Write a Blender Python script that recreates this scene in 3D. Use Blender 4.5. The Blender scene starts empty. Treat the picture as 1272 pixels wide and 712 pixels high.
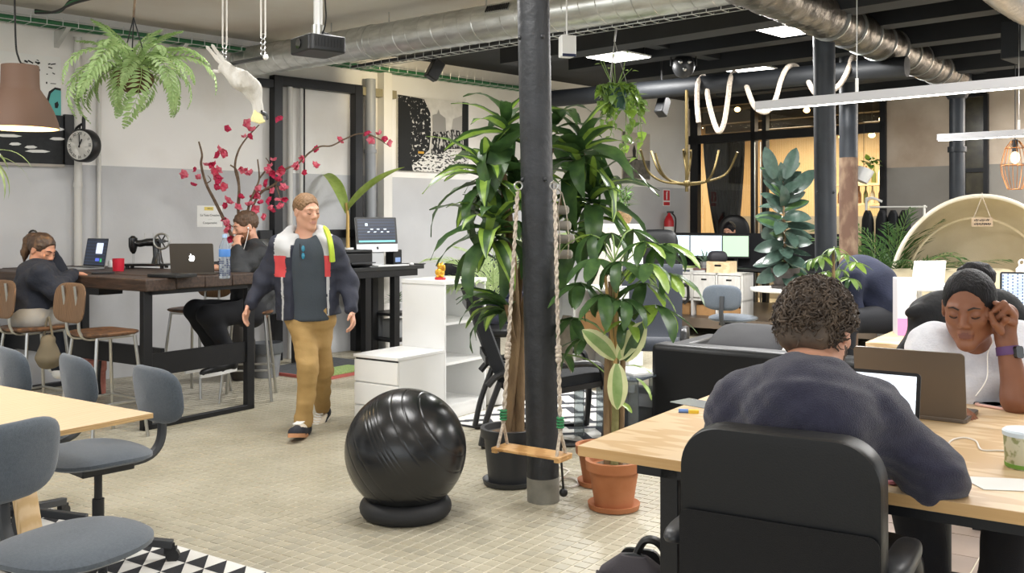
import bpy, bmesh, math, random
import numpy as np
from mathutils import Vector, Matrix, Quaternion
random.seed(7); RNG = np.random.default_rng(7)
S = bpy.context.scene
COL = S.collection
PI = math.pi; R = math.radians
V = Vector
# ---------------------------------------------------------------- camera
HC, FP, HZ = 1.45, 1206.0, 272.0            # eye height, focal length in pixels, row of the horizon
cd = bpy.data.cameras.new('camera'); cam = bpy.data.objects.new('camera', cd); COL.objects.link(cam)
cam.location = (0, 0, HC); cam.rotation_euler = (R(90), 0, 0)
cd.sensor_width = 36; cd.lens = 36*FP/1272; cd.shift_y = -84/1272; cd.clip_start = .05
S.camera = cam
# ---------------------------------------------------------------- world, lights, exposure
w = bpy.data.worlds.new('world'); S.world = w; w.use_nodes = True
w.node_tree.nodes['Background'].inputs[0].default_value = (.93, .97, 1, 1)
w.node_tree.nodes['Background'].inputs[1].default_value = 1.15
S.view_settings.view_transform = 'Standard'; S.view_settings.look = 'None'
S.view_settings.exposure = .28; S.view_settings.gamma = 1
def area(name, loc, size, power, rot=(0, 0, 0), col=(1, .99, .975)):
    l = bpy.data.lights.new(name, 'AREA'); l.shape = 'RECTANGLE'; l.size, l.size_y = size; l.energy = power; l.color = col
    o = bpy.data.objects.new(name, l); COL.objects.link(o); o.location = loc; o.rotation_euler = rot
    return o
ROT = R(-34.05)                              # furniture axes: x to the right and nearer, y to the right and farther
for (x, y, z, p) in ((-1.6, 2.2, 3.05, 22), (.9, 1.4, 3.05, 12), (-3.4, 4.6, 3.1, 50), (-.4, 4.2, 3.1, 34), (2.4, 3.6, 3.1, 30), (4.6, 5.6, 3.0, 60), (-1.2, 6.4, 3.12, 45), (6.6, 8.6, 2.9, 120), (7.2, 10.6, 2.9, 150), (-6.2, 7.0, 3.0, 60)):
    area('unseen_ceiling_light', (x, y, z), (1.2, .5), p, (0, 0, ROT))  # unseen ceiling lights; the outer ones are added to brighten back and sides
area('window_daylight', (-2.0, -3.0, 1.9), (3.2, 2.0), 20, (R(82), 0, R(-8)), (.93, .97, 1))
area('window_daylight', (2.5, -3.0, 1.9), (3.2, 2.0), 15, (R(82), 0, R(12)), (.93, .97, 1))
# ---------------------------------------------------------------- helpers
def P(px, py, Y):                            # the point at depth Y that the photograph shows at column px, row py
    return V(((px-636)/FP*Y, Y, HC-(py-HZ)/FP*Y))
def FL(px, py, z=0.0):                       # the point at height z (floor by default) that it shows there
    return P(px, py, FP*(HC-z)/(py-HZ))
AX = V((-.829, .560, 0)); BX = V((.560, .829, 0))
def lin(h):
    h = h.lstrip('#'); c = [int(h[i:i+2], 16)/255 for i in (0, 2, 4)]
    return tuple((x/12.92 if x <= .04045 else ((x+.055)/1.055)**2.4) for x in c)+(1,)
MATS = {}
def mat(name, col, rough=.55, metal=0, col2=None, scale=8., stretch=(1, 1, 1), bump=0., bscale=None, detail=4, coat=0, trans=0, sheen=0, emit=None, spec=None, lo=.35, hi=.65, wave=0, sss=0, brot=None, coords='Object'):
    if name in MATS: return MATS[name]
    m = bpy.data.materials.new(name); m.use_nodes = True; nt = m.node_tree; N = nt.nodes; L = nt.links
    b = N['Principled BSDF']; b.inputs['Base Color'].default_value = lin(col); b.inputs['Roughness'].default_value = rough; b.inputs['Metallic'].default_value = metal
    if coat: b.inputs['Coat Weight'].default_value = coat; b.inputs['Coat Roughness'].default_value = .08
    if trans: b.inputs['Transmission Weight'].default_value = trans
    if sheen: b.inputs['Sheen Weight'].default_value = sheen
    if spec is not None: b.inputs['Specular IOR Level'].default_value = spec
    if sss: b.inputs['Subsurface Weight'].default_value = sss; b.inputs['Subsurface Radius'].default_value = (.012, .005, .003); b.inputs['Subsurface Scale'].default_value = 1
    if emit: b.inputs['Emission Color'].default_value = lin(emit[0]); b.inputs['Emission Strength'].default_value = emit[1]
    if col2 or bump:
        tc = N.new('ShaderNodeTexCoord'); mp = N.new('ShaderNodeMapping'); mp.inputs['Scale'].default_value = stretch
        if brot: mp.inputs['Rotation'].default_value = brot
        L.new(tc.outputs[coords], mp.inputs[0])
    if col2:
        if wave:
            n = N.new('ShaderNodeTexWave'); n.inputs['Scale'].default_value = scale; n.inputs['Distortion'].default_value = wave; n.inputs['Detail'].default_value = detail; n.inputs['Detail Scale'].default_value = 1.5
        else:
            n = N.new('ShaderNodeTexNoise'); n.inputs['Scale'].default_value = scale; n.inputs['Detail'].default_value = detail
        L.new(mp.outputs[0], n.inputs['Vector'])
        r = N.new('ShaderNodeValToRGB'); r.color_ramp.elements[0].position = lo; r.color_ramp.elements[1].position = hi
        r.color_ramp.elements[0].color = lin(col); r.color_ramp.elements[1].color = lin(col2)
        L.new(n.outputs['Fac'], r.inputs[0]); L.new(r.outputs[0], b.inputs['Base Color'])
    if bump:
        n2 = N.new('ShaderNodeTexNoise'); n2.inputs['Scale'].default_value = bscale or scale*4; n2.inputs['Detail'].default_value = 3
        L.new(mp.outputs[0], n2.inputs['Vector'])
        bp = N.new('ShaderNodeBump'); bp.inputs['Strength'].default_value = bump; bp.inputs['Distance'].default_value = .01
        L.new(n2.outputs['Fac'], bp.inputs['Height']); L.new(bp.outputs[0], b.inputs['Normal'])
    MATS[name] = m
    return m
def xf(m, p):
    p = V(p)
    return m @ p if m is not None else p
class MB:                                    # collects simple shapes into one mesh
    def __init__(s): s.v = []; s.f = []; s.mi = []; s.cur = 0
    def add(s, vs, fs, m=None):
        o = len(s.v)
        for p in vs: s.v.append(tuple(xf(m, p)))
        for q in fs: s.f.append(tuple(i+o for i in q)); s.mi.append(s.cur)
        return s
    def box(s, c, d, rz=0, m=None, rot=None):
        M_ = Matrix.Translation(V(c)) @ (Matrix.Rotation(rz, 4, 'Z') if rot is None else rot)
        if m is not None: M_ = m @ M_
        x, y, z = d[0]/2, d[1]/2, d[2]/2
        vs = [(-x, -y, -z), (x, -y, -z), (x, y, -z), (-x, y, -z), (-x, -y, z), (x, -y, z), (x, y, z), (-x, y, z)]
        return s.add(vs, [(0, 3, 2, 1), (4, 5, 6, 7), (0, 1, 5, 4), (1, 2, 6, 5), (2, 3, 7, 6), (3, 0, 4, 7)], M_)
    def bar(s, a, b, wd, h, up=(0, 0, 1), m=None):   # a box from a to b, wd wide and h high
        a, b = V(a), V(b); d = (b-a); L = d.length; y = d.normalized(); x = y.cross(V(up)).normalized(); z = x.cross(y)
        R_ = Matrix((x, y, z)).transposed().to_4x4()
        return s.box((a+b)/2, (wd, L, h), m=m, rot=R_)
    def tube(s, pts, r, n=8, cap=True, m=None, closed=False, flat=None):
        pts = [V(p) for p in pts]; k = len(pts)
        rs = r if isinstance(r, (list, tuple)) else [r]*k
        t0 = (pts[1]-pts[0]).normalized()
        u = t0.orthogonal().normalized() if flat is None else (V(flat[0])-V(flat[0]).dot(t0)*t0).normalized()
        vs = []; prev = t0
        for i, p in enumerate(pts):
            if closed: t = (pts[(i+1) % k]-pts[i-1]).normalized()
            elif i == 0: t = t0
            elif i == k-1: t = (pts[-1]-pts[-2]).normalized()
            else: t = (pts[i+1]-pts[i-1]).normalized()
            q = prev.rotation_difference(t); u = (q @ u).normalized(); prev = t
            w_ = t.cross(u).normalized(); fu = 1 if flat is None else flat[1]
            for j in range(n):
                a = 2*PI*j/n; vs.append(p+(u*math.cos(a)*fu+w_*math.sin(a))*rs[i])
        fs = []
        for i in range(k if closed else k-1):
            for j in range(n):
                a = i*n+j; b = i*n+(j+1) % n; c = ((i+1) % k)*n+(j+1) % n; d = ((i+1) % k)*n+j
                fs.append((a, b, c, d))
        if cap and not closed: fs += [tuple(range(n-1, -1, -1)), tuple((k-1)*n+j for j in range(n))]
        return s.add(vs, fs, m)
    def cyl(s, a, b, r, r2=None, n=16, m=None): return s.tube([a, b], [r, r if r2 is None else r2], n, m=m)
    def lathe(s, prof, n=24, c=(0, 0, 0), m=None, cap=True):
        M_ = Matrix.Translation(V(c)); M_ = m @ M_ if m is not None else M_
        vs = []; k = len(prof); fs = []
        for (r, z) in prof:
            for j in range(n): a = 2*PI*j/n; vs.append((r*math.cos(a), r*math.sin(a), z))
        for i in range(k-1):
            for j in range(n): fs.append((i*n+j, i*n+(j+1) % n, (i+1)*n+(j+1) % n, (i+1)*n+j))
        if cap and prof[0][0] > 1e-4: fs.append(tuple(range(n-1, -1, -1)))
        if cap and prof[-1][0] > 1e-4: fs.append(tuple((k-1)*n+j for j in range(n)))
        return s.add(vs, fs, M_)
    def sph(s, c, r, nu=16, nv=10, m=None, rot=None):
        rx, ry, rz = r if isinstance(r, (list, tuple)) else (r, r, r)
        M_ = Matrix.Translation(V(c)) @ (rot or Matrix.Identity(4)); M_ = m @ M_ if m is not None else M_
        vs = [(0, 0, -rz)]
        for i in range(1, nv):
            t = -PI/2+PI*i/nv
            for j in range(nu): a = 2*PI*j/nu; vs.append((rx*math.cos(t)*math.cos(a), ry*math.cos(t)*math.sin(a), rz*math.sin(t)))
        vs.append((0, 0, rz)); fs = [(0, 1+(j+1) % nu, 1+j) for j in range(nu)]
        for i in range(nv-2):
            for j in range(nu): fs.append((1+i*nu+j, 1+i*nu+(j+1) % nu, 1+(i+1)*nu+(j+1) % nu, 1+(i+1)*nu+j))
        l = len(vs)-1; o = 1+(nv-2)*nu
        fs += [(o+j, o+(j+1) % nu, l) for j in range(nu)]
        return s.add(vs, fs, M_)
    def prism(s, poly, z0, z1, m=None):
        k = len(poly); vs = [(x, y, z0) for x, y in poly]+[(x, y, z1) for x, y in poly]
        fs = [tuple(range(k-1, -1, -1)), tuple(range(k, 2*k))]+[(i, (i+1) % k, k+(i+1) % k, k+i) for i in range(k)]
        return s.add(vs, fs, m)
    def grid(s, rows, closed=False, m=None):          # rows of points joined into a sheet
        n = len(rows[0]); vs = [p for r_ in rows for p in r_]; fs = []
        for i in range(len(rows)-1):
            for j in range(n if closed else n-1): fs.append((i*n+j, i*n+(j+1) % n, (i+1)*n+(j+1) % n, (i+1)*n+j))
        return s.add(vs, fs, m)
    def mesh(s, name, mats, smooth=True, ang=40):
        me = bpy.data.meshes.new(name); me.from_pydata(s.v, [], s.f)
        for q in (mats if isinstance(mats, (list, tuple)) else [mats]): me.materials.append(q)
        if len(me.materials) > 1: me.polygons.foreach_set('material_index', s.mi)
        if smooth:
            me.polygons.foreach_set('use_smooth', [True]*len(me.polygons)); me.set_sharp_from_angle(angle=R(ang))
        me.update(); return me
    def build(s, name, mats, parent=None, smooth=True, bev=0, solid=0, sub=0, label=None, loc=None, rz=0, ang=40):
        o = bpy.data.objects.new(name, s.mesh(name, mats, smooth, ang)); COL.objects.link(o)
        if parent: o.parent = parent
        if loc is not None: o.location = loc
        if rz: o.rotation_euler = (0, 0, rz)
        mods(o, bev, solid, sub)
        if label: o['label'] = label
        return o
def mods(o, bev=0, solid=0, sub=0):
    if solid: q = o.modifiers.new('solid', 'SOLIDIFY'); q.thickness = solid; q.offset = 0
    if sub: q = o.modifiers.new('subd', 'SUBSURF'); q.levels = sub; q.render_levels = sub
    if bev: q = o.modifiers.new('bev', 'BEVEL'); q.width = bev; q.segments = 2; q.limit_method = 'ANGLE'; q.angle_limit = R(35)
def rrect(wd, h, r, n=5):                     # rounded rectangle outline
    out = []
    for cx, cy, a0 in ((wd/2-r, h/2-r, 0), (-wd/2+r, h/2-r, 90), (-wd/2+r, -h/2+r, 180), (wd/2-r, -h/2+r, 270)):
        for i in range(n+1): a = R(a0+90*i/n); out.append((cx+r*math.cos(a), cy+r*math.sin(a)))
    return out
def tag(o, label, cat, group=None, kind=None):
    o['label'] = label; o['category'] = cat
    if group: o['group'] = group
    if kind: o['kind'] = kind
    return o
def thing(name, label, cat, loc=(0, 0, 0), rz=0, group=None):
    o = bpy.data.objects.new(name, None); COL.objects.link(o); o.empty_display_size = .05
    o.location = loc; o.rotation_euler = (0, 0, rz)
    return tag(o, label, cat, group)
def struct(mb, name, mats, **k):
    o = mb.build(name, mats, **k); o['kind'] = 'structure'; return o
def link(name, me, parent, loc=(0, 0, 0), rot=None, scale=None):
    o = bpy.data.objects.new(name, me); COL.objects.link(o); o.parent = parent
    if isinstance(loc, Matrix): o.matrix_local = loc
    else:
        o.location = loc
        if rot is not None: o.rotation_euler = rot
    return o
def dup(root, loc, rz, label, group=None, rot=None):
    r_ = root.copy(); COL.objects.link(r_); r_.location = loc; r_.rotation_euler = rot or (0, 0, rz); r_['label'] = label
    if group: r_['group'] = group
    for ch in list(root.children):
        c = ch.copy(); COL.objects.link(c); c.parent = r_
        for g in list(ch.children): d = g.copy(); COL.objects.link(d); d.parent = c
    return r_
def text(body, size, m, parent, loc, rot, name='lettering', ext=.0004, align='CENTER'):
    c = bpy.data.curves.new(name, 'FONT'); c.body = body; c.size = size; c.extrude = ext; c.align_x = align; c.align_y = 'CENTER'; c.resolution_u = 2
    o = bpy.data.objects.new(name, c); me = bpy.data.meshes.new_from_object(o); bpy.data.objects.remove(o); bpy.data.curves.remove(c)
    me.materials.clear(); me.materials.append(m); me.name = name; o = bpy.data.objects.new(name, me); COL.objects.link(o); o.parent = parent; o.location = loc; o.rotation_euler = rot
    return o
def bez(pts, n=8):                            # smooth curve through points
    pts = [V(p) for p in pts]; out = []
    for i in range(len(pts)-1):
        p0 = pts[max(i-1, 0)]; p1 = pts[i]; p2 = pts[i+1]; p3 = pts[min(i+2, len(pts)-1)]
        for j in range(n):
            t = j/n; out.append(.5*((2*p1)+(p2-p0)*t+(2*p0-5*p1+4*p2-p3)*t*t+(3*p1-p0-3*p2+p3)*t**3))
    return out+[pts[-1]]
def frame(o, y, up=(0, 0, 1)):                # matrix at o with local y along y
    y = V(y).normalized(); x = y.cross(V(up))
    x = x.normalized() if x.length > 1e-4 else V((1, 0, 0)); z = x.cross(y)
    M_ = Matrix((x, y, z)).transposed().to_4x4(); M_.translation = V(o)
    return M_
# ---------------------------------------------------------------- smooth solid modelling for bodies and clothes
class SDF:
    def __init__(s, lo, hi, h):
        s.h = h; s.ax = [np.arange(lo[i], hi[i]+h, h, dtype=np.float32) for i in range(3)]
        s.f = np.full([len(a) for a in s.ax], 1., np.float32)
    def _box(s, lo, hi):
        sl = []
        for i in range(3):
            a = int(np.searchsorted(s.ax[i], lo[i])); b = int(np.searchsorted(s.ax[i], hi[i]))
            sl.append(slice(max(a-1, 0), b+1))
        return tuple(sl), s.ax[0][sl[0]][:, None, None], s.ax[1][sl[1]][None, :, None], s.ax[2][sl[2]][None, None, :]
    def _mix(s, sl, d, k, op):
        f = s.f[sl]
        if f.size == 0: return
        if op == 'sub': f = -f
        if op == 'and':
            h = np.maximum(k-np.abs(f-d), 0)/k; s.f[sl] = np.maximum(f, d)+h*h*k/4; return
        h = np.maximum(k-np.abs(f-d), 0)/k; r_ = np.minimum(f, d)-h*h*k/4
        s.f[sl] = -r_ if op == 'sub' else r_
    def cap(s, a, b, ra, rb=None, k=.03, op='add', flat=None):   # tapered capsule; flat=(axis, factor) squeezes it along axis
        rb = ra if rb is None else rb; a = np.array(a, np.float32); b = np.array(b, np.float32)
        g = max(ra, rb)*(max(1, flat[1]) if flat else 1)+k+2*s.h
        sl, x, y, z = s._box(np.minimum(a, b)-g, np.maximum(a, b)+g)
        d = b-a; L2 = float(d@d)+1e-12
        t = np.clip(((x-a[0])*d[0]+(y-a[1])*d[1]+(z-a[2])*d[2])/L2, 0, 1)
        px = x-a[0]-t*d[0]; py = y-a[1]-t*d[1]; pz = z-a[2]-t*d[2]
        q = px*px+py*py+pz*pz
        if flat:
            n = np.array(V(flat[0]).normalized(), np.float32); c = px*n[0]+py*n[1]+pz*n[2]; q = q+c*c*(1/flat[1]**2-1)
        s._mix(sl, np.sqrt(np.maximum(q, 1e-12))-(ra+t*(rb-ra)), k, op); return s
    def ell(s, c, r, k=.03, op='add', rot=None):
        r = np.array(r if isinstance(r, (list, tuple)) else (r, r, r), np.float32); c = np.array(c, np.float32); g = float(r.max())+k+2*s.h
        sl, x, y, z = s._box(c-g, c+g); x = x-c[0]; y = y-c[1]; z = z-c[2]
        if rot is not None:
            A_ = np.array(rot.to_3x3(), np.float32)     # columns are the local axes
            x, y, z = (x*A_[0, i]+y*A_[1, i]+z*A_[2, i] for i in range(3))
        k0 = np.sqrt((x/r[0])**2+(y/r[1])**2+(z/r[2])**2); k1 = np.sqrt((x/r[0]**2)**2+(y/r[1]**2)**2+(z/r[2]**2)**2)+1e-9
        s._mix(sl, k0*(k0-1)/k1, k, op); return s
    def plane(s, p, n, k=.004):                         # keep the side n points away from
        n = V(n).normalized(); p = V(p)
        d = s.ax[0][:, None, None]*n[0]+s.ax[1][None, :, None]*n[1]+s.ax[2][None, None, :]*n[2]-p.dot(n)
        s._mix((slice(None),)*3, d.astype(np.float32), k, 'and'); return s
    def wrinkle(s, amp, fr, ph=0, dirs=((1, .3, .9), (-.4, 1, .7), (.2, -.7, 1.1))):
        x, y, z = s.ax[0][:, None, None], s.ax[1][None, :, None], s.ax[2][None, None, :]
        q = 0
        for i, d in enumerate(dirs): q = q+np.sin(fr*(1+.37*i)*(x*d[0]+y*d[1]+z*d[2])+ph+i*1.7+.9*np.sin(fr*.5*(x*d[1]-z*d[0]+y)))
        s.f = s.f+(amp/len(dirs))*q.astype(np.float32); return s
    def tri(s):
        f = s.f; f[0] = f[-1] = 1; f[:, 0] = f[:, -1] = 1; f[:, :, 0] = f[:, :, -1] = 1
        ins = f < 0; n = np.array(f.shape)-1
        cnt = np.zeros(n, np.int8)
        offs = [(i, j, k) for i in (0, 1) for j in (0, 1) for k in (0, 1)]
        for (i, j, k) in offs: cnt += ins[i:n[0]+i, j:n[1]+j, k:n[2]+k]
        ci, cj, ck = np.nonzero((cnt > 0) & (cnt < 8))
        val = {o: f[ci+o[0], cj+o[1], ck+o[2]] for o in offs}
        acc = np.zeros((len(ci), 3)); num = np.zeros(len(ci))
        for o in offs:
            for a in range(3):
                if o[a] == 0:
                    q = list(o); q[a] = 1; v0, v1 = val[o], val[tuple(q)]; cr = (v0 < 0) != (v1 < 0)
                    t = np.where(cr, v0/np.where(cr, v0-v1, 1), 0); e = np.array(o, float)[None]+np.zeros((len(ci), 3)); e[:, a] = t
                    acc += e*cr[:, None]; num += cr
        pos = (np.stack([ci, cj, ck], 1)+acc/num[:, None])*s.h+np.array([a[0] for a in s.ax])
        idx = np.full(n, -1, np.int32); idx[ci, cj, ck] = np.arange(len(ci))
        quads = []
        for a in range(3):
            b, c = (a+1) % 3, (a+2) % 3
            lo = [slice(None)]*3; hi = [slice(None)]*3; lo[a] = slice(0, -1); hi[a] = slice(1, None)
            i0, i1 = ins[tuple(lo)], ins[tuple(hi)]; e = np.stack(np.nonzero(i0 != i1), 1); flip = i0[tuple(e.T)]
            ok = (e[:, b] > 0) & (e[:, c] > 0) & (e[:, b] < n[b]) & (e[:, c] < n[c]); e = e[ok]; flip = flip[ok]
            def g(db, dc):
                q = e.copy(); q[:, b] += db; q[:, c] += dc; return idx[tuple(q.T)]
            Q = np.stack([g(-1, -1), g(0, -1), g(0, 0), g(-1, 0)], 1)
            Q[~flip] = Q[~flip][:, ::-1]; quads.append(Q)
        return pos, np.concatenate(quads)
    def build(s, name, mats, parent=None, paint=None, label=None, inv=None, smooth=0):
        pos, Q = s.tri()
        me = bpy.data.meshes.new(name); me.from_pydata(pos.tolist(), [], Q.tolist())
        for q in (mats if isinstance(mats, (list, tuple)) else [mats]): me.materials.append(q)
        if paint is not None:
            c = pos[Q].mean(1); me.polygons.foreach_set('material_index', paint(c).astype(np.int32))
        me.polygons.foreach_set('use_smooth', [True]*len(me.polygons)); me.update()
        o = bpy.data.objects.new(name, me); COL.objects.link(o)
        if parent:
            o.parent = parent; me.transform(Matrix.Translation(-parent.location))
        if smooth: q = o.modifiers.new('smooth', 'SMOOTH'); q.factor = .5; q.iterations = smooth
        if label: o['label'] = label
        return o
# ================================================================ materials
WHITE = mat('white_lacquer', 'eeeeec', .35); STEEL = mat('black_steel', '1b1c1f', .45, .3, bump=.08, scale=30)
BLKP = mat('black_plastic', '17181a', .45); BLKPAINT = mat('black_ceiling_paint', '16191d', .7, col2='1e2227', scale=2)
CHROME = mat('brushed_chrome', 'b9b9b6', .28, 1); GALV = mat('galvanised_metal', 'd3d4d0', .3, .85, col2='b9bab6', scale=6, stretch=(1, 1, 1))
PLASTER = mat('upper_plaster', 'ebe9e6', .85, col2='d8d3cc', scale=1.1, detail=8, lo=.42, hi=.78, bump=.25, bscale=9)
GREYPAINT = mat('grey_wall_paint', 'c2c3c5', .7, col2='b5b5b7', scale=1.3, detail=6, bump=.2, bscale=14)
CEILW = mat('stained_white_ceiling', 'dcd8d0', .9, col2='c9beb0', scale=.8, detail=7, lo=.4, hi=.7)
PLY = mat('birch_plywood', 'e8d0aa', .5, col2='dcc096', scale=2.2, stretch=(1, 9, 9), wave=6, detail=3)
PLYEDGE = mat('plywood_edge', 'c9a877', .6, col2='a9885a', scale=40, stretch=(.2, .2, 6))
DARKWOOD = mat('dark_reclaimed_wood', '4a382d', .55, col2='2d211a', scale=5, stretch=(1, 10, 10), detail=8, bump=.3, bscale=20)
GREYFAB = mat('slate_grey_upholstery', '535b64', .95, col2='4a525b', scale=120, bump=.25, bscale=400, sheen=.3)
BLKLEA = mat('black_leather', '101113', .42, spec=.35, bump=.05, bscale=260, scale=20)
CONC = mat('bare_concrete', '8d8a80', .9, col2='77756c', scale=7, bump=.3)
GREENC = mat('green_cable', '2f6b45', .6); BLKCAB = mat('black_cable', '191919', .6)
ROPE = mat('cream_rope', 'cfc3b2', .9, col2='a3968a', scale=60, bump=.5, bscale=90)
TERRA = mat('terracotta', 'a0633c', .85, col2='ad714b', scale=6, bump=.1)
SOIL = mat('potting_soil', '4b3b2e', 1, col2='7a6650', scale=60, bump=1, bscale=80)
GLASS = bpy.data.materials.new('clear_glass'); GLASS.use_nodes = True
_n = GLASS.node_tree.nodes; _l = GLASS.node_tree.links; _n.remove(_n['Principled BSDF'])
_t = _n.new('ShaderNodeBsdfTransparent'); _g = _n.new('ShaderNodeBsdfGlossy'); _g.inputs['Roughness'].default_value = .03; _m = _n.new('ShaderNodeMixShader'); _f = _n.new('ShaderNodeFresnel')
_t.inputs[0].default_value = (.95, .97, .96, 1); _l.new(_f.outputs[0], _m.inputs[0]); _l.new(_t.outputs[0], _m.inputs[1]); _l.new(_g.outputs[0], _m.inputs[2]); _l.new(_m.outputs[0], _n['Material Output'].inputs[0])
# ================================================================ setting
EX = V((.70, .714, 0)); DX = V((-.714, .70, 0)); RROOM = math.atan2(-.70, .714)
W0 = V((-3.07, 9.375, 0)); GC = W0+EX*8.41        # foot of the long wall, corner with the glazed wall
CEIL = 3.25; N_IN = V((.714, -.70, 0))            # inward normal of the long wall
RW = math.atan2(EX.y, EX.x)
def wallm(t, z=0, off=0): return W0+EX*t+N_IN*off+V((0, 0, z))
def wall_t(px):                                    # where along the wall the column px falls
    k = (px-636)/FP; return (k*W0.y-W0.x)/(EX.x-k*EX.y)
def wall_P(px, py, off=0):
    k = (px-636)/FP; W = W0+N_IN*off; t = (k*W.y-W.x)/(EX.x-k*EX.y); p = W+EX*t
    return P(px, py, p.y)
b = MB(); m_ = Matrix.Translation(W0) @ Matrix.Rotation(RW, 4, 'Z')   # local x along the wall, y outwards
t0, t1 = -7.0, 8.5
b.box(((t0+t1)/2, .1, .965), (t1-t0, .2, 1.93), m=m_); b.cur = 1
b.box(((t0+t1)/2, .1, 2.63), (t1-t0, .2, 1.4), m=m_)
struct(b, 'wall_left', [GREYPAINT, PLASTER])
# glazed wall and plaster wall at the back
mg = Matrix.Translation(GC) @ Matrix.Rotation(RROOM, 4, 'Z')           # local x to the right along the back wall, y away
SG = 3.15
b = MB(); b.box((SG+3.0, .12, 1.07), (6.0, .24, 2.14), m=mg); b.cur = 1; b.box((SG+3.0, .12, 2.745), (6.0, .24, 1.21), m=mg)
wb = struct(b, 'wall_back', [mat('grey_back_wall_paint', '97938d', .75, col2='8a857e', scale=1.5, bump=.2), mat('bare_back_plaster', 'd6c8b8', .9, col2='b3a08d', scale=1.6, detail=8, lo=.35, hi=.7, bump=.3, bscale=12)])
# floor
GROUT = mat('floor_grout', 'c2bba9', .75)
b = MB(); b.box((0, 7, -.06), (26, 24, .115)); fl = struct(b, 'floor', GROUT)
TILE = mat('beige_floor_tile', 'b1aa97', .38, col2='a19a86', scale=1.8, detail=6, bump=.08, bscale=40)
TILE2 = mat('greyer_beige_floor_tile', 'aaa492', .38, col2='9a9483', scale=1.8, detail=6, bump=.08, bscale=40)
PT = .0655
def tile_geo(d=.0303, e=.0025, h=.0045):
    return [(-d, -d, -h), (d, -d, -h), (d, d, -h), (-d, d, -h), (-d+e, -d+e, 0), (d-e, -d+e, 0), (d-e, d-e, 0), (-d+e, d-e, 0)], [(4, 5, 6, 7), (0, 1, 5, 4), (1, 2, 6, 5), (2, 3, 7, 6), (3, 0, 4, 7)]
tv, tf = tile_geo(); mt_ = Matrix.Rotation(ROT, 4, 'Z')
near = []; rest = MB(); USL = -1.27
cr, sr = math.cos(ROT), math.sin(ROT)
for iu in range(-210, int(USL/PT)):
    for iv in range(20, 250):
        u, v = iu*PT, iv*PT; x = u*cr-v*sr; y = u*sr+v*cr
        if y < 3.4 or y > 13: continue
        px = 636+FP*x/y; py = HZ+FP*HC/y
        if px < -12 or px > 1285 or py > 735: continue
        if (V((x, y, 0))-W0).dot(N_IN) < 0: continue
        vis = 230 < px < 735 and py < 709
        (near if vis else []).append((y, x, u, v))
        if not vis: rest.add(tv, tf, Matrix.Translation((x, y, random.uniform(-.0006, .0006))) @ mt_)
near.sort()
tms = [MB().add(tv, tf).mesh('tile', q, smooth=False) for q in (TILE, TILE2)]
for i, (y, x, u, v) in enumerate(near):
    if i < 290:
        o = link('tile', tms[random.random() < .3], fl, (x, y, random.uniform(-.0006, .0006)), (random.uniform(-.006, .006), random.uniform(-.006, .006), ROT))
    else: rest.add(tv, tf, Matrix.Translation((x, y, random.uniform(-.0006, .0006))) @ mt_)
o = rest.build('tile_field', TILE, fl, smooth=False); o['kind'] = 'stuff'
SLAB = mat('brown_floor_slab', '7d7068', .4, col2='8f7f74', scale=2.5, detail=6, bump=.05)
SLAB2 = mat('dark_brown_floor_slab', '5f5750', .4, col2='776a61', scale=2.5, detail=6, bump=.05)
sm = [MB().prism([(-.297, -.147), (.297, -.147), (.297, .147), (-.297, .147)], -.006, 0).mesh('slab', q, smooth=False) for q in (SLAB, SLAB2)]
for i in range(9):
    for j in range(30):
        u = USL+.3+.6*i; v = 2.0+.3*j; x = u*cr-v*sr; y = u*sr+v*cr
        if y < 2.2: continue
        px = 636+FP*x/y
        if 700 < px < 1500: link('slab', sm[random.random() < .35], fl, (x, y, random.uniform(-.0008, .0004)), (0, 0, ROT))
# ceilings
q0 = V((.03, 9.25, 0))                             # a point under the edge of the black ceiling
b = MB(); e = EX
def cpoly(pts, z0, z1): b.prism([(p.x, p.y) for p in pts], z0, z1)
cpoly([q0+DX*6, q0+DX*6-EX*12, q0-DX*12-EX*12, q0-DX*12], CEIL, CEIL+.1)
b.cur = 0
struct(b, 'ceiling', CEILW)
b = MB(); cpoly([q0-DX*12, q0-DX*12+EX*12, q0+DX*8+EX*12, q0+DX*8], CEIL+.06, CEIL+.16)
struct(b, 'ceiling_black', mat('black_ceiling_board', '1d2024', .8, col2='25292e', scale=2))
for i, (off, z, wd) in enumerate(((0.12, 2.95, .25), (1.1, 3.0, .2), (2.0, 2.98, .22), (2.95, 3.0, .2), (3.9, 2.98, .22), (4.9, 3.0, .2))):
    a = q0+EX*off; b = MB(); zz = (z+CEIL+.06)/2
    b.bar(a+DX*.2+V((0, 0, zz)), a-DX*9+V((0, 0, zz)), wd, CEIL+.06-z)
    struct(b, 'beam', BLKPAINT)
for off in (1.0, 2.6):                              # cross beams
    b = MB(); a = q0-DX*off; b.bar(a+EX*.2+V((0, 0, 3.16)), a+EX*5+V((0, 0, 3.16)), .14, .18); struct(b, 'beam', BLKPAINT)
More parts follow.
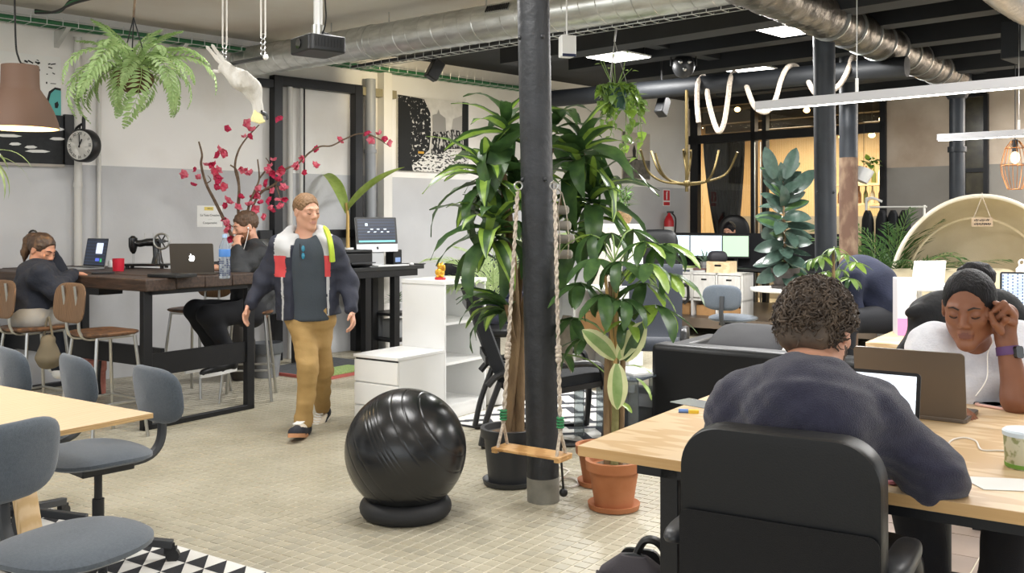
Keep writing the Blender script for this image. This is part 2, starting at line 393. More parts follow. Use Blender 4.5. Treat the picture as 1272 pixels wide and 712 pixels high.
# the front column and the two behind
def column(name, base, top, r, band=0, bandm=None, bandtop=None):
    d = (V(top)-V(base)); b = MB(); z = V(base); L = d.length
    if band: b.cyl(base, z+d*(band/L), r*1.005, n=32); b.cur = 1
    b.cyl(z+d*(band/L), top, r, n=32)
    for k in (.5, .72, .93) if name == 'pillar' and band < .5 else ():
        for a in range(4): b.sph(z+d*k+V((r*math.cos(a*1.57+.5), r*math.sin(a*1.57+.5), 0)), .012, 8, 6)
    return struct(b, name, [bandm or BLKIRON, BLKIRON] if band else BLKIRON)
BLKIRON = mat('painted_black_iron', '1c1e21', .5, col2='27292d', scale=9, bump=.5, bscale=25)
column('pillar', (.1617, 5.0, 0), (.095, 5.0, 3.3), .083, .125, CONC)
NAVYIRON = mat('slate_black_iron', '1d2229', .45, col2='262c34', scale=6, bump=.15)
BLKIRON = NAVYIRON
c2 = P(1026, 272, 7.4); c3 = P(1054, 272, 9.2)
column('pillar', (c2.x+.01, 7.4, 0), (c2.x-.02, 7.4, 3.3), .081)
o = column('pillar', (c3.x, 9.2, 0), (c3.x, 9.2, 3.3), .085, P(0, 196, 9.2).z, mat('rusty_column', '573f31', .8, col2='a08a70', scale=9, stretch=(1, 1, .5), detail=9, bump=.4, lo=.45, hi=.85))
for (pz, cc, rr) in ((2.92, c2, .1),):
    b = MB(); b.cyl((cc.x-.017, cc.y, 2.9), (cc.x-.017, cc.y, 2.94), rr, n=28); b.build('collar', NAVYIRON, o)
# ================================================================ glazed wall and the lit room behind it
def gs(px):                                        # distance along the glazed wall at column px
    k = (px-636)/FP; return (k*GC.y-GC.x)/(.714+k*.70)
def gz(px, py):
    s_ = gs(px); Y = GC.y-.70*s_; return HC-(py-HZ)/FP*Y
ztr = gz(940, 169); ztop = 3.28
wn = thing('window_1', 'black steel framed glazed wall with double doors at the back', 'window'); wn['kind'] = 'structure'; del wn['category']; del wn['label']
wn.location = GC; wn.rotation_euler = (0, 0, RROOM)
b = MB()
for px, wd in ((864, .14), (937, .07), (951, .07), (1022, .06), (1098, .08)): b.box((gs(px), 0, ztop/2), (wd, .1, ztop))
b.box((SG/2, 0, ztr), (SG, .1, .13)); b.box((SG/2, 0, ztop-.03), (SG, .1, .12)); b.box((SG/2, 0, .06), (SG, .1, .12))
b.build('frame', STEEL, wn)
b = MB()
for px in (941, 948): b.cyl((gs(px), -.075, .2), (gs(px), -.075, ztr-.1), .012, n=8)
b.build('door_pull', CHROME, wn)
for (p0, p1, za, zb) in ((872, 936, .12, ztr-.07), (953, 1021, .12, ztr-.07), (1025, 1097, .12, ztr-.07), (872, 936, ztr+.07, ztop-.1), (953, 1021, ztr+.07, ztop-.1), (1025, 1097, ztr+.07, ztop-.1)):
    MB().box(((gs(p0)+gs(p1))/2, .02, (za+zb)/2), (gs(p1)-gs(p0), .008, zb-za)).build('pane', GLASS, wn)
# black curtain gathered behind the left door
rows = []; sa, sb = gs(867), gs(918)
for i in range(15):
    t = i/14; z = ztr-.02-t*2.1; wv = (1-t)**1.3*.8+.2
    c_ = sa+(sb-sa)*.62; row = []
    for j in range(33):
        u = j/32-.5; x = c_+(sa+(sb-sa)*.5-c_)*(1-t**1.5)+u*(sb-sa)*(.2+.8*(1-t**1.5)); row.append((x, .16+.035*math.sin(u*52)*(.4+.6*t), z))
    rows.append(row)
o = MB().grid(rows).build('curtain', mat('black_curtain', '101012', .9), None, solid=.01); o.location = GC; o.rotation_euler = (0, 0, RROOM)
tag(o, 'black curtain gathered to a point behind the left glass door', 'curtain')
# back room shell
WPLY = mat('warm_plywood_wall', 'd9bf95', .5, col2='cbab7c', scale=1.6, stretch=(6, 6, .6), wave=4)
br = MB(); br.box((1.4, 3.1, 1.6), (7, .1, 3.4)); br.cur = 1; br.box((1.4, 3.02, .75), (7, .06, 1.5)); br.cur = 0; br.box((-1.2, 1.6, 1.6), (.1, 3.0, 3.4)); br.box((4.7, 1.7, 1.6), (.1, 3.0, 3.4))
br.cur = 2; br.box((1.6, 1.7, 3.4), (7, 3.1, .1))
o = struct(br, 'wall_backroom', [WPLY, mat('backroom_grey_dado', '9a9488', .7), mat('dim_concrete_ceiling', '6d6558', .8)]); o.location = GC; o.rotation_euler = (0, 0, RROOM)
for x, y in ((.5, 1.6), (2.4, 1.6)):
    l = area('backroom_lamp', mg @ V((x, y, 3.0)), (1.0, 1.0), 95, (0, 0, RROOM), (1, .83, .6))
b = MB(); b.box((1.7, 2.2, 3.1), (5.5, .3, .22)); b.box((1.7, 1.2, 3.15), (5.5, .2, .2)); o = struct(b, 'beam', mat('backroom_beam', '3b352e', .7)); o.location = GC; o.rotation_euler = (0, 0, RROOM)
WARM = mat('warm_glow', 'ffe2b0', .5, emit=('ffd08a', 6))
for i, (px, py) in enumerate(((1002, 137), (1046, 170), (1083, 168), (916, 136), (1096, 148))):
    s_ = gs(px); p = mg @ V((s_, 1.0, 0)); p = P(px, py, p.y)
    t = thing('pendant_bulb', 'glowing bulb %s behind the glass wall' % ('above the rubber plant', 'between the two columns', 'above the white hanging pot', 'above the black curtain', 'high beside the plaster wall')[i], 'lamp', p, 0, 'bulbs in the back room')
    MB().sph((0, 0, 0), (.05, .05, .04), 12, 8).build('bulb', WARM, t); MB().cyl((0, 0, .03), (0, 0, .09), .022, n=8).build('socket', BLKP, t); MB().cyl((0, 0, .09), (0, 0, 3.3-p.z), .004, n=6).build('cord', BLKCAB, t)
# back room shelf with bottles
sh = thing('bottle_shelf', 'pale wooden two tier shelf of bottles behind the glass', 'shelf', mg @ V((gs(990), 2.2, 0)), RROOM)
yb = (mg @ V((gs(990), 2.0, 0))).y
zs = [HC-(py-HZ)/FP*yb for py in (229, 254)]
for z in zs: MB().box((0, 0, z), (1.5, .28, .04)).build('shelf_board', PLY, sh)
for x in (-.72, .72): MB().box((x, 0, (zs[0])/2), (.04, .28, zs[0])).build('side_panel', PLY, sh)
bm_ = [MB().lathe([(.035, 0), (.037, .02), (.037, .15), (.014, .21), (.013, .28), (.001, .28)], 10).mesh('bottle', q) for q in (mat('amber_bottle_glass', '6b4420', .15, spec=.6), mat('olive_bottle_glass', '5a6234', .15), mat('clear_bottle_glass', 'c9c4b2', .15))]
for k, z in enumerate(zs):
    for i in range(12):
        ci = (i*7+k) % 3; o = bpy.data.objects.new('bottle', bm_[ci]); COL.objects.link(o); o.location = mg @ V((gs(990)-.62+.11*i, 2.2+random.uniform(-.05, .05), z+.02)); o.rotation_euler = (0, 0, RROOM)
        tag(o, '%s bottle, %s from the left on the %s shelf behind the glass' % (('amber', 'olive', 'clear')[ci], ('first second third fourth fifth sixth seventh eighth ninth tenth eleventh twelfth'.split())[i], ('upper', 'lower')[k]), 'bottle', 'bottles on the back room shelf')
# ================================================================ ceiling services
a, c = P(300, 78, 9.72), P(684, 17, 7.33); d = (c-a).normalized(); u = None
DR = .145
duct = thing('air_duct', 'large galvanised spiral duct slung under the white ceiling', 'duct', a)
b = MB(); L = 5.6; b.tube([d*0, d*L], DR, 36, cap=True)
b.build('duct_pipe', mat('galvanised_duct', 'd6d7d3', .33, .8, col2='bcbdb8', scale=3, stretch=(2, 2, 8)), duct)
rb = MB(); ang = d.to_track_quat('Z', 'Y').to_matrix().to_4x4()
n_ = 24; k = 38; pts = []
for i in range(n_*k+1): q = i/n_; pts.append(ang @ V((DR*1.004*math.cos(2*PI*q), DR*1.004*math.sin(2*PI*q), .02+q*(L-.05)/k)))
rb.tube(pts, .0035, 4, cap=False); rb.build('spiral_seam', GALV, duct)
for s_ in (.03, 1.9, 3.7): MB().tube([d*(s_-.015), d*(s_+.015)], DR*1.05, 36).build('joint_band', GALV, duct)
for s_ in (1.35, 2.1, 3.2): MB().cyl(d*s_+V((0, 0, DR)), V((d*s_).to_tuple())+V((0, 0, CEIL-a.z)), .006, n=6).build('hanger_rod', CHROME, duct)
vt = MB(); vt.box((0, 0, 0), (.24, .012, .07))
vm = ang.copy(); side = d.cross(V((0, 0, 1))).normalized(); nrm = (side*.85+V((0, 0, .52))).normalized()
if nrm.y > 0: nrm = (-side*.85+V((0, 0, .52))).normalized()
s_ = (P(632, 20, 7.6)-a).dot(d)
M_ = Matrix((d, nrm, d.cross(nrm))).transposed().to_4x4(); M_.translation = d*s_+nrm*DR
g = vt.build('vent_grille', GALV, duct); g.matrix_local = M_
b = MB()
for i in range(11): b.box((-.105+.021*i, .008, 0), (.011, .012, .055))
o = b.build('vent_slot', BLKP, g); o['kind'] = 'stuff'
# second, foil wrapped duct running towards the back wall
a2, c2_ = P(978, 0, 6.5), P(1186, 96, 10.7); d2 = (c2_-a2); L2 = d2.length; d2.normalize()
du = thing('flexible_duct', 'dark crinkled foil duct running to the back wall', 'duct', a2)
pts = [d2*(i*L2/90) for i in range(-24, 91)]; b = MB()
b.tube(pts, [.15+.008*math.sin(i*1.9)+.004*math.sin(i*.77) for i in range(len(pts))], 24)
b.build('duct_pipe', mat('crinkled_foil', '77726a', .35, .85, col2='4a463f', scale=9, bump=.8, bscale=26), du, ang=80)
for i in range(2, 12): MB().tube([d2*(i*L2/12-.008), d2*(i*L2/12+.008)], .165, 24).build('foil_band', GALV, du)
p = P(1189, 110, 10.9)
col = thing('downpipe', 'black iron pipe dropping from the foil duct down the back wall', 'pipe', (p.x, p.y, 0))
MB().cyl((0, 0, 0), (0, 0, 2.95), .083, n=24).build('pipe', NAVYIRON, col); MB().cyl((0, 0, 2.2), (0, 0, 2.26), .1, n=24).build('coupling', NAVYIRON, col); MB().lathe([(.1, 2.8), (.15, 2.9), (.15, 3.1), (.05, 3.15)], 20).build('elbow', NAVYIRON, col)
# dark window on the back wall
def bp(px, py, off=0):                             # point on the back wall line
    s_ = gs(px); q = mg @ V((s_, -off, 0)); return P(px, py, q.y)
w2 = bpy.data.objects.new('window_2', None); COL.objects.link(w2); w2['kind'] = 'structure'; w2.location = GC; w2.rotation_euler = (0, 0, RROOM)
sa, sb = gs(1197), gs(1226); z0_, z1_ = gz(1210, 243), gz(1210, 118)
MB().box(((sa+sb)/2, -.004, (z0_+z1_)/2), (sb-sa-.06, .02, z1_-z0_-.06)).build('pane', mat('mossy_dark_glass', '3c382c', .2, col2='55503d', scale=6), w2)
b = MB()
for x in (sa, sb): b.box((x, -.03, (z0_+z1_)/2), (.05, .06, z1_-z0_))
for z in (z0_, z1_, z0_+.25*(z1_-z0_)): b.box(((sa+sb)/2, -.03, z), (sb-sa, .055, .05))
b.build('window_frame', STEEL, w2)
# long black pipe with rope loops
pa, pb = P(684, 123, 10.6), P(1112, 84, 8.35); e_ = (pb-pa).normalized()
big = MB().tube([V((0, 0, 0)), (pb-pa)+e_*.1], .09, 24).build('overhead_pipe', mat('satin_black_pipe', '14171b', .6), None, loc=pa); tag(big, 'thick black pipe running under the black beams', 'pipe')
def onpipe(px, dx=0, dz=0):                         # a point at the pipe's depth
    k = (px-636)/FP; t = (k*pa.y-pa.x)/(e_.x-k*e_.y); q = pa+e_*t
    return q
def rp(px, py, f=-.11): q = onpipe(px); return P(px, py, q.y+f)
for nm, lab, pts in (('rope', 'cream rope with a knotted end draped over the black pipe', [(868, 152), (866, 130), (867, 104), (874, 95, .1), (877, 107, .12)]),
                     ('rope', 'cream rope hanging in a long loop below the black pipe', [(879, 100, .12), (879, 118), (884, 142), (892, 163), (899, 154), (904, 125), (907, 100), (912, 90, .1), (918, 100, .13)]),
                     ('rope', 'cream rope loop hanging behind the end of the long lamp', [(926, 100, .12), (929, 112), (938, 133), (952, 139), (963, 124), (970, 100), (978, 84), (988, 82, .1), (994, 90, .13)]),
                     ('rope', 'cream rope end slung beside the second column', [(1003, 97, .12), (1006, 105), (1014, 116), (1032, 113), (1044, 104), (1053, 88), (1059, 71, .1), (1062, 78, .12)])):
    b = MB(); b.tube(bez([rp(q[0], q[1], q[2] if len(q) > 2 else -.12) for q in pts], 8), .024, 10)
    tag(b.build(nm, ROPE), lab, 'rope', 'ropes over the black pipe')
# LED panels
EMW = mat('led_diffuser', 'ffffff', .5, emit=('fffaf0', 9))
for px, py, lab in ((768, 71, 'square lit ceiling panel hanging above the green basket'), (985, 37, 'square lit ceiling panel beside the second column'), (928, 86, 'square lit ceiling panel hanging above the rope loops')):
    Y = FP*1.55/(HZ-py); p = P(px, py, Y); t = thing('led_panel', lab, 'lamp', p, RROOM, 'square led panels')
    MB().box((0, 0, .008), (.45, .45, .016)).build('housing', WHITE, t); MB().box((0, 0, -.002), (.43, .43, .006)).build('diffuser', EMW, t)
    for x in (-.18, .18):
        for y in (-.18, .18): MB().cyl((x, y, .015), (x, y, CEIL+.06-p.z), .0025, n=5).build('wire', CHROME, t)
    area('panel_light', p+V((0, 0, -.03)), (.42, .42), 85, (0, 0, RROOM))
for (px, py, ln, lab) in ((940, 132, 2.6, 'long white linear lamp with its end over the glass door'), (1165, 171, 2.4, 'shorter looking white linear lamp near the cage lamp')):
    Y = FP*.65/(HZ-py); p = P(px, py, Y); t = thing('linear_lamp', lab, 'lamp', p, RROOM, 'linear led lamps')
    MB().box((ln/2, 0, 0), (ln, .05, .05)).build('housing', mat('lamp_housing', 'b9b9bc', .5), t, bev=.003); MB().box((ln/2, 0, -.026), (ln-.02, .035, .004)).build('diffuser', EMW, t)
    for x in (.6, ln-.3): MB().cyl((x, 0, .02), (x, 0, CEIL-p.z), .0025, n=5).build('wire', CHROME, t); 
    MB().cyl((.6, 0, .02), (.6, 0, .1), .009, n=8).build('gripper', WHITE, t)
    area('linear_light', t.matrix_world @ V((0, 0, 0))+p+V((.714*ln/2, -.70*ln/2, -.04)), (ln-.1, .04), 45, (0, 0, RROOM))
# cage lamp
p = P(1261, 205, 8.0); t = thing('cage_lamp', 'copper wire cage lamp with a glowing bulb beside the plaster wall', 'lamp', p)
COPP = mat('copper_wire', 'a8703f', .35, .9)
for i in range(10):
    a_ = 2*PI*i/10; MB().tube([(r_*math.cos(a_), r_*math.sin(a_), z) for r_, z in ((.03, .2), (.075, .14), (.11, .0), (.1, -.08), (.055, -.2))], .003, 5).build('cage_wire', COPP, t)
for r_, z in ((.075, .14), (.11, 0), (.055, -.2)): MB().tube([(r_*math.cos(2*PI*i/20), r_*math.sin(2*PI*i/20), z) for i in range(20)], .003, 5, closed=True).build('cage_ring', COPP, t)
MB().sph((0, 0, .06), (.035, .035, .05), 12, 8).build('bulb', WARM, t); MB().cyl((0, 0, .11), (0, 0, .21), .022, n=10).build('socket', BLKP, t); MB().cyl((0, 0, .2), (0, 0, CEIL-p.z), .004, n=6).build('cord', BLKCAB, t)
MB().sph((0, 0, .06), .001, 6, 4)
# air handling box at the top right
p = P(1272, 55, 7.6); t = thing('air_unit', 'black box air unit hanging under the ceiling at the upper corner', 'air conditioner', p, RROOM)
MB().box((.1, 0, .02), (.42, .4, .3)).build('casing', BLKPAINT, t, bev=.01); MB().box((.14, -.2, .02), (.2, .02, .2)).build('grille_plate', GALV, t)
for x in (-.05, .25): MB().cyl((x, 0, .15), (x, 0, CEIL-p.z), .006, n=6).build('hanger_rod', STEEL, t)
pt = [P(1232, -22, 5.6), P(1268, 6, 6.2), P(1330, 40, 7.0)]
b = MB(); q = bez([x-pt[0] for x in pt], 30); b.tube(q, [.1+.006*math.sin(i*2.2) for i in range(len(q))], 20); o = b.build('spiral_hose', mat('spiral_hose_foil', 'a9a39b', .35, .8, bump=.3, scale=20), None, loc=pt[0]); tag(o, 'silver ribbed air hose at the upper corner of the ceiling', 'duct')
# green wire tray along the long wall
WIRE = mat('tray_wire', 'c6c8c4', .4, .7)
tr = thing('cable_tray', 'wire mesh tray of green cables along the long wall', 'cable tray', W0)
def wl(t, z, off): return EX*t+N_IN*off+V((0, 0, z))
tA, tB = wall_t(-60), 5.5
b = MB()
for k, (off, z) in enumerate(((.08, 3.09), (.24, 3.09), (.07, 3.14), (.25, 3.14))): b.cyl(wl(tA, z, off), wl(tB, z, off), .004, n=5)
i = tA
while i < tB: b.tube([wl(i, 3.16, .06), wl(i, 3.085, .07), wl(i, 3.085, .25), wl(i, 3.16, .26)], .003, 4); i += .13
b.build('tray_wire', WIRE, tr)
for k in range(7):
    MB().tube([wl(tA+(tB-tA)*i/24, 3.105+.016*(k % 2)+random.uniform(-.004, .004), .09+.024*k+random.uniform(-.006, .006)) for i in range(25)], .014, 6).build('cable', GREENC if k != 3 else BLKCAB, tr)
for t_ in (wall_t(70), wall_t(215), wall_t(330)): MB().prism([(0, 0), (.28, 0), (0, -.14)], -.02, .02, Matrix.Translation(wl(t_, 3.08, 0)) @ Matrix((N_IN, V((0, 0, 1)), N_IN.cross(V((0, 0, 1))))).transposed().to_4x4()).build('bracket', GALV, tr)
b = MB(); q0_ = wall_P(44, 16, .2); q1 = P(132, -6, 6.8)
o = thing('branch_tray', 'thin cable run branching off towards the ceiling above the fern', 'cable tray', q0_)
for k in range(3): MB().tube(bez([V((0, 0, .012*k)), (q1-q0_)*.3+V((.02*k, 0, -.03)), (q1-q0_)*.6+V((0, 0, .02*k)), q1-q0_+V((.03*k, 0, 0))], 6), .01, 6).build('cable', (BLKCAB, GREENC, BLKCAB)[k], o)
# black tray under the big duct
tr = thing('duct_cable_tray', 'black filled wire tray running along under the big duct', 'cable tray', P(440, 86, 9.0))
e0 = P(440, 86, 9.0); e1 = P(962, 4, 6.2); L_ = (e1-e0).length; f_ = (e1-e0).normalized(); sd = f_.cross(V((0, 0, 1))).normalized()
b = MB()
for i in range(int(L_/.11)): c_ = f_*(i*.11); b.tube([c_+sd*.05+V((0, 0, .045)), c_+sd*.05, c_-sd*.05, c_-sd*.05+V((0, 0, .045))], .003, 4)
for sg in (-1, 1): b.cyl(sd*.05*sg+V((0, 0, .045)), f_*L_+sd*.05*sg+V((0, 0, .045)), .003, n=4); b.cyl(sd*.05*sg, f_*L_+sd*.05*sg, .003, n=4)
b.build('tray_wire', WIRE, tr)
for k in (-1, 0, 1): MB().tube([f_*(L_*i/20)+sd*(.025*k)+V((0, 0, .022+random.uniform(-.004, .004))) for i in range(21)], .013, 6).build('cable', BLKCAB, tr)
# small devices under the ceiling
def spot(px, py, Y, lab, ang_=.5):
    p = P(px, py, Y); t = thing('track_spotlight', lab, 'lamp', p, ang_, 'black track spotlights')
    MB().box((0, 0, 0), (.12, .1, .2), rot=Matrix.Rotation(.5, 4, 'Y')).build('lamp_head', BLKP, t, bev=.012)
    l = bpy.data.lights.new('spot_light', 'SPOT'); l.energy = 55; l.color = (1, .82, .5); l.spot_size = R(75); l.spot_blend = .8; l.shadow_soft_size = .04; o = bpy.data.objects.new('spot_light', l); COL.objects.link(o); o.location = p+V((-.05, .12, -.03)); o.rotation_euler = (wall_P(px-30, py+25)-p).to_track_quat('-Z', 'Y').to_euler()
    MB().cyl((-.02, 0, .08), (-.02, 0, CEIL-p.z), .012, n=8).build('stem', BLKP, t); MB().box((-.02, 0, .1), (.05, .13, .02)).build('yoke', BLKP, t)
spot(540, 87, 9.4, 'black spotlight aimed at the monochrome street picture'); spot(823, 132, 9.9, 'black spotlight over the small statue picture', .9)
p = P(849, 82, 9.3); t = thing('stage_light', 'round black multi lens stage light under the black beams', 'lamp', p)
MB().sph((0, 0, 0), (.11, .08, .12), 16, 12).build('lamp_body', BLKP, t); MB().tube([(-.12, 0, 0), (-.12, 0, .14), (.12, 0, .14), (.12, 0, 0)], .01, 6).build('yoke', BLKP, t); MB().cyl((0, 0, .14), (0, 0, CEIL-p.z), .012, n=8).build('stem', BLKP, t)
for x, z in ((-.04, .03), (.04, .03), (0, -.04)): MB().sph((x, -.07, z), .022, 8, 6).build('lens', CHROME, t)
p = P(704, 58, 6.9); t = thing('wall_speaker', 'small white box speaker hanging below the duct', 'speaker', p, .3)
MB().prism([(-.055, -.05), (.055, -.05), (.045, .05), (-.045, .05)], -.075, .075).build('cabinet', WHITE, t, bev=.006); MB().box((0, -.052, -.068), (.1, .006, .02)).build('grille_cloth', mat('navy_grille', '2b3350', .8), t); MB().cyl((0, 0, .07), (0, 0, CEIL-p.z), .006, n=6).build('bracket', WHITE, t)
p = P(395, 57, 5.7); t = thing('projector', 'black projector on a white ceiling pole in front of the big duct', 'projector', p, R(-52))
MB().prism(rrect(.27, .24, .03), -.05, .045).build('body', mat('black_projector', '1f2022', .4), t, bev=.008); MB().cyl((.0, -.12, 0), (.0, -.128, 0), .03, n=18).build('lens', mat('lens_glass', '0c0d10', .05, coat=1), t); MB().cyl((0, 0, .05), (0, 0, CEIL-p.z), .026, n=16).build('pole', WHITE, t); MB().cyl((0, 0, .045), (0, 0, .12), .035, n=16).build('mount', GALV, t)
for x in (-.09, .09): MB().bar((x, .05, .05), (0, 0, .09), .02, .008).build('mount_arm', STEEL, t)
MB().tube(bez([V((.05, 0, .05)), V((.1, 0, .14)), V((.085, 0, .3)), V((.05, 0, CEIL-p.z))], 6), .005, 6).build('cord', BLKCAB, t)
b = MB()
for i in range(9): b.box((.136, -.08+.02*i, 0), (.004, .01, .05))
b.build('vent_slots', BLKP, t)['kind'] = 'stuff'
# ================================================================ reusable furniture
def superell(w_, d_, n=32, p=3.0):
    out = []
    for i in range(n):
        a = 2*PI*i/n; c, s_ = math.cos(a), math.sin(a)
        out.append((w_/2*math.copysign(abs(c)**(2/p), c), d_/2*math.copysign(abs(s_)**(2/p), s_)))
    return out
def pad(w_, d_, t, p=3.0, ex=.45, n=32, k=9, m=None, bend=None, mb=None):   # cushion lying in xy
    mb = mb or MB(); ol = superell(w_, d_, n, p); rows = []
    for j in range(k+1):
        ph = -PI/2+PI*j/k; s_ = max(math.cos(ph), .0)**ex; z = t/2*math.sin(ph)
        s_ = max(s_, .02)
        rows.append([(x*s_, y*s_, z+(bend(x*s_, y*s_) if bend else 0)) for x, y in ol])
    mb.grid(rows, closed=True, m=m); o_ = len(mb.v)-(k+1)*n
    mb.f += [tuple(range(o_+n-1, o_-1, -1)), tuple(o_+k*n+i for i in range(n))]; mb.mi += [mb.cur, mb.cur]
    return mb
def office_star(t, col, r=.3, h=.09, n=5, a0=.3):
    for i in range(n):
        a = a0+2*PI*i/n; c, s_ = math.cos(a), math.sin(a); q = (r*c, r*s_, h-.015)
        MB().bar((0, 0, h+.03), q, .034, .034).build('base_arm', col, t, bev=.004)
        cs = MB().tube([(r*c-.014*s_, r*s_+.014*c, .028), (r*c+.014*s_, r*s_-.014*c, .028)], .028, 14)
        cs.cyl((r*c, r*s_, .03), (r*c, r*s_, h-.01), .009, n=8); cs.box((r*c*.97, r*s_*.97, .05), (.05, .026, .03), rz=a); cs.build('caster', BLKP, t)
    MB().cyl((0, 0, .07), (0, 0, .16), .032, n=16).build('hub', col, t)
DKGREY = mat('charcoal_metal', '3b3d40', .5, .2)
def swivel_chair(lab, loc, rz, seat_h=.46, a0=.3):
    t = thing('swivel_chair', lab, 'chair', loc, rz, 'grey swivel chairs')      # faces local +y
    MB().cyl((0, 0, .1), (0, 0, .28), .024, n=14).cyl((0, 0, .28), (0, 0, seat_h-.03), .016, n=14).build('gas_column', BLKP, t)
    office_star(t, DKGREY, a0=a0)
    pad(.47, .43, .075, 2.6, .75, m=Matrix.Translation((0, .02, seat_h)), bend=lambda x, y: .012*math.cos(y*7)-.02*(x/.23)**2*0).build('seat', GREYFAB, t)
    MB().box((0, 0, seat_h-.045), (.2, .22, .03)).build('seat_plate', BLKP, t, bev=.005)
    bar = bez([(0, -.05, seat_h-.05), (0, -.2, seat_h-.05), (0, -.27, seat_h-.0), (0, -.285, seat_h+.1), (0, -.262, seat_h+.24)], 6)
    MB().tube(bar, .019, 8, flat=((1, 0, 0), 1.25)).build('back_bar', DKGREY, t)
    m = Matrix.Translation((0, -.235, seat_h+.225)) @ Matrix.Rotation(R(82), 4, 'X')
    pad(.40, .25, .05, 3.2, .35, m=m, bend=lambda x, y: .9*x*x).build('backrest', GREYFAB, t)
    return t
STOOLWOOD = mat('stool_plywood', '6b4a30', .5, col2='4d3422', scale=3, stretch=(1, 8, 8), wave=5)
STOOLBACK = mat('stool_back_plywood', '7a5d42', .5, col2='5f462f', scale=3, stretch=(8, 1, 1), wave=5)
def bar_stool(lab, loc, rz):
    t = thing('bar_stool', lab, 'stool', loc, rz, 'tall wooden bar stools')      # faces local +y
    m = Matrix.Translation((0, 0, .7))
    pad(.40, .38, .035, 3.6, .25, m=m, bend=lambda x, y: -.02*math.cos(x*6)*math.cos(y*5)+.012).build('seat', STOOLWOOD, t)
    for sx in (-1, 1):
        MB().cyl((sx*.14, .14, .68), (sx*.2, .2, 0), .0115, n=10).build('leg', CHROME, t)
        MB().cyl((sx*.14, -.13, .68), (sx*.2, -.2, 0), .0115, n=10).build('leg', CHROME, t)
        MB().tube(bez([(sx*.07, .1, .672), (sx*.07, -.14, .672), (sx*.07, -.205, .72), (sx*.07, -.215, .82), (sx*.07, -.24, 1.02)], 6), .0105, 8).build('back_tube', CHROME, t)
    z = .25; q = [(.175, .175, z), (-.175, .175, z), (-.175, -.175, z), (.175, -.175, z)]
    MB().tube(q, .009, 8, closed=True).build('foot_ring', CHROME, t)
    MB().tube([(.14, .14, .678), (-.14, .14, .678), (-.14, -.13, .678), (.14, -.13, .678)], .0095, 8, closed=True).build('seat_frame', CHROME, t)
    m = Matrix.Translation((0, -.215, .91)) @ Matrix.Rotation(R(84), 4, 'X')
    pad(.36, .26, .022, 3.4, .2, m=m, bend=lambda x, y: .7*x*x).build('backrest', STOOLBACK, t)
    return t
ALU = mat('aluminium', 'b8b9ba', .35, .7); ALUDK = mat('grey_aluminium', '5d5750', .4, .5)
APPLE = [(0, -.52), (.14, -.5), (.28, -.5), (.42, -.36), (.5, -.14), (.38, -.04), (.34, .12), (.38, .26), (.46, .34), (.34, .44), (.2, .46), (.06, .42), (0, .4), (-.1, .42), (-.24, .46), (-.4, .38), (-.48, .2), (-.48, -.05), (-.38, -.34), (-.26, -.5), (-.14, -.5)]
LEAF = [(.0, .5), (.02, .62), (.12, .74), (.22, .78), (.2, .64), (.1, .53)]
def fruit_logo(size, m, parent, mt):
    b = MB(); b.prism([(x*size, y*size) for x, y in APPLE], 0, .0012, m); b.prism([(x*size, y*size) for x, y in LEAF], 0, .0012, m); return b.build('fruit_emblem', mt, parent, smooth=False)
WHITEEM = mat('glowing_white_emblem', 'ffffff', .5, emit=('ffffff', 1.2))
def screen_mat(name, c1, c2, st, sc=(5, 9, 1)):
    m = mat(name, c1, .3, emit=(c1, st)); nt = m.node_tree; N = nt.nodes; L = nt.links; b = N['Principled BSDF']
    tc = N.new('ShaderNodeTexCoord'); mp = N.new('ShaderNodeMapping'); mp.inputs['Scale'].default_value = sc; v = N.new('ShaderNodeTexBrick'); v.inputs['Scale'].default_value = 6
    v.inputs['Color1'].default_value = lin(c1); v.inputs['Color2'].default_value = lin(c1); v.inputs['Mortar'].default_value = lin(c2); v.inputs['Mortar Size'].default_value = .03
    L.new(tc.outputs['Object'], mp.inputs[0]); L.new(mp.outputs[0], v.inputs['Vector']); L.new(v.outputs['Color'], b.inputs['Emission Color']); L.new(v.outputs['Color'], b.inputs['Base Color'])
    return m
SCRW = screen_mat('white_document_screen', 'e6edf6', 'cdd6e2', .75); SCRD = screen_mat('dark_editor_screen', '131a28', '24324a', .7)
def laptop(lab, loc, rz, w_=.32, d_=.22, tilt=105, body=ALU, scr=SCRW, logo=None):
    # opens towards local -y: the user sits at -y, the lid stands at +y
    t = thing('laptop', lab, 'laptop', loc, rz)
    MB().prism(rrect(w_, d_, .012), 0, .012).build('base', body, t, bev=.002)
    kb = MB()
    for i in range(12):
        for j in range(5): kb.box((-.44*w_+.08*w_*i, .03+.1*d_-j*.017+.02, .0125), (.07*w_, .014, .001))
    o = kb.build('keyboard', BLKP, t, smooth=False); o['kind'] = 'stuff'
    MB().box((0, -.3*d_, .0123), (.34*w_, .3*d_, .0006)).build('trackpad', ALU, t)
    m = Matrix.Translation((0, d_/2-.004, .012)) @ Matrix.Rotation(R(tilt-90)*-1, 4, 'X') @ Matrix.Rotation(R(90), 4, 'X')   # lid plane: x, y up, -z towards user? built in xy
    lid = MB().prism([(x, y+d_/2) for x, y in rrect(w_, d_, .012)], -.003, .003, m).build('lid', body, t)
    MB().prism([(x, y+d_/2) for x, y in rrect(w_-.006, d_-.006, .01)], .003, .0036, m).build('bezel', BLKP, lid)
    MB().prism([(x, y+d_/2+.004) for x, y in rrect(w_-.02, d_-.026, .002)], .0036, .0042, m).build('display', scr, lid, smooth=False)
    if logo: fruit_logo(.045, m @ Matrix.Translation((0, d_/2, -.0042)), lid, logo)
    return t
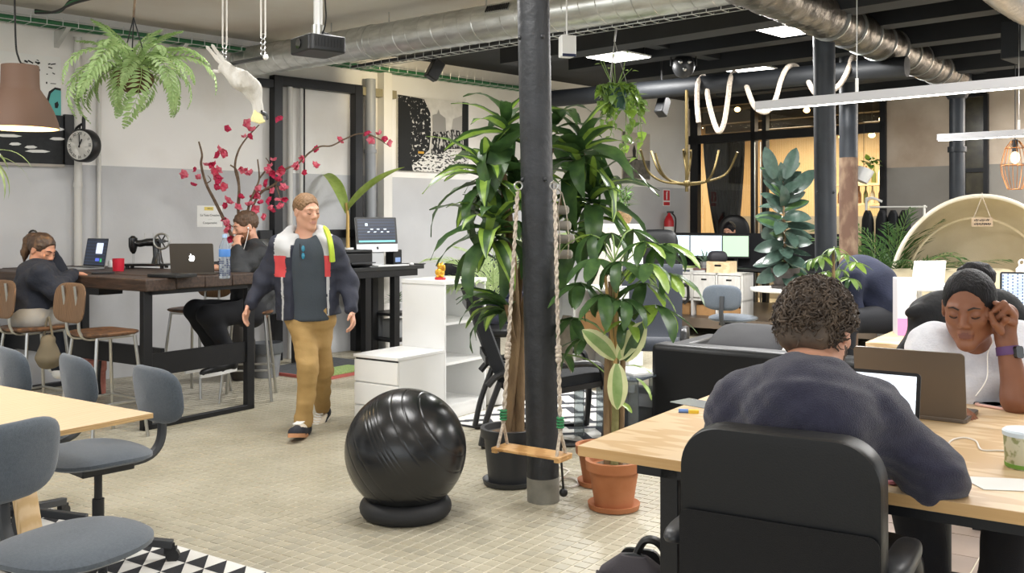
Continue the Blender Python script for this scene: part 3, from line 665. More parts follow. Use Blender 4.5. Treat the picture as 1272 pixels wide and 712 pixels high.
# ================================================================ long bar table by the wall
K0 = V((-2.49, 6.6, 0)); TT = 1.04
BT = thing('bar_table', 'long high table of dark reclaimed timber on a black steel frame', 'table', K0, ROT)
for i in range(4): MB().box((-1.15+random.uniform(-.006, .006), .124+.2475*i, TT-.0425+random.uniform(-.003, .003)), (2.3, .243, .085)).build('plank', DARKWOOD, BT, bev=.008)
for x in (-.06, -2.22):
    f_ = MB()
    for y in (.045, .945): MB().box((x, y, (TT-.085)/2), (.05, .07, TT-.085)).build('leg', STEEL, BT, bev=.004)
    MB().box((x, .495, .018), (.05, .97, .036)).build('floor_bar', STEEL, BT, bev=.004)
    MB().box((x, .495, .44), (.02, .83, .155)).build('cross_panel', STEEL, BT)
    MB().box((x, .495, TT-.1), (.05, .9, .03)).build('top_bar', STEEL, BT)
MB().box((-1.14, .2, .47), (2.1, .03, .14)).build('side_rail', STEEL, BT)
MB().box((-1.0, .3, TT-.125), (.3, .2, .07)).build('drawer_box', STEEL, BT)
def S2(px, py, z): q = FL(px, py, z); return (q.x, q.y, 0)
st = bar_stool('brown bar stool standing empty at the near side of the timber table', S2(128, 411, .71), ROT-.02)
sw = dup(st, S2(42, 405, .71), ROT+.02, 'brown bar stool under the woman in navy at the timber table')
s3 = dup(st, (-2.62, 8.05, 0), ROT+PI+.25, 'brown bar stool standing empty at the far side of the timber table')
s4 = dup(st, (-2.13, 7.85, 0), ROT+PI+.75, 'brown bar stool under the seated man in the black jacket')
def on_table(px, py, z=TT): q = FL(px, py, z); return q
p = on_table(100, 334); la = laptop('open laptop with a dark screen in front of the woman in navy', p, ROT-.15, .33, .24, 100, ALU, SCRD)
lid_ = [c for c in la.children if c.name.startswith('lid')][0]; m_lid = Matrix.Translation((0, .116, .012)) @ Matrix.Rotation(R(-10), 4, 'X') @ Matrix.Rotation(R(90), 4, 'X')
for nm_, x_, y_, w_, h_, c_ in (('screen_picture', .05, .155, .1, .09, 'c9d2ea'), ('screen_swatch', .04, .06, .06, .025, '4f63c8'), ('screen_swatch', .095, .055, .025, .03, '2fa35c')): MB().prism([(x+x_, y+y_) for x, y in rrect(w_, h_, .003, 1)], .0042, .0048, m_lid).build(nm_, mat('screen_'+c_, c_, .5, emit=(c_, .8)), lid_, smooth=False)
la.rotation_euler = (0, 0, ROT-.05)
p = on_table(228, 341); lb = laptop('open dark grey laptop with a glowing emblem facing the camera side', p+V((.06, .12, 0)), ROT+PI+.62, .32, .22, 100, ALUDK, SCRW, WHITEEM)
b = MB().prism(rrect(.3, .2, .02), 0, .022); o = b.build('closed_laptop', BLKP, None, bev=.004, loc=on_table(214, 344)); o.rotation_euler = (0, 0, ROT+.1); tag(o, 'closed black laptop lying before the grey laptop', 'laptop')
# sewing machine
p = on_table(177, 334); sm_ = thing('sewing_machine', 'antique black sewing machine with a spoked handwheel', 'sewing machine', p+V((0, .1, 0)), .05)
BLKGL = mat('black_enamel', '17181a', .22, coat=.5)
MB().box((0, 0, .03), (.36, .17, .022)).build('bed_plate', BLKGL, sm_, bev=.006); 
for sx in (-1, 1):
    for sy in (-1, 1): MB().cyl((sx*.14, sy*.06, 0), (sx*.14, sy*.06, .02), .016, n=10).build('foot', BLKGL, sm_)
MB().tube([(.085, 0, .04), (.085, 0, .1), (.08, 0, .17), (.075, 0, .225)], [.05, .036, .034, .036], 16).build('pillar', BLKGL, sm_)
MB().tube(bez([(.09, 0, .215), (.0, 0, .215), (-.06, 0, .205), (-.115, 0, .215)], 4), [.034]*5+[.03]*4+[.028]*4, 16).build('arm', BLKGL, sm_)
MB().tube([(-.115, 0, .27), (-.115, 0, .25), (-.115, 0, .18), (-.112, 0, .14), (-.11, 0, .12)], [.012, .036, .036, .024, .01], 14).build('head', BLKGL, sm_)
for x in (-.118, -.106): MB().cyl((x, 0, .12), (x, 0, .045), .0035, n=6).build('needle_bar', CHROME, sm_)
for x in (-.02, .05): MB().cyl((x, 0, .23), (x, 0, .29), .003, n=6).build('spool_pin', CHROME, sm_)
hw = Matrix.Translation((.135, -.055, .225))
wh = MB().tube([hw @ V((.062*math.cos(2*PI*i/28), 0, .062*math.sin(2*PI*i/28))) for i in range(28)], .009, 8, closed=True).build('handwheel', CHROME, sm_)
for i in range(6): MB().cyl(hw @ V((0, 0, 0)), hw @ V((.058*math.cos(PI*i/3), 0, .058*math.sin(PI*i/3))), .007, .005, 8).build('spoke', BLKGL, wh)
MB().cyl(hw @ V((0, .06, 0)), hw @ V((0, -.014, 0)), .018, n=14).build('hub', BLKGL, wh)
p = on_table(147, 337); o = MB().lathe([(.001, .004), (.036, .004), (.04, 0), (.043, .03), (.045, .1), (.041, .1), (.038, .02), (.001, .015)], 24).build('mug', mat('red_plastic', 'c31a34', .4), None, loc=p); tag(o, 'red mug on the timber table beside the sewing machine', 'mug')
p = on_table(279, 346); bt = thing('water_bottle', 'clear plastic water bottle with a blue label band', 'bottle', p)
PET = mat('clear_pet', 'dfe7ee', .08, trans=.0, spec=.7); PETG = GLASS
MB().lathe([(.034, 0), (.038, .01), (.036, .04), (.038, .05), (.036, .08), (.038, .1), (.036, .13), (.038, .17), (.037, .22), (.016, .265), (.014, .285), (.001, .285)], 20).build('bottle_body', mat('frosted_pet', 'd5dfea', .15, trans=.7, spec=.6), bt)
MB().lathe([(.0385, .15), (.039, .152), (.039, .2), (.0385, .202)], 20).build('label_band', mat('blue_label', '4f86cf', .5), bt)
MB().lathe([(.017, .28), (.017, .305), (.001, .306)], 14).build('cap', mat('pale_blue_cap', 'a9c6e8', .4), bt)
b = MB()
for i in range(9):
    for j in range(16):
        if random.random() < .5: a = 2*PI*j/16; b.box((.038*math.cos(a), .038*math.sin(a), .025+.0135*i), (.003, .011, .007), rz=a)
o = b.build('label_print', mat('dark_blue_print', '2c3558', .6), bt, smooth=False); o['kind'] = 'stuff'
p = on_table(128, 340); o = MB().prism(rrect(.16, .09, .01), 0, .012).build('notebook', BLKP, None, loc=p); o.rotation_euler = (0, 0, .4); tag(o, 'black notebook beside the red mug', 'notebook')
p = on_table(137, 332); o = MB().lathe([(.02, 0), (.021, .035), (.012, .06), (.001, .062)], 12).build('adapter', WHITE, None, loc=p); tag(o, 'small white charger plug behind the red mug', 'charger')
# bag on the floor behind the stools
p = FL(112, 492); bg = thing('satchel', 'salmon pink bag with black straps on the floor under the timber table', 'bag', p, ROT)
sat = mat('salmon_leather', 'c07a6c', .6, col2='ad6759', scale=20); MB().prism(rrect(.26, .16, .05), 0, .3).build('body', sat, bg, bev=.025); MB().prism(rrect(.27, .17, .05), .2, .31).build('flap', sat, bg, bev=.02)
for x in (-.135, .135): MB().tube(bez([(x, 0, .02), (x*1.1, -.02, .15), (x*1.0, 0, .3)], 5), .014, 8).build('strap', BLKP, bg)
# ================================================================ light desk at the lower left with swivel chairs
KD = V((-1.313, 3.55, 0)); LD = thing('plywood_desk', 'pale plywood desk with a sharp corner reaching into the room', 'desk', KD, ROT)
MB().box((-.95, -.5, .731), (1.9, 1.0, .018)).build('desktop', mat('pale_birch_top', 'dcc4a3', .45, col2='d2b791', scale=1.5, stretch=(9, 1, 9), wave=5), LD)
MB().box((-.95, -1.0008, .731), (1.9, .002, .018)).box((.0008, -.5, .731), (.002, 1.0, .018)).build('edge_band', PLYEDGE, LD)
PINE = mat('pale_pine', 'd9bd93', .55, col2='c9a878', scale=2, stretch=(8, 8, 1), wave=3, lo=.2, hi=.9)
iv = LD.matrix_world
mL = Matrix.Translation(KD) @ Matrix.Rotation(ROT, 4, 'Z'); mLi = mL.inverted()
for (pt, pb) in (((20, 600, 3.2), (66, 800, 3.05)), ((-60, 560, 3.45), (-120, 760, 3.45))):
    a = mLi @ P(*pt); c_ = mLi @ P(*pb); a.z = .72; c_ = a+(c_-a)*1.0; c_.z = .0
    MB().bar(a, c_, .07, .03).build('trestle_leg', PINE, LD, bev=.003)
a = mLi @ P(-60, 668, 3.2); c_ = mLi @ P(48, 700, 3.12); MB().bar(a, c_, .03, .05).build('stretcher', PINE, LD, bev=.003)
MB().box((-.9, -.5, .7), (1.2, .06, .04)).build('trestle_bar', PINE, LD)
mk = lambda px, py, h: (lambda q: (q.x, q.y, 0))(FL(px, py, h))
ch1 = swivel_chair('grey swivel chair at the desk corner, its back towards the open floor', mk(122, 563, .47), R(138), a0=.25)
ch2 = dup(ch1, mk(82, 664, .505), R(-115), 'nearest grey swivel chair, partly on the triangle patterned rug')
ch2.scale = (.97, .97, 1.02)
ch3 = dup(ch1, mk(24, 541, .46), R(134), 'grey swivel chair behind the plywood desk in front of the salmon bag')
ch4 = dup(ch1, mk(-54, 524, .47), R(134), 'grey swivel chair behind the plywood desk cut off by the frame edge')
# pendant lamp
p = P(25, 160, 6.3); t = thing('pendant_lamp', 'large matt brown metal pendant lamp above the woman in navy', 'lamp', p)
BROWN = mat('matt_brown_shade', '6a5142', .7, bump=.1, scale=80); INNER = mat('cream_shade_inside', 'f3dfb0', .6)
pr = [(.235, 0), (.225, .05), (.2, .12), (.165, .19), (.135, .235), (.118, .262), (.115, .3), (.112, .41), (.03, .412), (.001, .412)]
MB().lathe(pr, 40, cap=False).build('lamp_shade', BROWN, t); MB().lathe([(.2, .09), (.232, .001), (.229, .001), (.195, .12), (.13, .23), (.05, .3), (.001, .3)], 40, cap=False).build('shade_lining', INNER, t)
MB().sph((0, 0, .12), .05, 16, 10).build('bulb', mat('pendant_bulb_glow', 'ffe6b8', .5, emit=('ffd596', 8)), t)
MB().tube(bez([(.02, 0, .41), (-.01, 0, .46), (-.03, 0, .6), (-.04, 0, CEIL-p.z)], 6), .006, 6).build('cord', BLKCAB, t)
l = bpy.data.lights.new('pendant_light', 'POINT'); l.energy = 9; l.color = (1, .8, .5); l.shadow_soft_size = .05; lo_ = bpy.data.objects.new('pendant_light', l); COL.objects.link(lo_); lo_.location = p+V((0, 0, .03))
# ================================================================ things on the long wall
def on_wall(px, py, off): return wall_P(px, py, off)
WR = RW   # wall things: local x along the wall, local -y into the room
def wsize(p, dpx): return dpx*p.y/FP
def flat_on_wall(name, lab, cat, px0, px1, py0, py1, th, m_, off=.0):
    a, c_ = on_wall(px0, (py0+py1)/2, off), on_wall(px1, (py0+py1)/2, off); ln = (c_-a).length; mid = (a+c_)/2
    z0, z1 = HC-(py1-HZ)/FP*mid.y, HC-(py0-HZ)/FP*mid.y
    t = thing(name, lab, cat, (mid.x, mid.y, (z0+z1)/2), WR)
    MB().box((0, -th/2, 0), (ln, th, z1-z0)).build('board', m_, t); return t, ln, z1-z0
PAPER = mat('white_paper', 'e4e4e1', .8); INK = mat('black_ink', '1b1b1d', .8); TEAL = mat('teal_print', '59aaa6', .7)
t, ln, hh = flat_on_wall('art_print', 'white ink drawing print with a teal figure above the dark picture', 'poster', -8, 75, 67, 150, .006, PAPER)
b = MB()
for i in range(26): b.box((random.uniform(-.05, .22), -.007, random.uniform(-.05, .26)), (random.uniform(.01, .05), .002, random.uniform(.006, .018)), rot=Matrix.Rotation(random.uniform(-.5, .5), 4, 'Y'))
b.build('ink_mark', INK, t, smooth=False)['kind'] = 'stuff'
mm = Matrix.Rotation(R(90), 4, 'X')
def wpoly(pts, y0=-.0065, y1=-.009): return MB().prism([(x, z) for x, z in pts], 0, .0025, Matrix.Translation((0, y0, 0)) @ mm)
x0 = ln/2
wpoly([(x0-.105, -hh/2+.0), (x0-.125, -.12), (x0-.1, -.02), (x0-.05, .02), (x0, .015), (x0, -hh/2)]).build('figure_outline', INK, t, smooth=False)
wpoly([(x0-.09, -hh/2), (x0-.105, -.12), (x0-.085, -.035), (x0-.05, .0), (x0, -.005), (x0, -hh/2)], -.0092).build('teal_figure', TEAL, t, smooth=False)
wpoly([(x0-.05, -.16), (x0-.055, -.12), (x0-.03, -.1), (x0-.02, -.13), (x0-.03, -.16)], -.0118).build('figure_eye', INK, t, smooth=False)
t, ln, hh = flat_on_wall('dark_picture', 'dark canvas with white brush strokes behind the pendant lamp', 'picture', -10, 77, 141, 203, .03, mat('dark_canvas', '2e3032', .8, col2='26282b', scale=20))
for k in range(9):
    x, z = random.uniform(-.25, .25), random.uniform(-.16, .1); w_ = random.uniform(.08, .22)
    wpoly([(x-w_/2, z-.004), (x-w_*.2, z-.012), (x+w_*.3, z-.008), (x+w_/2, z+.004), (x+w_*.2, z+.016), (x-w_*.3, z+.012)], -.031-.0004*k).build('brush_stroke', PAPER, t, smooth=False)
MB().box((0, -.018, -hh/2-.012), (ln+.02, .04, .024)).build('ledge', mat('grey_wood_ledge', 'a8a29a', .7), t)
t, ln, hh = flat_on_wall('clock_board', 'narrow black panel carrying the clock bracket', 'panel', 78, 93, 143, 205, .05, BLKP)
# clock
p = on_wall(104, 181, .34); cl = thing('wall_clock', 'round black station clock with roman numerals on an iron bracket', 'clock', p, R(-14))
rr = 19.5*p.y/FP; m90 = Matrix.Rotation(R(90), 4, 'X')
MB().lathe([(rr*.9, -.05), (rr*1.0, -.052), (rr*1.06, -.04), (rr*1.06, .04), (rr, .052), (rr*.9, .05), (.001, .05)], 40, m=m90).build('case', BLKP, cl)
fc = MB().lathe([(.001, .0), (rr*.93, .0)], 40, m=Matrix.Translation((0, -.0515, 0)) @ m90).build('dial', mat('cream_dial', 'f0eee8', .6), cl)
for i, nm in enumerate(('XII', 'I', 'II', 'III', 'IV', 'V', 'VI', 'VII', 'VIII', 'IX', 'X', 'XI')):
    a = PI/2-i*PI/6; text(nm, rr*.27, INK, fc, (rr*.74*math.cos(a), -.053, rr*.74*math.sin(a)), (R(90), -(a-PI/2), 0), 'numeral')
for a, L_, w_ in ((R(66), rr*.42, .012), (R(92), rr*.66, .008)):
    MB().bar((-.02*math.cos(a), -.055, -.02*math.sin(a)), (L_*math.cos(a), -.055, L_*math.sin(a)), w_, .002, up=(0, 1, 0)).build('hand', INK, fc)
br_ = MB().tube(bez([(-.02, 0, rr+.05), (-.12, .06, rr+.02), (-.2, .12, rr-.05)], 6), .011, 8); br_.cyl((0, 0, rr), (0, 0, rr+.1), .015, n=10); br_.sph((0, 0, rr+.11), .014, 8, 6)
br_.tube(bez([(-.05, .02, rr+.03), (-.11, .06, rr-.04), (-.18, .11, rr-.02), (-.14, .08, rr+.02)], 5), .007, 6); br_.build('bracket', STEEL, cl)
# pipes up the wall
def wpipe(name, lab, px, z0, z1, r_, m_, off, clips=()):
    p = on_wall(px, 272, off); t = thing(name, lab, 'pipe', (p.x, p.y, 0)); MB().cyl((0, 0, z0), (0, 0, z1), r_, n=16).build('pipe', m_, t)
    for z in clips: MB().cyl((0, 0, z-.02), (0, 0, z+.02), r_*1.18, n=16).build('clip', m_, t)
    return t
PIPEW = mat('pale_painted_pipe', 'c9c7c2', .5); PIPEG = mat('grey_pvc_pipe', '8f9296', .45)
wpipe('wall_pipe', 'pale thick pipe running up the wall behind the clock', 97, .9, 3.05, .034, PIPEW, .05, (1.75, 2.6))
wpipe('wall_pipe', 'thin pale conduit up the wall just right of the clock', 123, .9, 3.05, .018, PIPEW, .03, (1.9,))
wpipe('wall_pipe', 'pale pipe up the wall inside the black steel frame', 360, .0, 2.9, .03, PIPEW, .05, (1.6,))
wpipe('wall_pipe', 'slim pale pipe with a black cable inside the steel frame', 374, .0, 2.9, .018, PIPEW, .04)
wpipe('wall_pipe', 'black cable conduit inside the black steel frame', 378, 1.2, 2.9, .009, BLKCAB, .03)
dp = wpipe('drain_pipe', 'thick grey drain pipe beside the standing desk', 460, .55, 3.0, .06, PIPEG, .1, (1.1, 2.2))
MB().tube(bez([(0, 0, .56), (.0, 0, .45), (.1, 0, .32), (.11, 0, .1), (.11, 0, 0)], 6), .06, 16).build('elbow', PIPEG, dp)
b = MB(); p = on_wall(474, 272, 0); b.box((0, -.06, 1.6), (.12, .12, 3.2)); o = struct(b, 'trim_1', mat('white_pilaster', 'dedbd4', .8)); o.location = (p.x, p.y, 0); o.rotation_euler = (0, 0, RW)
# notice
t, ln, hh = flat_on_wall('paper_notice', 'white paper notice with a yellow tag taped to the grey wall', 'notice', 244.5, 276, 255.5, 282, .003, PAPER)
o = MB().box((-.01, -.004, hh/2-.03), (.095, .002, .034)).build('yellow_tag', mat('yellow_print', 'e6cf6d', .7), t)
fr = (R(90), 0, 0)
for s_, sz, z in (('MENU', .02, hh/2-.03), ('La Taza Creativa', .03, .01), ('~ ~ ~', .018, -.03), ('Cooperativa', .03, -.065)): text(s_, sz, mat('grey_ink', '55565a', .8), t, (0, -.0055, z), fr)
# monochrome street picture
t, ln, hh = flat_on_wall('street_canvas', 'large black and white street scene canvas on the wall', 'picture', 492, 579, 123, 214, .035, mat('canvas_white', 'cfccc6', .8, col2='c0bdb7', scale=10))
fx, fz = ln/2, hh/2
CB = mat('canvas_black', '16181a', .8); CG = mat('canvas_grey', '8d8b88', .8); CD = mat('canvas_speckled', '131517', .8, col2='d2d0cc', scale=26, stretch=(1, 1, 1), detail=8, lo=.58, hi=.63)
def cp(pts, nm, m_, k): wpoly([(x*fx, z*fz) for x, z in pts], -.0355-.0006*k).build(nm, m_, t, smooth=False)
cp([(-1, -1), (1, -1), (1, -.55), (.5, -.35), (-.2, -.5), (-1, -.3)], 'cobbles', mat('canvas_cobbles', '1b1c1e', .8, col2='d8d6d2', scale=22, stretch=(1, 1, 2), detail=6, lo=.42, hi=.5), 1)
cp([(-.05, .1), (-.05, .55), (.08, .6), (.12, .72), (.16, .6), (.32, .5), (.34, .05)], 'house_silhouette', CG, 2)
cp([(.5, .2), (.55, .5), (.82, .62), (.84, .2)], 'house_silhouette', mat('canvas_midgrey', 'a5a29e', .8), 3)
cp([(-1, -.9), (-1, 1), (-.3, .96), (-.12, .6), (-.1, .1), (-.15, -.4), (-.5, -.75)], 'dark_trees', CD, 4)
cp([(-1, -1), (-1, .9), (-.75, .8), (-.62, .3), (-.7, -.5), (-.6, -1)], 'dark_edge', CB, 5)
cp([(.8, -.35), (.82, 1), (1, 1), (1, -.5)], 'dark_trunk', CB, 5)
cp([(-.1, -.5), (-.05, .1), (.3, .12), (.5, .2), (.85, .18), (.85, -.3), (.4, -.35), (.2, -.5)], 'market_stalls', mat('canvas_stalls', '1a1b1d', .8, col2='bdbab6', scale=40, stretch=(1, 1, .4), detail=6, lo=.52, hi=.58), 6)
cp([(-.46, -.52), (-.46, -.46), (-.3, -.46), (-.3, -.52)], 'ochre_spot', mat('ochre_print', 'c89a3a', .7), 7)
# small statue picture and the signs further along
t, ln, hh = flat_on_wall('statue_picture', 'small grey picture of a seated stone statue above the grey paint', 'picture', 772, 806, 165, 223, .02, mat('pale_grey_print', 'c5bcb0', .8))
MB().box((-ln/2+.03, -.021, 0), (.06, .004, hh)).box((.02, -.021, -hh*.28), (ln-.04, .004, hh*.4)).build('dark_print_area', mat('print_grey', '77736d', .8, col2='57544f', scale=14), t, smooth=False)
wpoly([(-.12, -.06), (-.09, .0), (-.1, .08), (-.06, .17), (-.02, .08), (-.03, .0), (.03, -.06)], -.0235).build('statue_figure', mat('statue_print', '34322f', .8), t, smooth=False)
t, ln, hh = flat_on_wall('fire_sign', 'red and white extinguisher sign on the grey wall', 'sign', 823.5, 832, 235.5, 256, .004, WHITE)
RED = mat('signal_red', 'c2202a', .4)
MB().box((0, -.006, hh*.14), (ln*.86, .003, hh*.62)).build('red_field', RED, t, smooth=False); MB().box((0, -.006, -hh*.36), (ln*.86, .003, hh*.2)).build('red_strip', RED, t, smooth=False)
wpoly([(-.015, -.03), (-.015, .07), (-.005, .1), (.02, .1), (.02, .09), (.01, .07), (.01, -.03)], -.008).build('extinguisher_symbol', WHITE, t, smooth=False)
p = on_wall(831, 280, .12); fe = thing('fire_extinguisher', 'red fire extinguisher hung on the grey wall below its sign', 'fire extinguisher', (p.x, p.y, 0))
zt = P(831, 262, p.y).z
MB().lathe([(.07, zt-.62), (.075, zt-.6), (.075, zt-.16), (.05, zt-.09), (.025, zt-.06), (.02, zt-.03), (.001, zt-.03)], 20).build('cylinder', RED, fe); MB().box((.02, 0, zt-.02), (.1, .03, .03)).build('valve', BLKP, fe); MB().tube(bez([(.04, 0, zt-.03), (.1, 0, zt-.12), (.09, 0, zt-.35)], 5), .012, 8).build('hose', BLKP, fe)
MB().lathe([(.0755, zt-.4), (.076, zt-.39), (.076, zt-.25), (.0755, zt-.24)], 20).build('paper_label', PAPER, fe)
# ================================================================ black steel frame, platform, bin
fa, fb = on_wall(343, 300, .06), on_wall(443, 300, .06); ctr = (fa+fb)/2; hw_ = (fb-fa).length/2
sf = thing('steel_frame', 'tall black steel portal frame standing at the wall', 'frame', (ctr.x, ctr.y, 0), RW)
for x in (-hw_, hw_): MB().box((x, 0, 1.46), (.1, .1, 2.92)).build('post', STEEL, sf, bev=.004)
MB().box((0, 0, 2.87), (2*hw_+.1, .09, .1)).build('top_beam', STEEL, sf, bev=.004); MB().box((-hw_-.12, 0, 2.83), (.2, .08, .08)).build('stub_beam', STEEL, sf)
MB().box((hw_+.28, 0, 2.86), (.5, .08, .09)).build('stub_beam', mat('olive_beam', '8a8266', .6), sf)
MB().box((0, .0, 1.29), (2*hw_+.4, .06, .09)).build('mid_rail', STEEL, sf)
c0 = FL(401, 473); mp_ = thing('floor_platform', 'low dark entrance platform edged with a red strip', 'mat', c0, ROT)
MB().box((-.45, .5, .012), (.9, 1.0, .024)).build('platform_top', mat('dark_grey_mat', '55575a', .85, col2='474a4d', scale=30), mp_)
MB().box((-.45, -.012, .013), (.924, .024, .026)).build('red_edge', mat('faded_red', 'a5554d', .8), mp_); MB().box((.012, .5, .013), (.024, 1.0, .026)).build('red_edge', MATS['faded_red'], mp_)
o = MB().prism(rrect(.62, .3, .02), 0, .014).build('grass_mat', mat('green_turf', '84a05c', .95, col2='a4b878', scale=60, bump=.8, bscale=200), None, loc=FL(418, 465)+V((0, .0, .026))); o.rotation_euler = (0, 0, ROT+R(90)); tag(o, 'green turf mat lying on the dark platform', 'mat')
p = FL(331, 468); t = thing('waste_bin', 'grey mesh waste bin with a liner behind the man walking', 'bin', p)
MB().lathe([(.11, 0), (.14, .3), (.145, .3), (.14, .31), (.105, .02), (.001, .02)], 24).build('body', mat('grey_bin', '7e8083', .6), t); MB().lathe([(.147, .22), (.15, .26), (.146, .315), (.138, .315), (.13, .25)], 18).build('liner', mat('dark_bin_liner', '55585c', .4), t)
# ================================================================ standing desk with the desktop computer
DZ = .95; rt = FL(527, 329, DZ); sd_ = thing('standing_desk', 'black standing desk against the wall beyond the man walking', 'desk', (rt.x, rt.y, 0), RW+R(4))
MB().box((-.75, .23, DZ-.02), (1.5, .46, .04)).build('desktop', mat('black_desktop', '26282a', .35), sd_, bev=.003)
MB().box((-.78, .22, DZ-.075), (1.38, .42, .07)).build('apron', STEEL, sd_)
for x in (-.38, -.78, -1.4):
    for y in ((.06, .4) if x != -.78 else (.06,)): MB().box((x, y, (DZ-.11)/2), (.075, .075, DZ-.11)).build('leg', STEEL, sd_)
MB().box((-.19, .3, .42), (.34, .4, .03)).build('shelf', STEEL, sd_); MB().box((-.19, .3, .14), (.34, .4, .03)).build('shelf', STEEL, sd_)
mD = Matrix.Translation((rt.x, rt.y, 0)) @ Matrix.Rotation(RW+R(4), 4, 'Z')
def desk_pt(x, y): return mD @ V((x, y, DZ))
im = thing('desktop_computer', 'all in one desktop computer with a dark editing screen', 'computer', desk_pt(-.38, .3), RW+R(4)-R(14))
MB().prism(rrect(.2, .17, .01), 0, .008).build('foot', ALU, im); MB().bar((0, .06, .0), (0, .07, .2), .17, .01, up=(0, 1, 0)).build('stand', ALU, im)
mI = Matrix.Translation((0, .04, .14)) @ Matrix.Rotation(R(82), 4, 'X')
bd = MB().prism([(x, y+.19) for x, y in rrect(.5, .38, .012)], -.012, .004, mI).build('body', ALU, im, bev=.003)
MB().prism([(x, y+.233) for x, y in rrect(.496, .29, .008)], .004, .006, mI).build('bezel', BLKP, bd); MB().prism([(x, y+.235) for x, y in rrect(.45, .25, .002)], .006, .0068, mI).build('display', SCRD, bd)
b = MB()
for i in range(7): b.prism([(x-.1+.04*i+random.uniform(-.01, .01), y+.22+.03*(i % 2)) for x, y in rrect(.028, .012, .002, 1)], .0068, .0074, mI)
b.prism([(x-.12, y+.3) for x, y in rrect(.03, .03, .002, 1)], .0068, .0074, mI); b.build('screen_icons', mat('pale_icons', 'cfdae6', .5, emit=('cfdae6', .7)), bd, smooth=False)['kind'] = 'stuff'
MB().prism([(x, y+.118) for x, y in rrect(.44, .02, .002)], .0068, .0074, mI).build('dock_strip', mat('teal_dock', '6fb3b8', .5, emit=('6fb3b8', .7)), bd)
fruit_logo(.03, mI @ Matrix.Translation((0, .045, .004)), bd, BLKP)
o = MB().prism(rrect(.42, .12, .01), 0, .012).build('keyboard', WHITE, None, bev=.002, loc=desk_pt(-.42, .08)); o.rotation_euler = (0, 0, RW); tag(o, 'slim white keyboard before the desktop computer', 'keyboard')
o = MB().sph((0, 0, .008), (.03, .05, .016), 14, 8).build('mouse', WHITE, None, loc=desk_pt(-.1, .1)); tag(o, 'white mouse at the end of the standing desk', 'mouse')
o = MB().prism(rrect(.3, .22, .01), 0, .008).build('mouse_pad', BLKP, None, loc=desk_pt(-.0, .2)); tag(o, 'black mouse mat overhanging the end of the standing desk', 'mouse mat')
pr_ = thing('printer', 'black printer on the standing desk behind the man walking', 'printer', desk_pt(-.88, .25), RW)
MB().box((0, 0, .08), (.46, .3, .15)).build('body', BLKP, pr_, bev=.02); MB().box((0, -.02, .165), (.42, .3, .03)).build('lid', BLKP, pr_, bev=.01); MB().box((.0, -.24, .05), (.3, .12, .012)).build('tray', DKGREY, pr_)
sp = thing('desk_speaker', 'small black box with a blue panel beside the desktop computer', 'speaker', desk_pt(-.1, .38), RW)
MB().box((0, 0, .08), (.12, .14, .16)).build('cabinet', BLKP, sp, bev=.006); MB().box((.0, -.072, .05), (.07, .004, .05)).build('blue_panel', mat('blue_panel', '8ea8d8', .5), sp)
p = FL(500, 424); t = thing('floor_crate', 'grey plastic box with plug sockets under the standing desk', 'box', mD @ V((-.17, .28, .157)), RW)
MB().box((0, 0, .1), (.2, .2, .2)).build('box_body', mat('grey_box', '8f9294', .6), t, bev=.006)
for k in range(3): MB().cyl((-.06, -.1, .04+.055*k), (-.06, -.106, .04+.055*k), .02, n=12).build('socket', mat('dark_grey_socket', '5c5f62', .5), t)
# ================================================================ white stepped storage unit
C0 = V((-.766, 6.55, 0))
wc = thing('drawer_chest', 'low white drawer chest in front of the tall white shelf', 'cabinet', C0, ROT)
MB().box((-.2, .255, .245), (.4, .49, .49)).build('carcass', WHITE, wc); MB().box((-.2, .245, .5), (.41, .51, .022)).build('top_board', WHITE, wc, bev=.003)
for k, (z0, z1) in enumerate(((.325, .475), (.165, .315), (.02, .155))): MB().box((-.2, .002, (z0+z1)/2), (.394, .018, z1-z0)).build('drawer_front', WHITE, wc, bev=.003)
MB().box((-.2, .012, .482), (.38, .02, .014)).build('gap_shade_strip', DKGREY, wc)  # charcoal strip paints the shade under the top board
C1 = C0+V((.560, .829, 0))*.505
ws = thing('shelf_unit', 'tall white open shelf unit behind the drawer chest', 'shelf', C1, ROT)
MB().box((-.2, .009, .5), (.4, .018, 1.0)).build('side_panel', WHITE, ws, bev=.002); MB().box((-.2, .5, .5), (.4, .018, 1.0)).build('side_panel', WHITE, ws, bev=.002)
MB().box((-.2, .255, .99), (.41, .52, .03)).build('top_board', WHITE, ws, bev=.002); MB().box((-.394, .255, .5), (.012, .48, .98)).build('back_panel', WHITE, ws)
for z in (.09, .4, .69): MB().box((-.2, .255, z), (.39, .474, .018)).build('shelf_board', WHITE, ws)
MB().box((-.02, .255, .04), (.018, .474, .08)).build('plinth', WHITE, ws)
mW = Matrix.Translation(C1) @ Matrix.Rotation(ROT, 4, 'Z')
g = thing('golden_figurine', 'small golden seated figurine on a red base on the tall shelf', 'figurine', mW @ V((-.12, .1, 1.005)))
GOLD = mat('gold_paint', 'd9a63a', .3, .6)
MB().lathe([(.04, 0), (.042, .012), (.035, .018), (.001, .018)], 18).build('base', RED, g)
b = MB(); b.sph((0, 0, .05), (.034, .03, .038), 14, 10); b.sph((0, -.004, .1), (.024, .022, .023), 14, 10); b.sph((-.026, -.01, .055), (.011, .012, .022), 10, 8); b.sph((.03, -.008, .085), (.01, .01, .026), 10, 8); b.sph((-.016, -.02, .025), (.014, .02, .01), 10, 8); b.sph((.016, -.02, .025), (.014, .02, .01), 10, 8); b.cyl((-.014, 0, .115), (-.018, 0, .134), .008, .001, 8); b.cyl((.014, 0, .115), (.018, 0, .134), .008, .001, 8)
b.build('figure', GOLD, g)
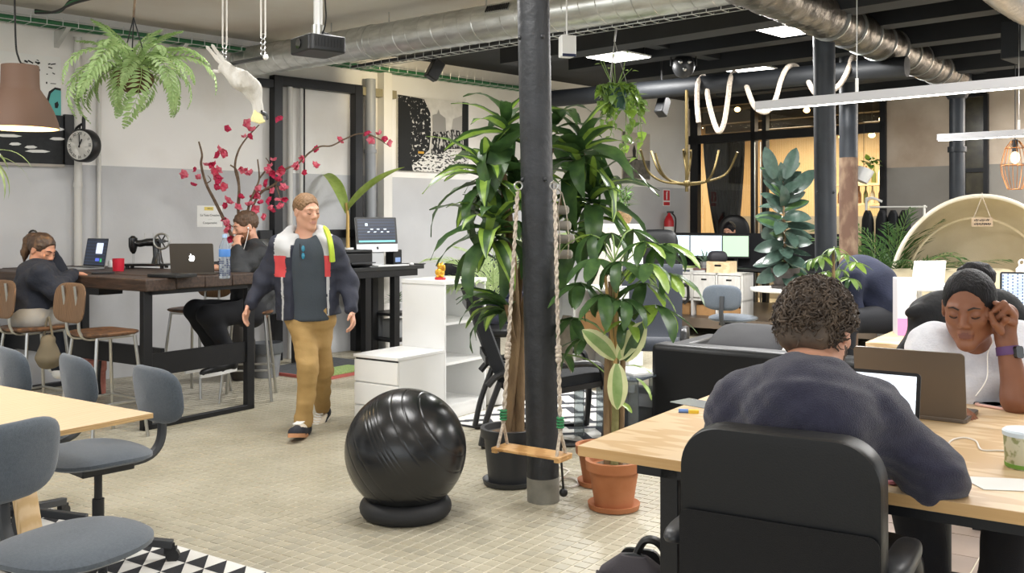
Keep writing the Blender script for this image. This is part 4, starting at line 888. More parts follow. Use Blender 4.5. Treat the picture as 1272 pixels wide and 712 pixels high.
# white shelf further back with boxes
p = FL(712, 474); s2 = thing('shelf_unit', 'low white open shelf with cardboard boxes behind the foliage', 'shelf', p, ROT)
for x in (-.35, .0, .35): MB().box((x, .2, .42), (.02, .36, .84)).build('upright', WHITE, s2)
for z in (.03, .42, .83): MB().box((0, .2, z), (.72, .37, .022)).build('shelf_board', WHITE, s2)
MB().box((0, .38, .42), (.7, .01, .82)).build('back_panel', WHITE, s2)
CARD = mat('brown_cardboard', 'b48a5c', .8, col2='a67d50', scale=6)
mS2 = Matrix.Translation(p) @ Matrix.Rotation(ROT, 4, 'Z')
def carton(loc, sz, rz, lab, grp=None):
    t = thing('cardboard_box', lab, 'box', loc, rz, grp); MB().box((0, 0, sz[2]/2), sz).build('box_body', CARD, t, bev=.003); MB().box((0, 0, sz[2]+.0005), (sz[0]*.98, .035, .001)).box((0, -sz[1]/2-.0005, sz[2]*.85), (.035, .001, sz[2]*.3)).build('tape', mat('parcel_tape', 'a37c4f', .3), t); return t
carton(mS2 @ V((.17, .18, .432)), (.24, .26, .19), ROT, 'cardboard box on the upper shelf behind the variegated leaves'); carton(mS2 @ V((.16, .16, .042)), (.28, .26, .09), ROT, 'flat cardboard box on the bottom of the low white shelf')
# ================================================================ exercise ball
bc = V((-.52, 4.75, 0)); br = .296; bz = .322
ring = MB().tube([(.175*math.cos(2*PI*i/40), .175*math.sin(2*PI*i/40), .047) for i in range(40)], .05, 16, closed=True).build('ball_ring', mat('black_rubber_ring', '202124', .6), None, loc=bc); tag(ring, 'black foam ring base under the large exercise ball', 'stand')
prof = [(.001, -br)]; 
grooves = [-.72, -.5, -.3, .02, .09, .16, .23, .45, .62, .8]
for i in range(1, 240):
    t = -PI/2+PI*i/240; r_ = br
    for g_ in grooves:
        d_ = abs(math.sin(t)-g_)*br
        if d_ < .004: r_ -= .0022*(1-d_/.004)
    prof.append((r_*math.cos(t), r_*math.sin(t)))
prof.append((.001, br))
q = V((0, 0, 1)).rotation_difference(V((.78, -.22, .58)).normalized()).to_matrix().to_4x4()
ball = MB().lathe(prof, 72, m=q).build('exercise_ball', mat('black_vinyl', '17181a', .25, spec=.55, bump=.03, scale=40, bscale=120), None, loc=bc+V((0, 0, bz)), ang=60); tag(ball, 'large glossy black exercise ball on the tiled floor', 'ball')
# ================================================================ swing on the front column
sw_ = thing('swing', 'wooden swing hung from rings on the front column by twisted rope', 'swing', P(660, 561, 4.75))
o_ = sw_.location.copy(); wood = mat('swing_wood', 'c69c66', .5, col2='b0844f', scale=3, stretch=(1, 10, 10), wave=4)
pl, pr2 = P(620, 552, 4.86), P(697, 569, 4.66); ax_ = (pr2-pl); ax_.z = 0; L_ = ax_.length; ax_.normalize(); th = math.atan2(ax_.y, ax_.x); ms = Matrix.Rotation(th, 4, 'Z')
zc = 0.0; 
st_ = MB().box((0, 0, zc), (L_+.03, .13, .014), m=ms); st_.build('seat', wood, sw_, bev=.003)
for sx in (-1, 1): MB().box((sx*L_/2, 0, zc-.013), (.03, .125, .014), m=ms).build('cleat', wood, sw_, bev=.003)
def hang(sx, top, mid):
    e1 = ms @ V((sx*(L_/2-.01), -.045, zc)); e2 = ms @ V((sx*(L_/2-.01), .045, zc)); kn = ms @ V((sx*(L_/2-.015), 0, zc+.12)); 
    rp_ = MB()
    for e in (e1, e2): rp_.tube([e+V((0, 0, -.02)), e, kn], .008, 8)
    top_ = top-o_; pts = [kn+(top_-kn)*(i/60) for i in range(61)]
    for ph in (0, PI):
        q = [p_+V((.006*math.cos(i*1.3+ph), .006*math.sin(i*1.3+ph), 0)) for i, p_ in enumerate(pts)]; rp_.tube(q, .0065, 6)
    kp = pts[18]
    for k in range(4): rp_.sph(pts[17+k], .017, 8, 6)
    rp_.build('rope', ROPE, sw_)
    bd = MB()
    for k in range(4): p_ = kn+V((0, 0, .02+.014*k)); bd.tube([p_+V((.014*math.cos(2*PI*j/12), .014*math.sin(2*PI*j/12), 0)) for j in range(12)], .006, 6, closed=True)
    bd.build('green_binding', mat('green_twine', '2f7d4f', .7), sw_)
hang(-1, P(643, 238, 4.96), None); hang(1, P(689, 236, 4.92), None)
rg = MB()
for px in (644, 688): c_ = P(px, 231, 4.93)-o_; rg.tube([c_+V((.02*math.cos(2*PI*j/18), 0, .02*math.sin(2*PI*j/18))) for j in range(18)], .005, 6, closed=True)
rg.build('ring', CHROME, sw_)
tb = MB().tube([P(696, 545, 4.85)-o_, P(697, 570, 4.87)-o_, P(700, 610, 4.9)-o_], .006, 6); tb.build('tail_cord', BLKCAB, sw_)
MB().sph(P(700, 612, 4.9)-o_, .022, 12, 8).build('tail_knob', BLKP, sw_)
# rope ladder of rounded wooden rungs beside the column
p = P(703, 250, 5.25); ld = thing('rung_mobile', 'hanging ladder of four rounded grey wooden rungs right of the column', 'ornament', p)
gw = mat('weathered_grey_wood', 'a69f95', .8, col2='8d877e', scale=8, bump=.2)
for k, (py, x0, x1) in enumerate(((261, 692, 707), (280, 693, 709.5), (297, 693, 714), (316, 694, 711.5))):
    a, c_ = P(x0-14, py, 5.25)-p, P(x1, py, 5.25)-p; MB().tube([a, a+(c_-a)*.1, a+(c_-a)*.93, c_], [.02, .025, .024, .012], 12, flat=((0, 1, 0), .8)).build('rung', gw, ld)
cd_ = MB()
for dx in (0, -11): cd_.tube([P(703+dx*.1-5, 240, 5.22)-p, P(703.5+dx, 262, 5.22)-p, P(705+dx, 280, 5.22)-p, P(706.5+dx, 298, 5.22)-p, P(705+dx, 322, 5.22)-p], .0035, 5)
cd_.build('cord', ROPE, ld); MB().cyl(P(698, 240, 5.22)-p, P(690, 231, 5.08)-p, .0035, n=5).build('hook_cord', ROPE, ld)
# ================================================================ rugs
def rug_tri():
    t = FL(306, 705); r_ = thing('triangle_rug', 'flat woven rug of black and white triangles under the near swivel chair', 'rug', t, ROT)
    MB().box((-1.0, -.75, .003), (2.4, 1.5, .006)).build('rug_backing', mat('rug_white', 'd9d7d2', .95, bump=.3, scale=60), r_)
    b = MB(); c = .12
    for i in range(-18, 2):
        for j in range(12):
            x, y = i*c, -j*c
            b.add([(x, y, .0066), (x, y-c, .0066), (x+c, y-c, .0066)], [(0, 1, 2)])
    o = b.build('black_triangles', mat('rug_black', '26272b', .95, bump=.3, scale=60), r_, smooth=False); o['kind'] = 'stuff'
rug_tri()
t = FL(700, 548); r_ = thing('zigzag_rug', 'black and white zigzag rug between the lounge chairs', 'rug', t, ROT)
MB().box((.15, .85, .004), (2.3, 1.7, .008)).build('rug_backing', MATS['rug_white'], r_); MB().box((.15, -.003, .005), (2.3, .02, .011)).build('rug_edge', mat('rug_black', '26272b', .95), r_)
b = MB(); c = .13
for j in range(7):
    y0 = .05+j*.24
    for i in range(-7, 10):
        x = i*c; a, d_ = (0, c) if i % 2 else (c, 0); b.add([(x, y0+a, .0086), (x+c, y0+d_, .0086), (x+c, y0+d_+.1, .0086), (x, y0+a+.1, .0086)], [(0, 1, 2, 3)])
    for i in range(-7, 10, 2): x = i*c; b.add([(x+.02, y0+.02, .0088), (x+.07, y0+.05, .0088), (x+.02, y0+.09, .0088), (x-.03, y0+.05, .0088)], [(0, 1, 2, 3)])
b.build('zigzag_pattern', mat('rug_charcoal', '3a3c42', .95), r_, smooth=False)['kind'] = 'stuff'
# ================================================================ lounge corner
NAVYC = mat('dark_navy_canvas', '2b3039', .9, bump=.3, scale=90, sheen=.2); BLKBENT = mat('black_bentwood', '1c1c1e', .4)
def lounge(lab, loc, rz, cush):
    t = thing('lounge_chair', lab, 'chair', loc, rz, 'black bentwood lounge chairs')    # faces local +y
    for sx in (-.31, .31):
        MB().tube(bez([(sx, .36, .0), (sx, .38, .25), (sx, .36, .46), (sx, .28, .53), (sx, -.1, .5), (sx, -.3, .47), (sx, -.38, .4)], 6), .022, 8, flat=((1, 0, 0), 1.3)).build('arm_frame', BLKBENT, t)
        MB().tube(bez([(sx*.93, .36, .02), (sx*.93, .1, .012), (sx*.93, -.42, .02)], 6), .02, 8, flat=((1, 0, 0), 1.3)).build('runner', BLKBENT, t)
        MB().tube(bez([(sx*.93, -.42, .02), (sx*.93, -.38, .2), (sx*.93, -.3, .42)], 6), .02, 8, flat=((1, 0, 0), 1.3)).build('rear_leg', BLKBENT, t)
        MB().bar((sx*.9, .36, .4), (sx*.9, -.25, .3), .03, .035).build('seat_rail', BLKBENT, t)
    rows = []
    prof = bez([(0, .4, .36), (0, .36, .43), (0, .1, .4), (0, -.16, .36), (0, -.26, .42), (0, -.36, .66), (0, -.47, .97), (0, -.5, 1.0)], 5)
    for p_ in prof: rows.append([(x, p_.y+.012*math.cos(x*9), p_.z) for x in [(-.27+.54*i/10) for i in range(11)]])
    MB().grid(rows).build('cushion', cush, t, solid=.075, bev=.02)
    for z, y in ((.9, -.5), (.55, -.38)): MB().box((0, y, z), (.5, .02, .05)).build('back_slat', BLKBENT, t)
    return t
def fl(px, Y): return ((px-636)/FP*Y, Y, 0)
lounge('black lounge chair seen sideways behind the large black plant pot', fl(672, 6.45), R(-84), mat('black_canvas', '222428', .9, bump=.3, scale=90))
lounge('navy high back lounge chair facing the camera behind the glass table', fl(806, 8.4), R(168), NAVYC)
p = V(fl(766, 6.45)); gt = thing('glass_table', 'small glass table with clear legs between the lounge chairs', 'table', p, ROT)
TGL = mat('smoky_glass', 'aab4b8', .06, trans=.85, spec=.7)
MB().prism(rrect(.5, .42, .02), .415, .427).build('tabletop', mat('dark_glass_top', '4a5258', .05, spec=.8), gt)
for x in (-.2, .2):
    for y in (-.15, .15): MB().box((x, y, .207), (.07, .012, .414)).build('leg', TGL, gt)
o = MB().prism(rrect(.21, .29, .005), 0, .012).build('magazine', PAPER, None, loc=p+V((.12, .05, .427))); o.rotation_euler = (0, 0, .5); tag(o, 'white magazine on the small glass table', 'magazine')
p = FL(801, 536); b = thing('waste_bin', 'dark square waste bin with a clear liner beside the sofa arm', 'bin', p, ROT)
def frus(a, c_, z0, z1): return MB().add([(-a, -a, z0), (a, -a, z0), (a, a, z0), (-a, a, z0), (-c_, -c_, z1), (c_, -c_, z1), (c_, c_, z1), (-c_, c_, z1)], [(3, 2, 1, 0), (0, 1, 5, 4), (1, 2, 6, 5), (2, 3, 7, 6), (3, 0, 4, 7)])
frus(.11, .145, 0, .27).build('body', mat('dark_bin', '3c3f42', .5), b, solid=.006); frus(.147, .15, .2, .285).build('liner', mat('grey_liner', '787b7f', .25), b, solid=.002)
# sofa with its back to the camera
SO = V((.91, 6.4, 0)); so = thing('sofa', 'black leather sofa seen from behind beyond the plywood table', 'sofa', SO, ROT)
MB().box((.75, .1, .34), (1.5, .2, .58)).build('back', BLKLEA, so, bev=.04); MB().box((.75, .5, .25), (1.5, .8, .3)).build('base', BLKLEA, so, bev=.03)
for x in (.09, 1.41): MB().box((x, .5, .33), (.19, .85, .56)).build('arm', BLKLEA, so, bev=.05)
for x in (.46, 1.04): MB().box((x, .55, .45), (.57, .68, .13)).build('seat_cushion', BLKLEA, so, bev=.04)
for x in (.1, 1.4):
    for y in (.08, .85): MB().cyl((x, y, 0), (x, y, .1), .025, n=10).build('foot', STEEL, so)
mSo = Matrix.Translation(SO) @ Matrix.Rotation(ROT, 4, 'Z')
pil = pad(.5, .45, .15, 4, .5, m=Matrix.Rotation(R(22), 4, 'X')).build('cushion', mat('charcoal_cushion', '343437', .85, bump=.3, scale=50), None, loc=mSo @ V((.5, .42, .62))); pil.rotation_euler = (0, 0, ROT); tag(pil, 'charcoal grey cushion propped up on the black sofa', 'cushion')
# ================================================================ office bay at the back
PZ = .12; pe = FL(881, 408, PZ); pf = thing('raised_deck', 'dark raised wooden deck under the white cube shelf', 'platform', pe, ROT)
MB().box((.3, 1.3, PZ/2), (3.4, 2.6, PZ)).build('deck', mat('dark_deck', '4b443e', .35, col2='3a342f', scale=3, stretch=(1, 8, 1)), pf)
MB().box((.3, -.004, PZ/2), (3.4, .006, PZ)).build('deck_edge', mat('deck_edge', '6a5d50', .5), pf)
U0 = P(830, 397, 12.4); U0.z = PZ; cu = thing('cube_shelf', 'white cube shelf with box drawers and cardboard boxes at the back', 'shelf', U0, ROT)
UW, UH, UD = .98, .66, .36; WUN = mat('whitewashed_wood', 'dcdad6', .6, col2='cfccc6', scale=5, stretch=(6, 6, 1))
for x in (0, .327, .653, .98): MB().box((x, UD/2, UH/2), (.026, UD, UH)).build('upright', WUN, cu)
for z in (.013, .32, UH-.013): MB().box((UW/2, UD/2, z), (UW+.026, UD, .026)).build('shelf_board', WUN, cu)
for i in range(3):
    d_ = MB().box((.163+.327*i, .14, .485), (.285, .3, .28)).build('box_drawer', WUN, cu, bev=.004); MB().box((.163+.327*i, -.011, .575), (.07, .004, .02)).build('handle_slot', BLKP, d_)
mU = Matrix.Translation(U0) @ Matrix.Rotation(ROT, 4, 'Z')
for i in range(3): carton(mU @ V((.163+.327*i, .18, .027)), (.25, .26, .24-.02*i), ROT, ('cardboard box in the left lower cube', 'cardboard box with a white label in the middle lower cube', 'cardboard box in the right lower cube')[i])
cr_ = thing('wooden_crate', 'pine crate standing on the white cube shelf', 'box', mU @ V((.66, .15, UH)), ROT)
for y in (-.12, .12): MB().box((0, y, .07), (.3, .014, .14)).build('side', PLY, cr_)
for x in (-.145, .145): MB().box((x, 0, .07), (.014, .24, .14)).build('end', PLY, cr_)
MB().box((0, 0, .008), (.29, .24, .012)).build('bottom', PLY, cr_); MB().prism(rrect(.09, .025, .011), -.129, -.1265, Matrix.Translation((0, 0, .09)) @ Matrix.Rotation(R(90), 4, 'X') @ Matrix.Translation((0, 0, .256))).build('hand_hole', BLKP, cr_)
b = pad(.24, .16, .16, 4, .5).build('cushion_bag', mat('black_padded_cloth', '26262c', .6), None, loc=mU @ V((.6, .16, UH+.19))); tag(b, 'black padded cushion with ear like corners in the pine crate', 'cushion')
for i, (x, c_, s_) in enumerate(((.1, '3d4657', .24), (.14, 'd6d2c4', .22), (.12, '8fa05a', .2), (.3, 'c9c9c6', .2), (.33, '6b4a46', .18))):
    o = MB().prism(rrect(s_, .17, .004), 0, .022).build('book', mat('book_cover_%d' % i, c_, .6), None, loc=mU @ V((x+.05, .17, UH+.001+.023*(i if i < 3 else i-3)))); o.rotation_euler = (0, 0, ROT+.1*i-.15)
    tag(o, ('navy book at the bottom of the left pile on the cube shelf', 'cream book in the middle of the left pile on the cube shelf', 'green book on top of the left pile on the cube shelf', 'white book at the bottom of the right pile on the cube shelf', 'maroon book on top of the right pile on the cube shelf')[i], 'book', 'books on the cube shelf')
ds = thing('desk_row', 'dark office desk with a black screen behind the white cube shelf', 'desk', mU @ V((.4, .75, -PZ)), ROT)
MB().box((.2, 0, .8), (2.6, .6, .03)).build('desktop', BLKP, ds); MB().box((.2, .28, 1.0), (2.6, .04, .52)).build('privacy_screen', mat('black_felt', '1a1b1e', .95), ds)
for x in (-1.0, .2, 1.4): MB().box((x, 0, .46), (.06, .5, .68)).build('leg', STEEL, ds)
mDs = Matrix.Translation(mU @ V((.4, .75, -PZ))) @ Matrix.Rotation(ROT, 4, 'Z')
SCRB = screen_mat('pale_blue_screen', 'b3d6f0', 'd9e8f4', .75); SCRG = screen_mat('pale_green_screen', 'c6dfc6', 'afcdaf', .7)
for px, w_, sm__, lab in ((846, .34, SCRB, 'monitor with a pale blue screen, mostly hidden by the black chair'), (878, .46, SCRB, 'monitor with a pale blue screen behind the pine crate'), (914, .36, SCRG, 'monitor with a pale green screen beside the rubber plant')):
    k = (px-636)/FP; o0 = mDs @ V((0, .12, 0)); e_d = V((math.cos(ROT), math.sin(ROT), 0)); s_ = (k*o0.y-o0.x)/(e_d.x-k*e_d.y); q = o0+e_d*s_
    t = thing('monitor', lab, 'monitor', (q.x, q.y, .815), ROT+.25, 'monitors on the office desk')
    MB().prism(rrect(.2, .14, .02), 0, .01).build('foot', BLKP, t); MB().box((0, .03, .1), (.05, .02, .2)).build('neck', BLKP, t)
    MB().box((0, 0, .27), (w_, .03, .31)).build('bezel', BLKP, t, bev=.004); MB().box((0, -.0165, .275), (w_-.03, .004, .27)).build('display', sm__, t, smooth=False)
# black executive chair in the bay and a grey visitor chair
def exec_chair(lab, loc, rz, s=1.0, group=None, w_=.5, h=.66, zc=.82, arms=True):
    t = thing('office_chair', lab, 'chair', loc, rz, group)       # faces local +y
    MB().cyl((0, 0, .1), (0, 0, .4), .026, n=14).build('gas_column', BLKP, t); office_star(t, BLKP, .3)
    pad(.5, .48, .1, 3.2, .4, m=Matrix.Translation((0, 0, .46))).build('seat', BLKLEA, t)
    pad(w_, h, .09, 4.5, .35, m=Matrix.Translation((0, -.25, zc)) @ Matrix.Rotation(R(86), 4, 'X'), bend=lambda x, y: .35*x*x).build('backrest', BLKLEA, t)
    MB().box((0, -.25, .46), (.12, .04, .25)).build('back_bracket', BLKP, t)
    for sx in ((-1, 1) if arms else ()):
        MB().tube(bez([(sx*.25, .08, .44), (sx*.3, .08, .5), (sx*.3, .06, .64), (sx*.28, .0, .66)], 5), .018, 8).build('arm_post', BLKP, t); pad(.075, .27, .035, 3, .4, m=Matrix.Translation((sx*.285, .0, .675))).build('arm_pad', BLKP, t)
    return t
exec_chair('black high back office chair at the desk behind the cube shelf', (fl(822, 11.6)[0], 11.6, .0), R(-20), zc=.93, h=.8)
exec_chair('black office chair behind the tall white shelf', (fl(588, 9.4)[0], 9.4, 0), R(200), zc=.8, h=.5)
dup(ch1, (fl(910, 9.6)[0], 9.6, 0), R(-35), 'grey swivel chair alone in front of the white cube shelf')
# brass hook rack hanging from the pipe
BRASS = mat('aged_brass', '5d5030', .5, .75); cx = 853; hy = onpipe(cx).y-.12
p = P(cx, 228, hy); hk = thing('brass_rack', 'hanging brass rack with upturned curved arms below the black pipe', 'rack', p)
MB().cyl((0, 0, -.08), (0, 0, P(cx, 112, hy).z-p.z), .016, n=12).build('pole', BRASS, hk); MB().sph((0, 0, 0), .035, 12, 8).build('hub', BRASS, hk)
for pts in ([(853, 228), (825, 226), (805, 213), (796, 186)], [(853, 229), (832, 224), (818, 212), (809, 188)], [(853, 230), (835, 226), (822, 214), (814, 190)], [(853, 228), (880, 225), (903, 215), (916, 189)], [(853, 230), (876, 226), (886, 213), (893, 187)], [(853, 226), (852, 210), (850, 195), (849, 186)], [(853, 226), (856, 210), (858, 195), (858, 187)]):
    MB().tube(bez([P(x, y, hy+(random.uniform(-.1, .1) if i else 0))-p for i, (x, y) in enumerate(pts)], 6), .0115, 8).build('arm', BRASS, hk)
# narrow white cabinet under the basket plant; doors painted bright to imitate a glow
q = fl(766, 9.6); t = thing('tall_cabinet', 'narrow white cabinet behind the leaves carrying a basket plant', 'cabinet', q, ROT)
MB().box((0, 0, .7), (.42, .32, 1.4)).build('carcass', WHITE, t, bev=.003)
for sx in (-.1, .1): MB().box((sx, -.163, .7), (.195, .012, 1.34)).build('door', mat('painted_glow_door', 'fff6ec', .4), t)
q = FL(706, 601); b = MB()
b.tube([V((.06*math.cos(i*.5)*(1+.15*math.sin(i*1.3)), .09*math.sin(i*.5), .006+.0015*(i//12))) for i in range(44)]+[V((.02, .25, .006)), V((-.1, .5, .006))], .004, 6)
o = b.build('extension_cable', mat('white_cable', 'e6e0d8', .5), None, loc=q); tag(o, 'white cable coiled on the floor between the front column and the terracotta pot', 'cable')
# ================================================================ front plywood table (with the person at the black chair)
TZ = .85; FK = V((.1754, 2.572, 0)); ft = thing('plywood_table', 'large light plywood table on black steel legs in front', 'table', FK, ROT)
TOPW = mat('light_birch_table', 'd9bf9a', .42, col2='c9a97e', scale=1.2, stretch=(1, 12, 12), wave=7, detail=5)
MB().box((1.3, .74, TZ-.014), (2.6, 1.48, .028)).build('tabletop', TOPW, ft, bev=.002)
MB().box((1.3, -.0006, TZ-.014), (2.6, .0012, .026)).build('front_edge', mat('birch_edge', 'cba673', .55, col2='c09862', scale=2, stretch=(1, 1, 30)), ft); MB().box((-.0006, .74, TZ-.014), (.0012, 1.48, .026)).build('side_edge', MATS['birch_edge'], ft)
MB().box((1.3, .06, TZ-.045), (2.3, .03, .034)).build('apron', STEEL, ft); MB().box((1.3, 1.42, TZ-.045), (2.3, .03, .034)).build('apron', STEEL, ft)
for x in (.24, 2.4):
    for y in (.07, 1.42): MB().box((x, y, (TZ-.03)/2), (.05, .05, TZ-.03)).build('leg', STEEL, ft, bev=.003)
    MB().box((x, .74, TZ-.05), (.04, 1.3, .04)).build('cross_bar', STEEL, ft)
MB().box((1.3, .95, .36), (2.2, .05, .03)).build('stretcher', STEEL, ft); MB().bar((1.35, .95, .36), (1.65, .3, .03), .03, .03).build('brace', STEEL, ft)
def ftp(px, py, z=TZ): return FL(px, py, z)
p = ftp(1054, 562); lap1 = laptop('open laptop with a white document screen in front of the curly haired man', p, ROT, .30, .19, 102, BLKP, SCRW)
p2 = ftp(1147, 520); lap2 = laptop('open dark grey laptop of the woman in the white shirt', p2+V((.02, .09, 0)), ROT+PI-.02, .315, .2, 100, mat('space_grey_lid', '6b625a', .4, .5), SCRW)
def phone(lab, px, py, rz, col, tilt=0, scr='2a2a30'):
    q = ftp(px, py); t = thing('smartphone', lab, 'phone', q+V((0, 0, .001)), rz); MB().prism(rrect(.07, .145, .01), 0, .008).build('body', mat('phone_body_'+col, col, .3), t, bev=.002); MB().prism(rrect(.062, .118, .003), .008, .0086).build('display', mat('phone_glass', scr, .08), t); return t
phone('pink framed smartphone lying on top beside the woman\'s laptop', 1244, 507, ROT+1.2, 'e3b7ab'); phone('dark smartphone lying behind the pink one', 1226, 503, ROT+1.0, '3a3a40')
phone('pink phone half hidden under the curly haired man\'s arm', 1096, 592, ROT+.9, 'd98a94', scr='c77f8a')
p = ftp(1274, 581); t = thing('food_tub', 'paper tub printed in green with a white lid near the table edge', 'cup', p)
MB().lathe([(.043, 0), (.045, .004), (.049, .08), (.001, .08)], 28).build('tub', mat('green_tub_print', '8f9468', .6, col2='c9c7ae', scale=45, detail=2, lo=.45, hi=.55), t); MB().lathe([(.0455, .003), (.0465, .012), (.0445, .013)], 28).build('green_band', mat('green_band', '6d9a3c', .6), t)
MB().lathe([(.051, .078), (.0515, .088), (.047, .092), (.001, .092)], 28).build('lid', mat('pale_lid', 'cfdce6', .4), t)
o = MB().prism([(0, 0), (.22, 0), (.2, .1), (-.02, .11)], 0, .0015).build('paper_sheet', PAPER, None, smooth=False, loc=ftp(1222, 609)+V((0, 0, .0005))); o.rotation_euler = (0, 0, R(-8)); tag(o, 'white paper sheet at the near table edge beside the tub', 'paper')
def cable(name, lab, pts, r_, m_): 
    q = [ftp(x, y)+V((0, 0, r_)) for x, y in pts]; o = MB().tube(bez([a-q[0] for a in q], 8), r_, 6).build(name, m_, None, loc=q[0]); return tag(o, lab, 'cable')
WCAB = mat('white_cable', 'e6e0d8', .5)
cable('charging_cable', 'white cable looping across the plywood table to the tub', [(1150, 566), (1172, 562), (1181, 549), (1196, 545), (1212, 549), (1219, 560), (1240, 561), (1262, 562)], .0025, WCAB)
cable('earphone_cable', 'thin white earphone cable curled behind the pink phone', [(1210, 492), (1222, 488), (1238, 494), (1252, 506), (1248, 498), (1236, 496)], .002, WCAB)
o = MB().prism(rrect(.1, .16, .004), 0, .002).build('plastic_sleeve', mat('translucent_plastic', 'cdd2d6', .15, trans=.5), None, loc=ftp(868, 502)+V((0, 0, .0005))); o.rotation_euler = (0, 0, ROT+1.3); tag(o, 'clear plastic sleeve on the table beside the curly haired man', 'sleeve')
t = thing('highlighter', 'blue pen with a yellow cap on the plywood table', 'pen', ftp(855, 513)+V((0, 0, .006)), R(-8)); MB().cyl((-.03, 0, 0), (.0, 0, 0), .006, n=10).build('barrel', mat('blue_plastic', '6f94d6', .4), t); MB().prism(rrect(.032, .02, .006), -.006, .004, Matrix.Translation((.016, -.002, 0))).build('cap', mat('yellow_plastic', 'e8c23c', .4), t)
# ================================================================ the black chair in front
CH = V((.545, 1.97, 0)); fc = thing('office_chair', 'black leather office chair in front, seen from behind', 'chair', CH, ROT+.06)
MB().cyl((0, .22, .1), (0, .22, .5), .028, n=14).build('gas_column', BLKP, fc)
for i in range(5): a = .3+i*2*PI/5; MB().bar((0, .22, .12), (.3*math.cos(a), .22+.3*math.sin(a), .08), .04, .035).build('base_arm', BLKP, fc); MB().cyl((.3*math.cos(a), .2+.3*math.sin(a), .03), (.3*math.cos(a), .24+.3*math.sin(a), .03), .03, n=12).build('caster', BLKP, fc)
pad(.46, .46, .1, 3.4, .4, m=Matrix.Translation((0, .25, .54))).build('seat', BLKLEA, fc)
zt = P(973, 537, 1.95).z
MESHB = mat('black_mesh_fabric', '0c0c0e', .9, bump=.3, bscale=500, scale=100)
mB = Matrix.Translation((0, 0, 0)) @ Matrix.Rotation(R(93), 4, 'X')
hh_ = .56
def back_shell():
    ol = [(x, y-hh_/2) for x, y in rrect(.405, hh_, .085, 10)]; rows = []
    for j in range(11):
        ph = -PI/2+PI*j/10; s_ = 1-.035*(1-math.cos(ph)**.5) if j not in (0, 10) else .9
        rows.append([(x*s_+0, (y+hh_/2)*s_-hh_/2, .04*math.sin(ph)) for x, y in ol])
    b = MB(); b.grid(rows, closed=True); k = len(ol); b.f.append(tuple(range(k-1, -1, -1))); b.f.append(tuple(10*k+i for i in range(k))); b.mi = [0]*len(b.f)
    return b
bs = back_shell(); mBk = Matrix.Translation((0, 0, zt)) @ Matrix.Rotation(R(91), 4, 'X')
bs.v = [tuple(mBk @ V(p_)) for p_ in bs.v]; bs.build('backrest', BLKLEA, fc)
MB().prism(rrect(.398, .4, .02), .0405, .0445, Matrix.Translation((0, 0, zt-.375)) @ Matrix.Rotation(R(91), 4, 'X')).build('mesh_panel', MESHB, fc)
for sx in (-1.1, .95):
    MB().tube(bez([(sx*.17, .28, .52), (sx*.22, .28, .56), (sx*.225, .24, .7), (sx*.22, .2, .74)], 6), .022, 10, flat=((0, 1, 0), 1.6)).build('arm_post', BLKP, fc)
    pad(.06, .25, .04, 3, .4, m=Matrix.Translation((sx*.222, .14, .755))).build('arm_pad', mat('grey_black_arm', '34363a', .4), fc)
# backpack on the floor
p = P(787, 690, 2.75); t = thing('backpack', 'dark grey backpack standing on the floor by the table leg', 'bag', (p.x, p.y, 0), R(-20))
PACK = mat('grey_nylon', '4a464c', .8, bump=.3, scale=200); top = P(787, 690, 2.75).z
ol = superell(.27, .17, 32, 3); rows = []
for j in range(13): u = j/12; s_ = (1-max(0, u-.55)**2*2.2) if u < 1 else .3; rows.append([(x*s_, y*s_*(1-.25*u), u*top) for x, y in ol])
b = MB().grid(rows, closed=True); b.f.append(tuple(12*32+i for i in range(32))); b.mi.append(0); b.build('body', PACK, t)
MB().prism(rrect(.12, .26, .03), -.094, -.08, Matrix.Translation((.0, 0, top*.72)) @ Matrix.Rotation(R(90), 4, 'X') @ Matrix.Translation((0, 0, .0))).build('black_panel', BLKP, t)
MB().tube(bez([(.0, .02, top-.01), (.03, .02, top+.04), (.075, .02, top+.03), (.11, .02, top-.05)], 7), .011, 8, flat=((0, 1, 0), 1.8)).build('carry_handle', BLKP, t)
for sx in (-.07, .07): MB().tube(bez([(sx, -.07, top-.03), (sx*1.1, -.1, top*.75), (sx*1.1, -.095, top*.3)], 6), .02, 8, flat=((0, 1, 0), .4)).build('shoulder_strap', PACK, t)
MB().tube(bez([(-.12, 0, top*.7), (-.09, .0, top*.9), (0, 0, top+.002), (.09, 0, top*.9), (.12, 0, top*.7)], 7), .006, 6).build('zip', BLKP, t)
# ================================================================ behind the woman
q = ftp(1075, 425, .78); t2 = thing('plywood_table', 'second plywood table standing behind the woman', 'table', (q.x, q.y, 0), ROT)
MB().box((.75, .4, .766), (1.5, .8, .028)).build('tabletop', TOPW, t2, bev=.002)
for x in (.06, 1.44):
    for y in (.06, .74): MB().box((x, y, .376), (.045, .045, .752)).build('leg', CHROME if x < .5 else STEEL, t2)
fq = P(1125, 422, 5.6); t = thing('folder_stand', 'tall white folder with a pink foot on the second plywood table', 'folder', (fq.x, fq.y, .781), ROT+.35)
hgt = P(1125, 346, 5.6).z-.781; MB().box((0, .05, hgt/2), (.1, .2, hgt)).build('folder_body', mat('lilac_white', 'e4e0e6', .6), t); MB().box((0.0, -.052, .05), (.101, .004, .1)).build('pink_foot', mat('pink_card', 'e488b8', .6), t)
q = ftp(1252, 372, .8); q = V((q.x, 6.9, 0)); q.x = (1238-636)/FP*6.9; t3 = thing('plywood_table', 'third plywood table carrying the white flask', 'table', q, ROT)
z3 = P(1250, 369, 6.9).z; MB().box((.8, .35, z3-.015), (1.6, .7, .03)).build('tabletop', TOPW, t3, bev=.002)
for x in (.06, 1.5):
    for y in (.06, .64): MB().box((x, y, (z3-.03)/2), (.045, .045, z3-.03)).build('leg', STEEL, t3)
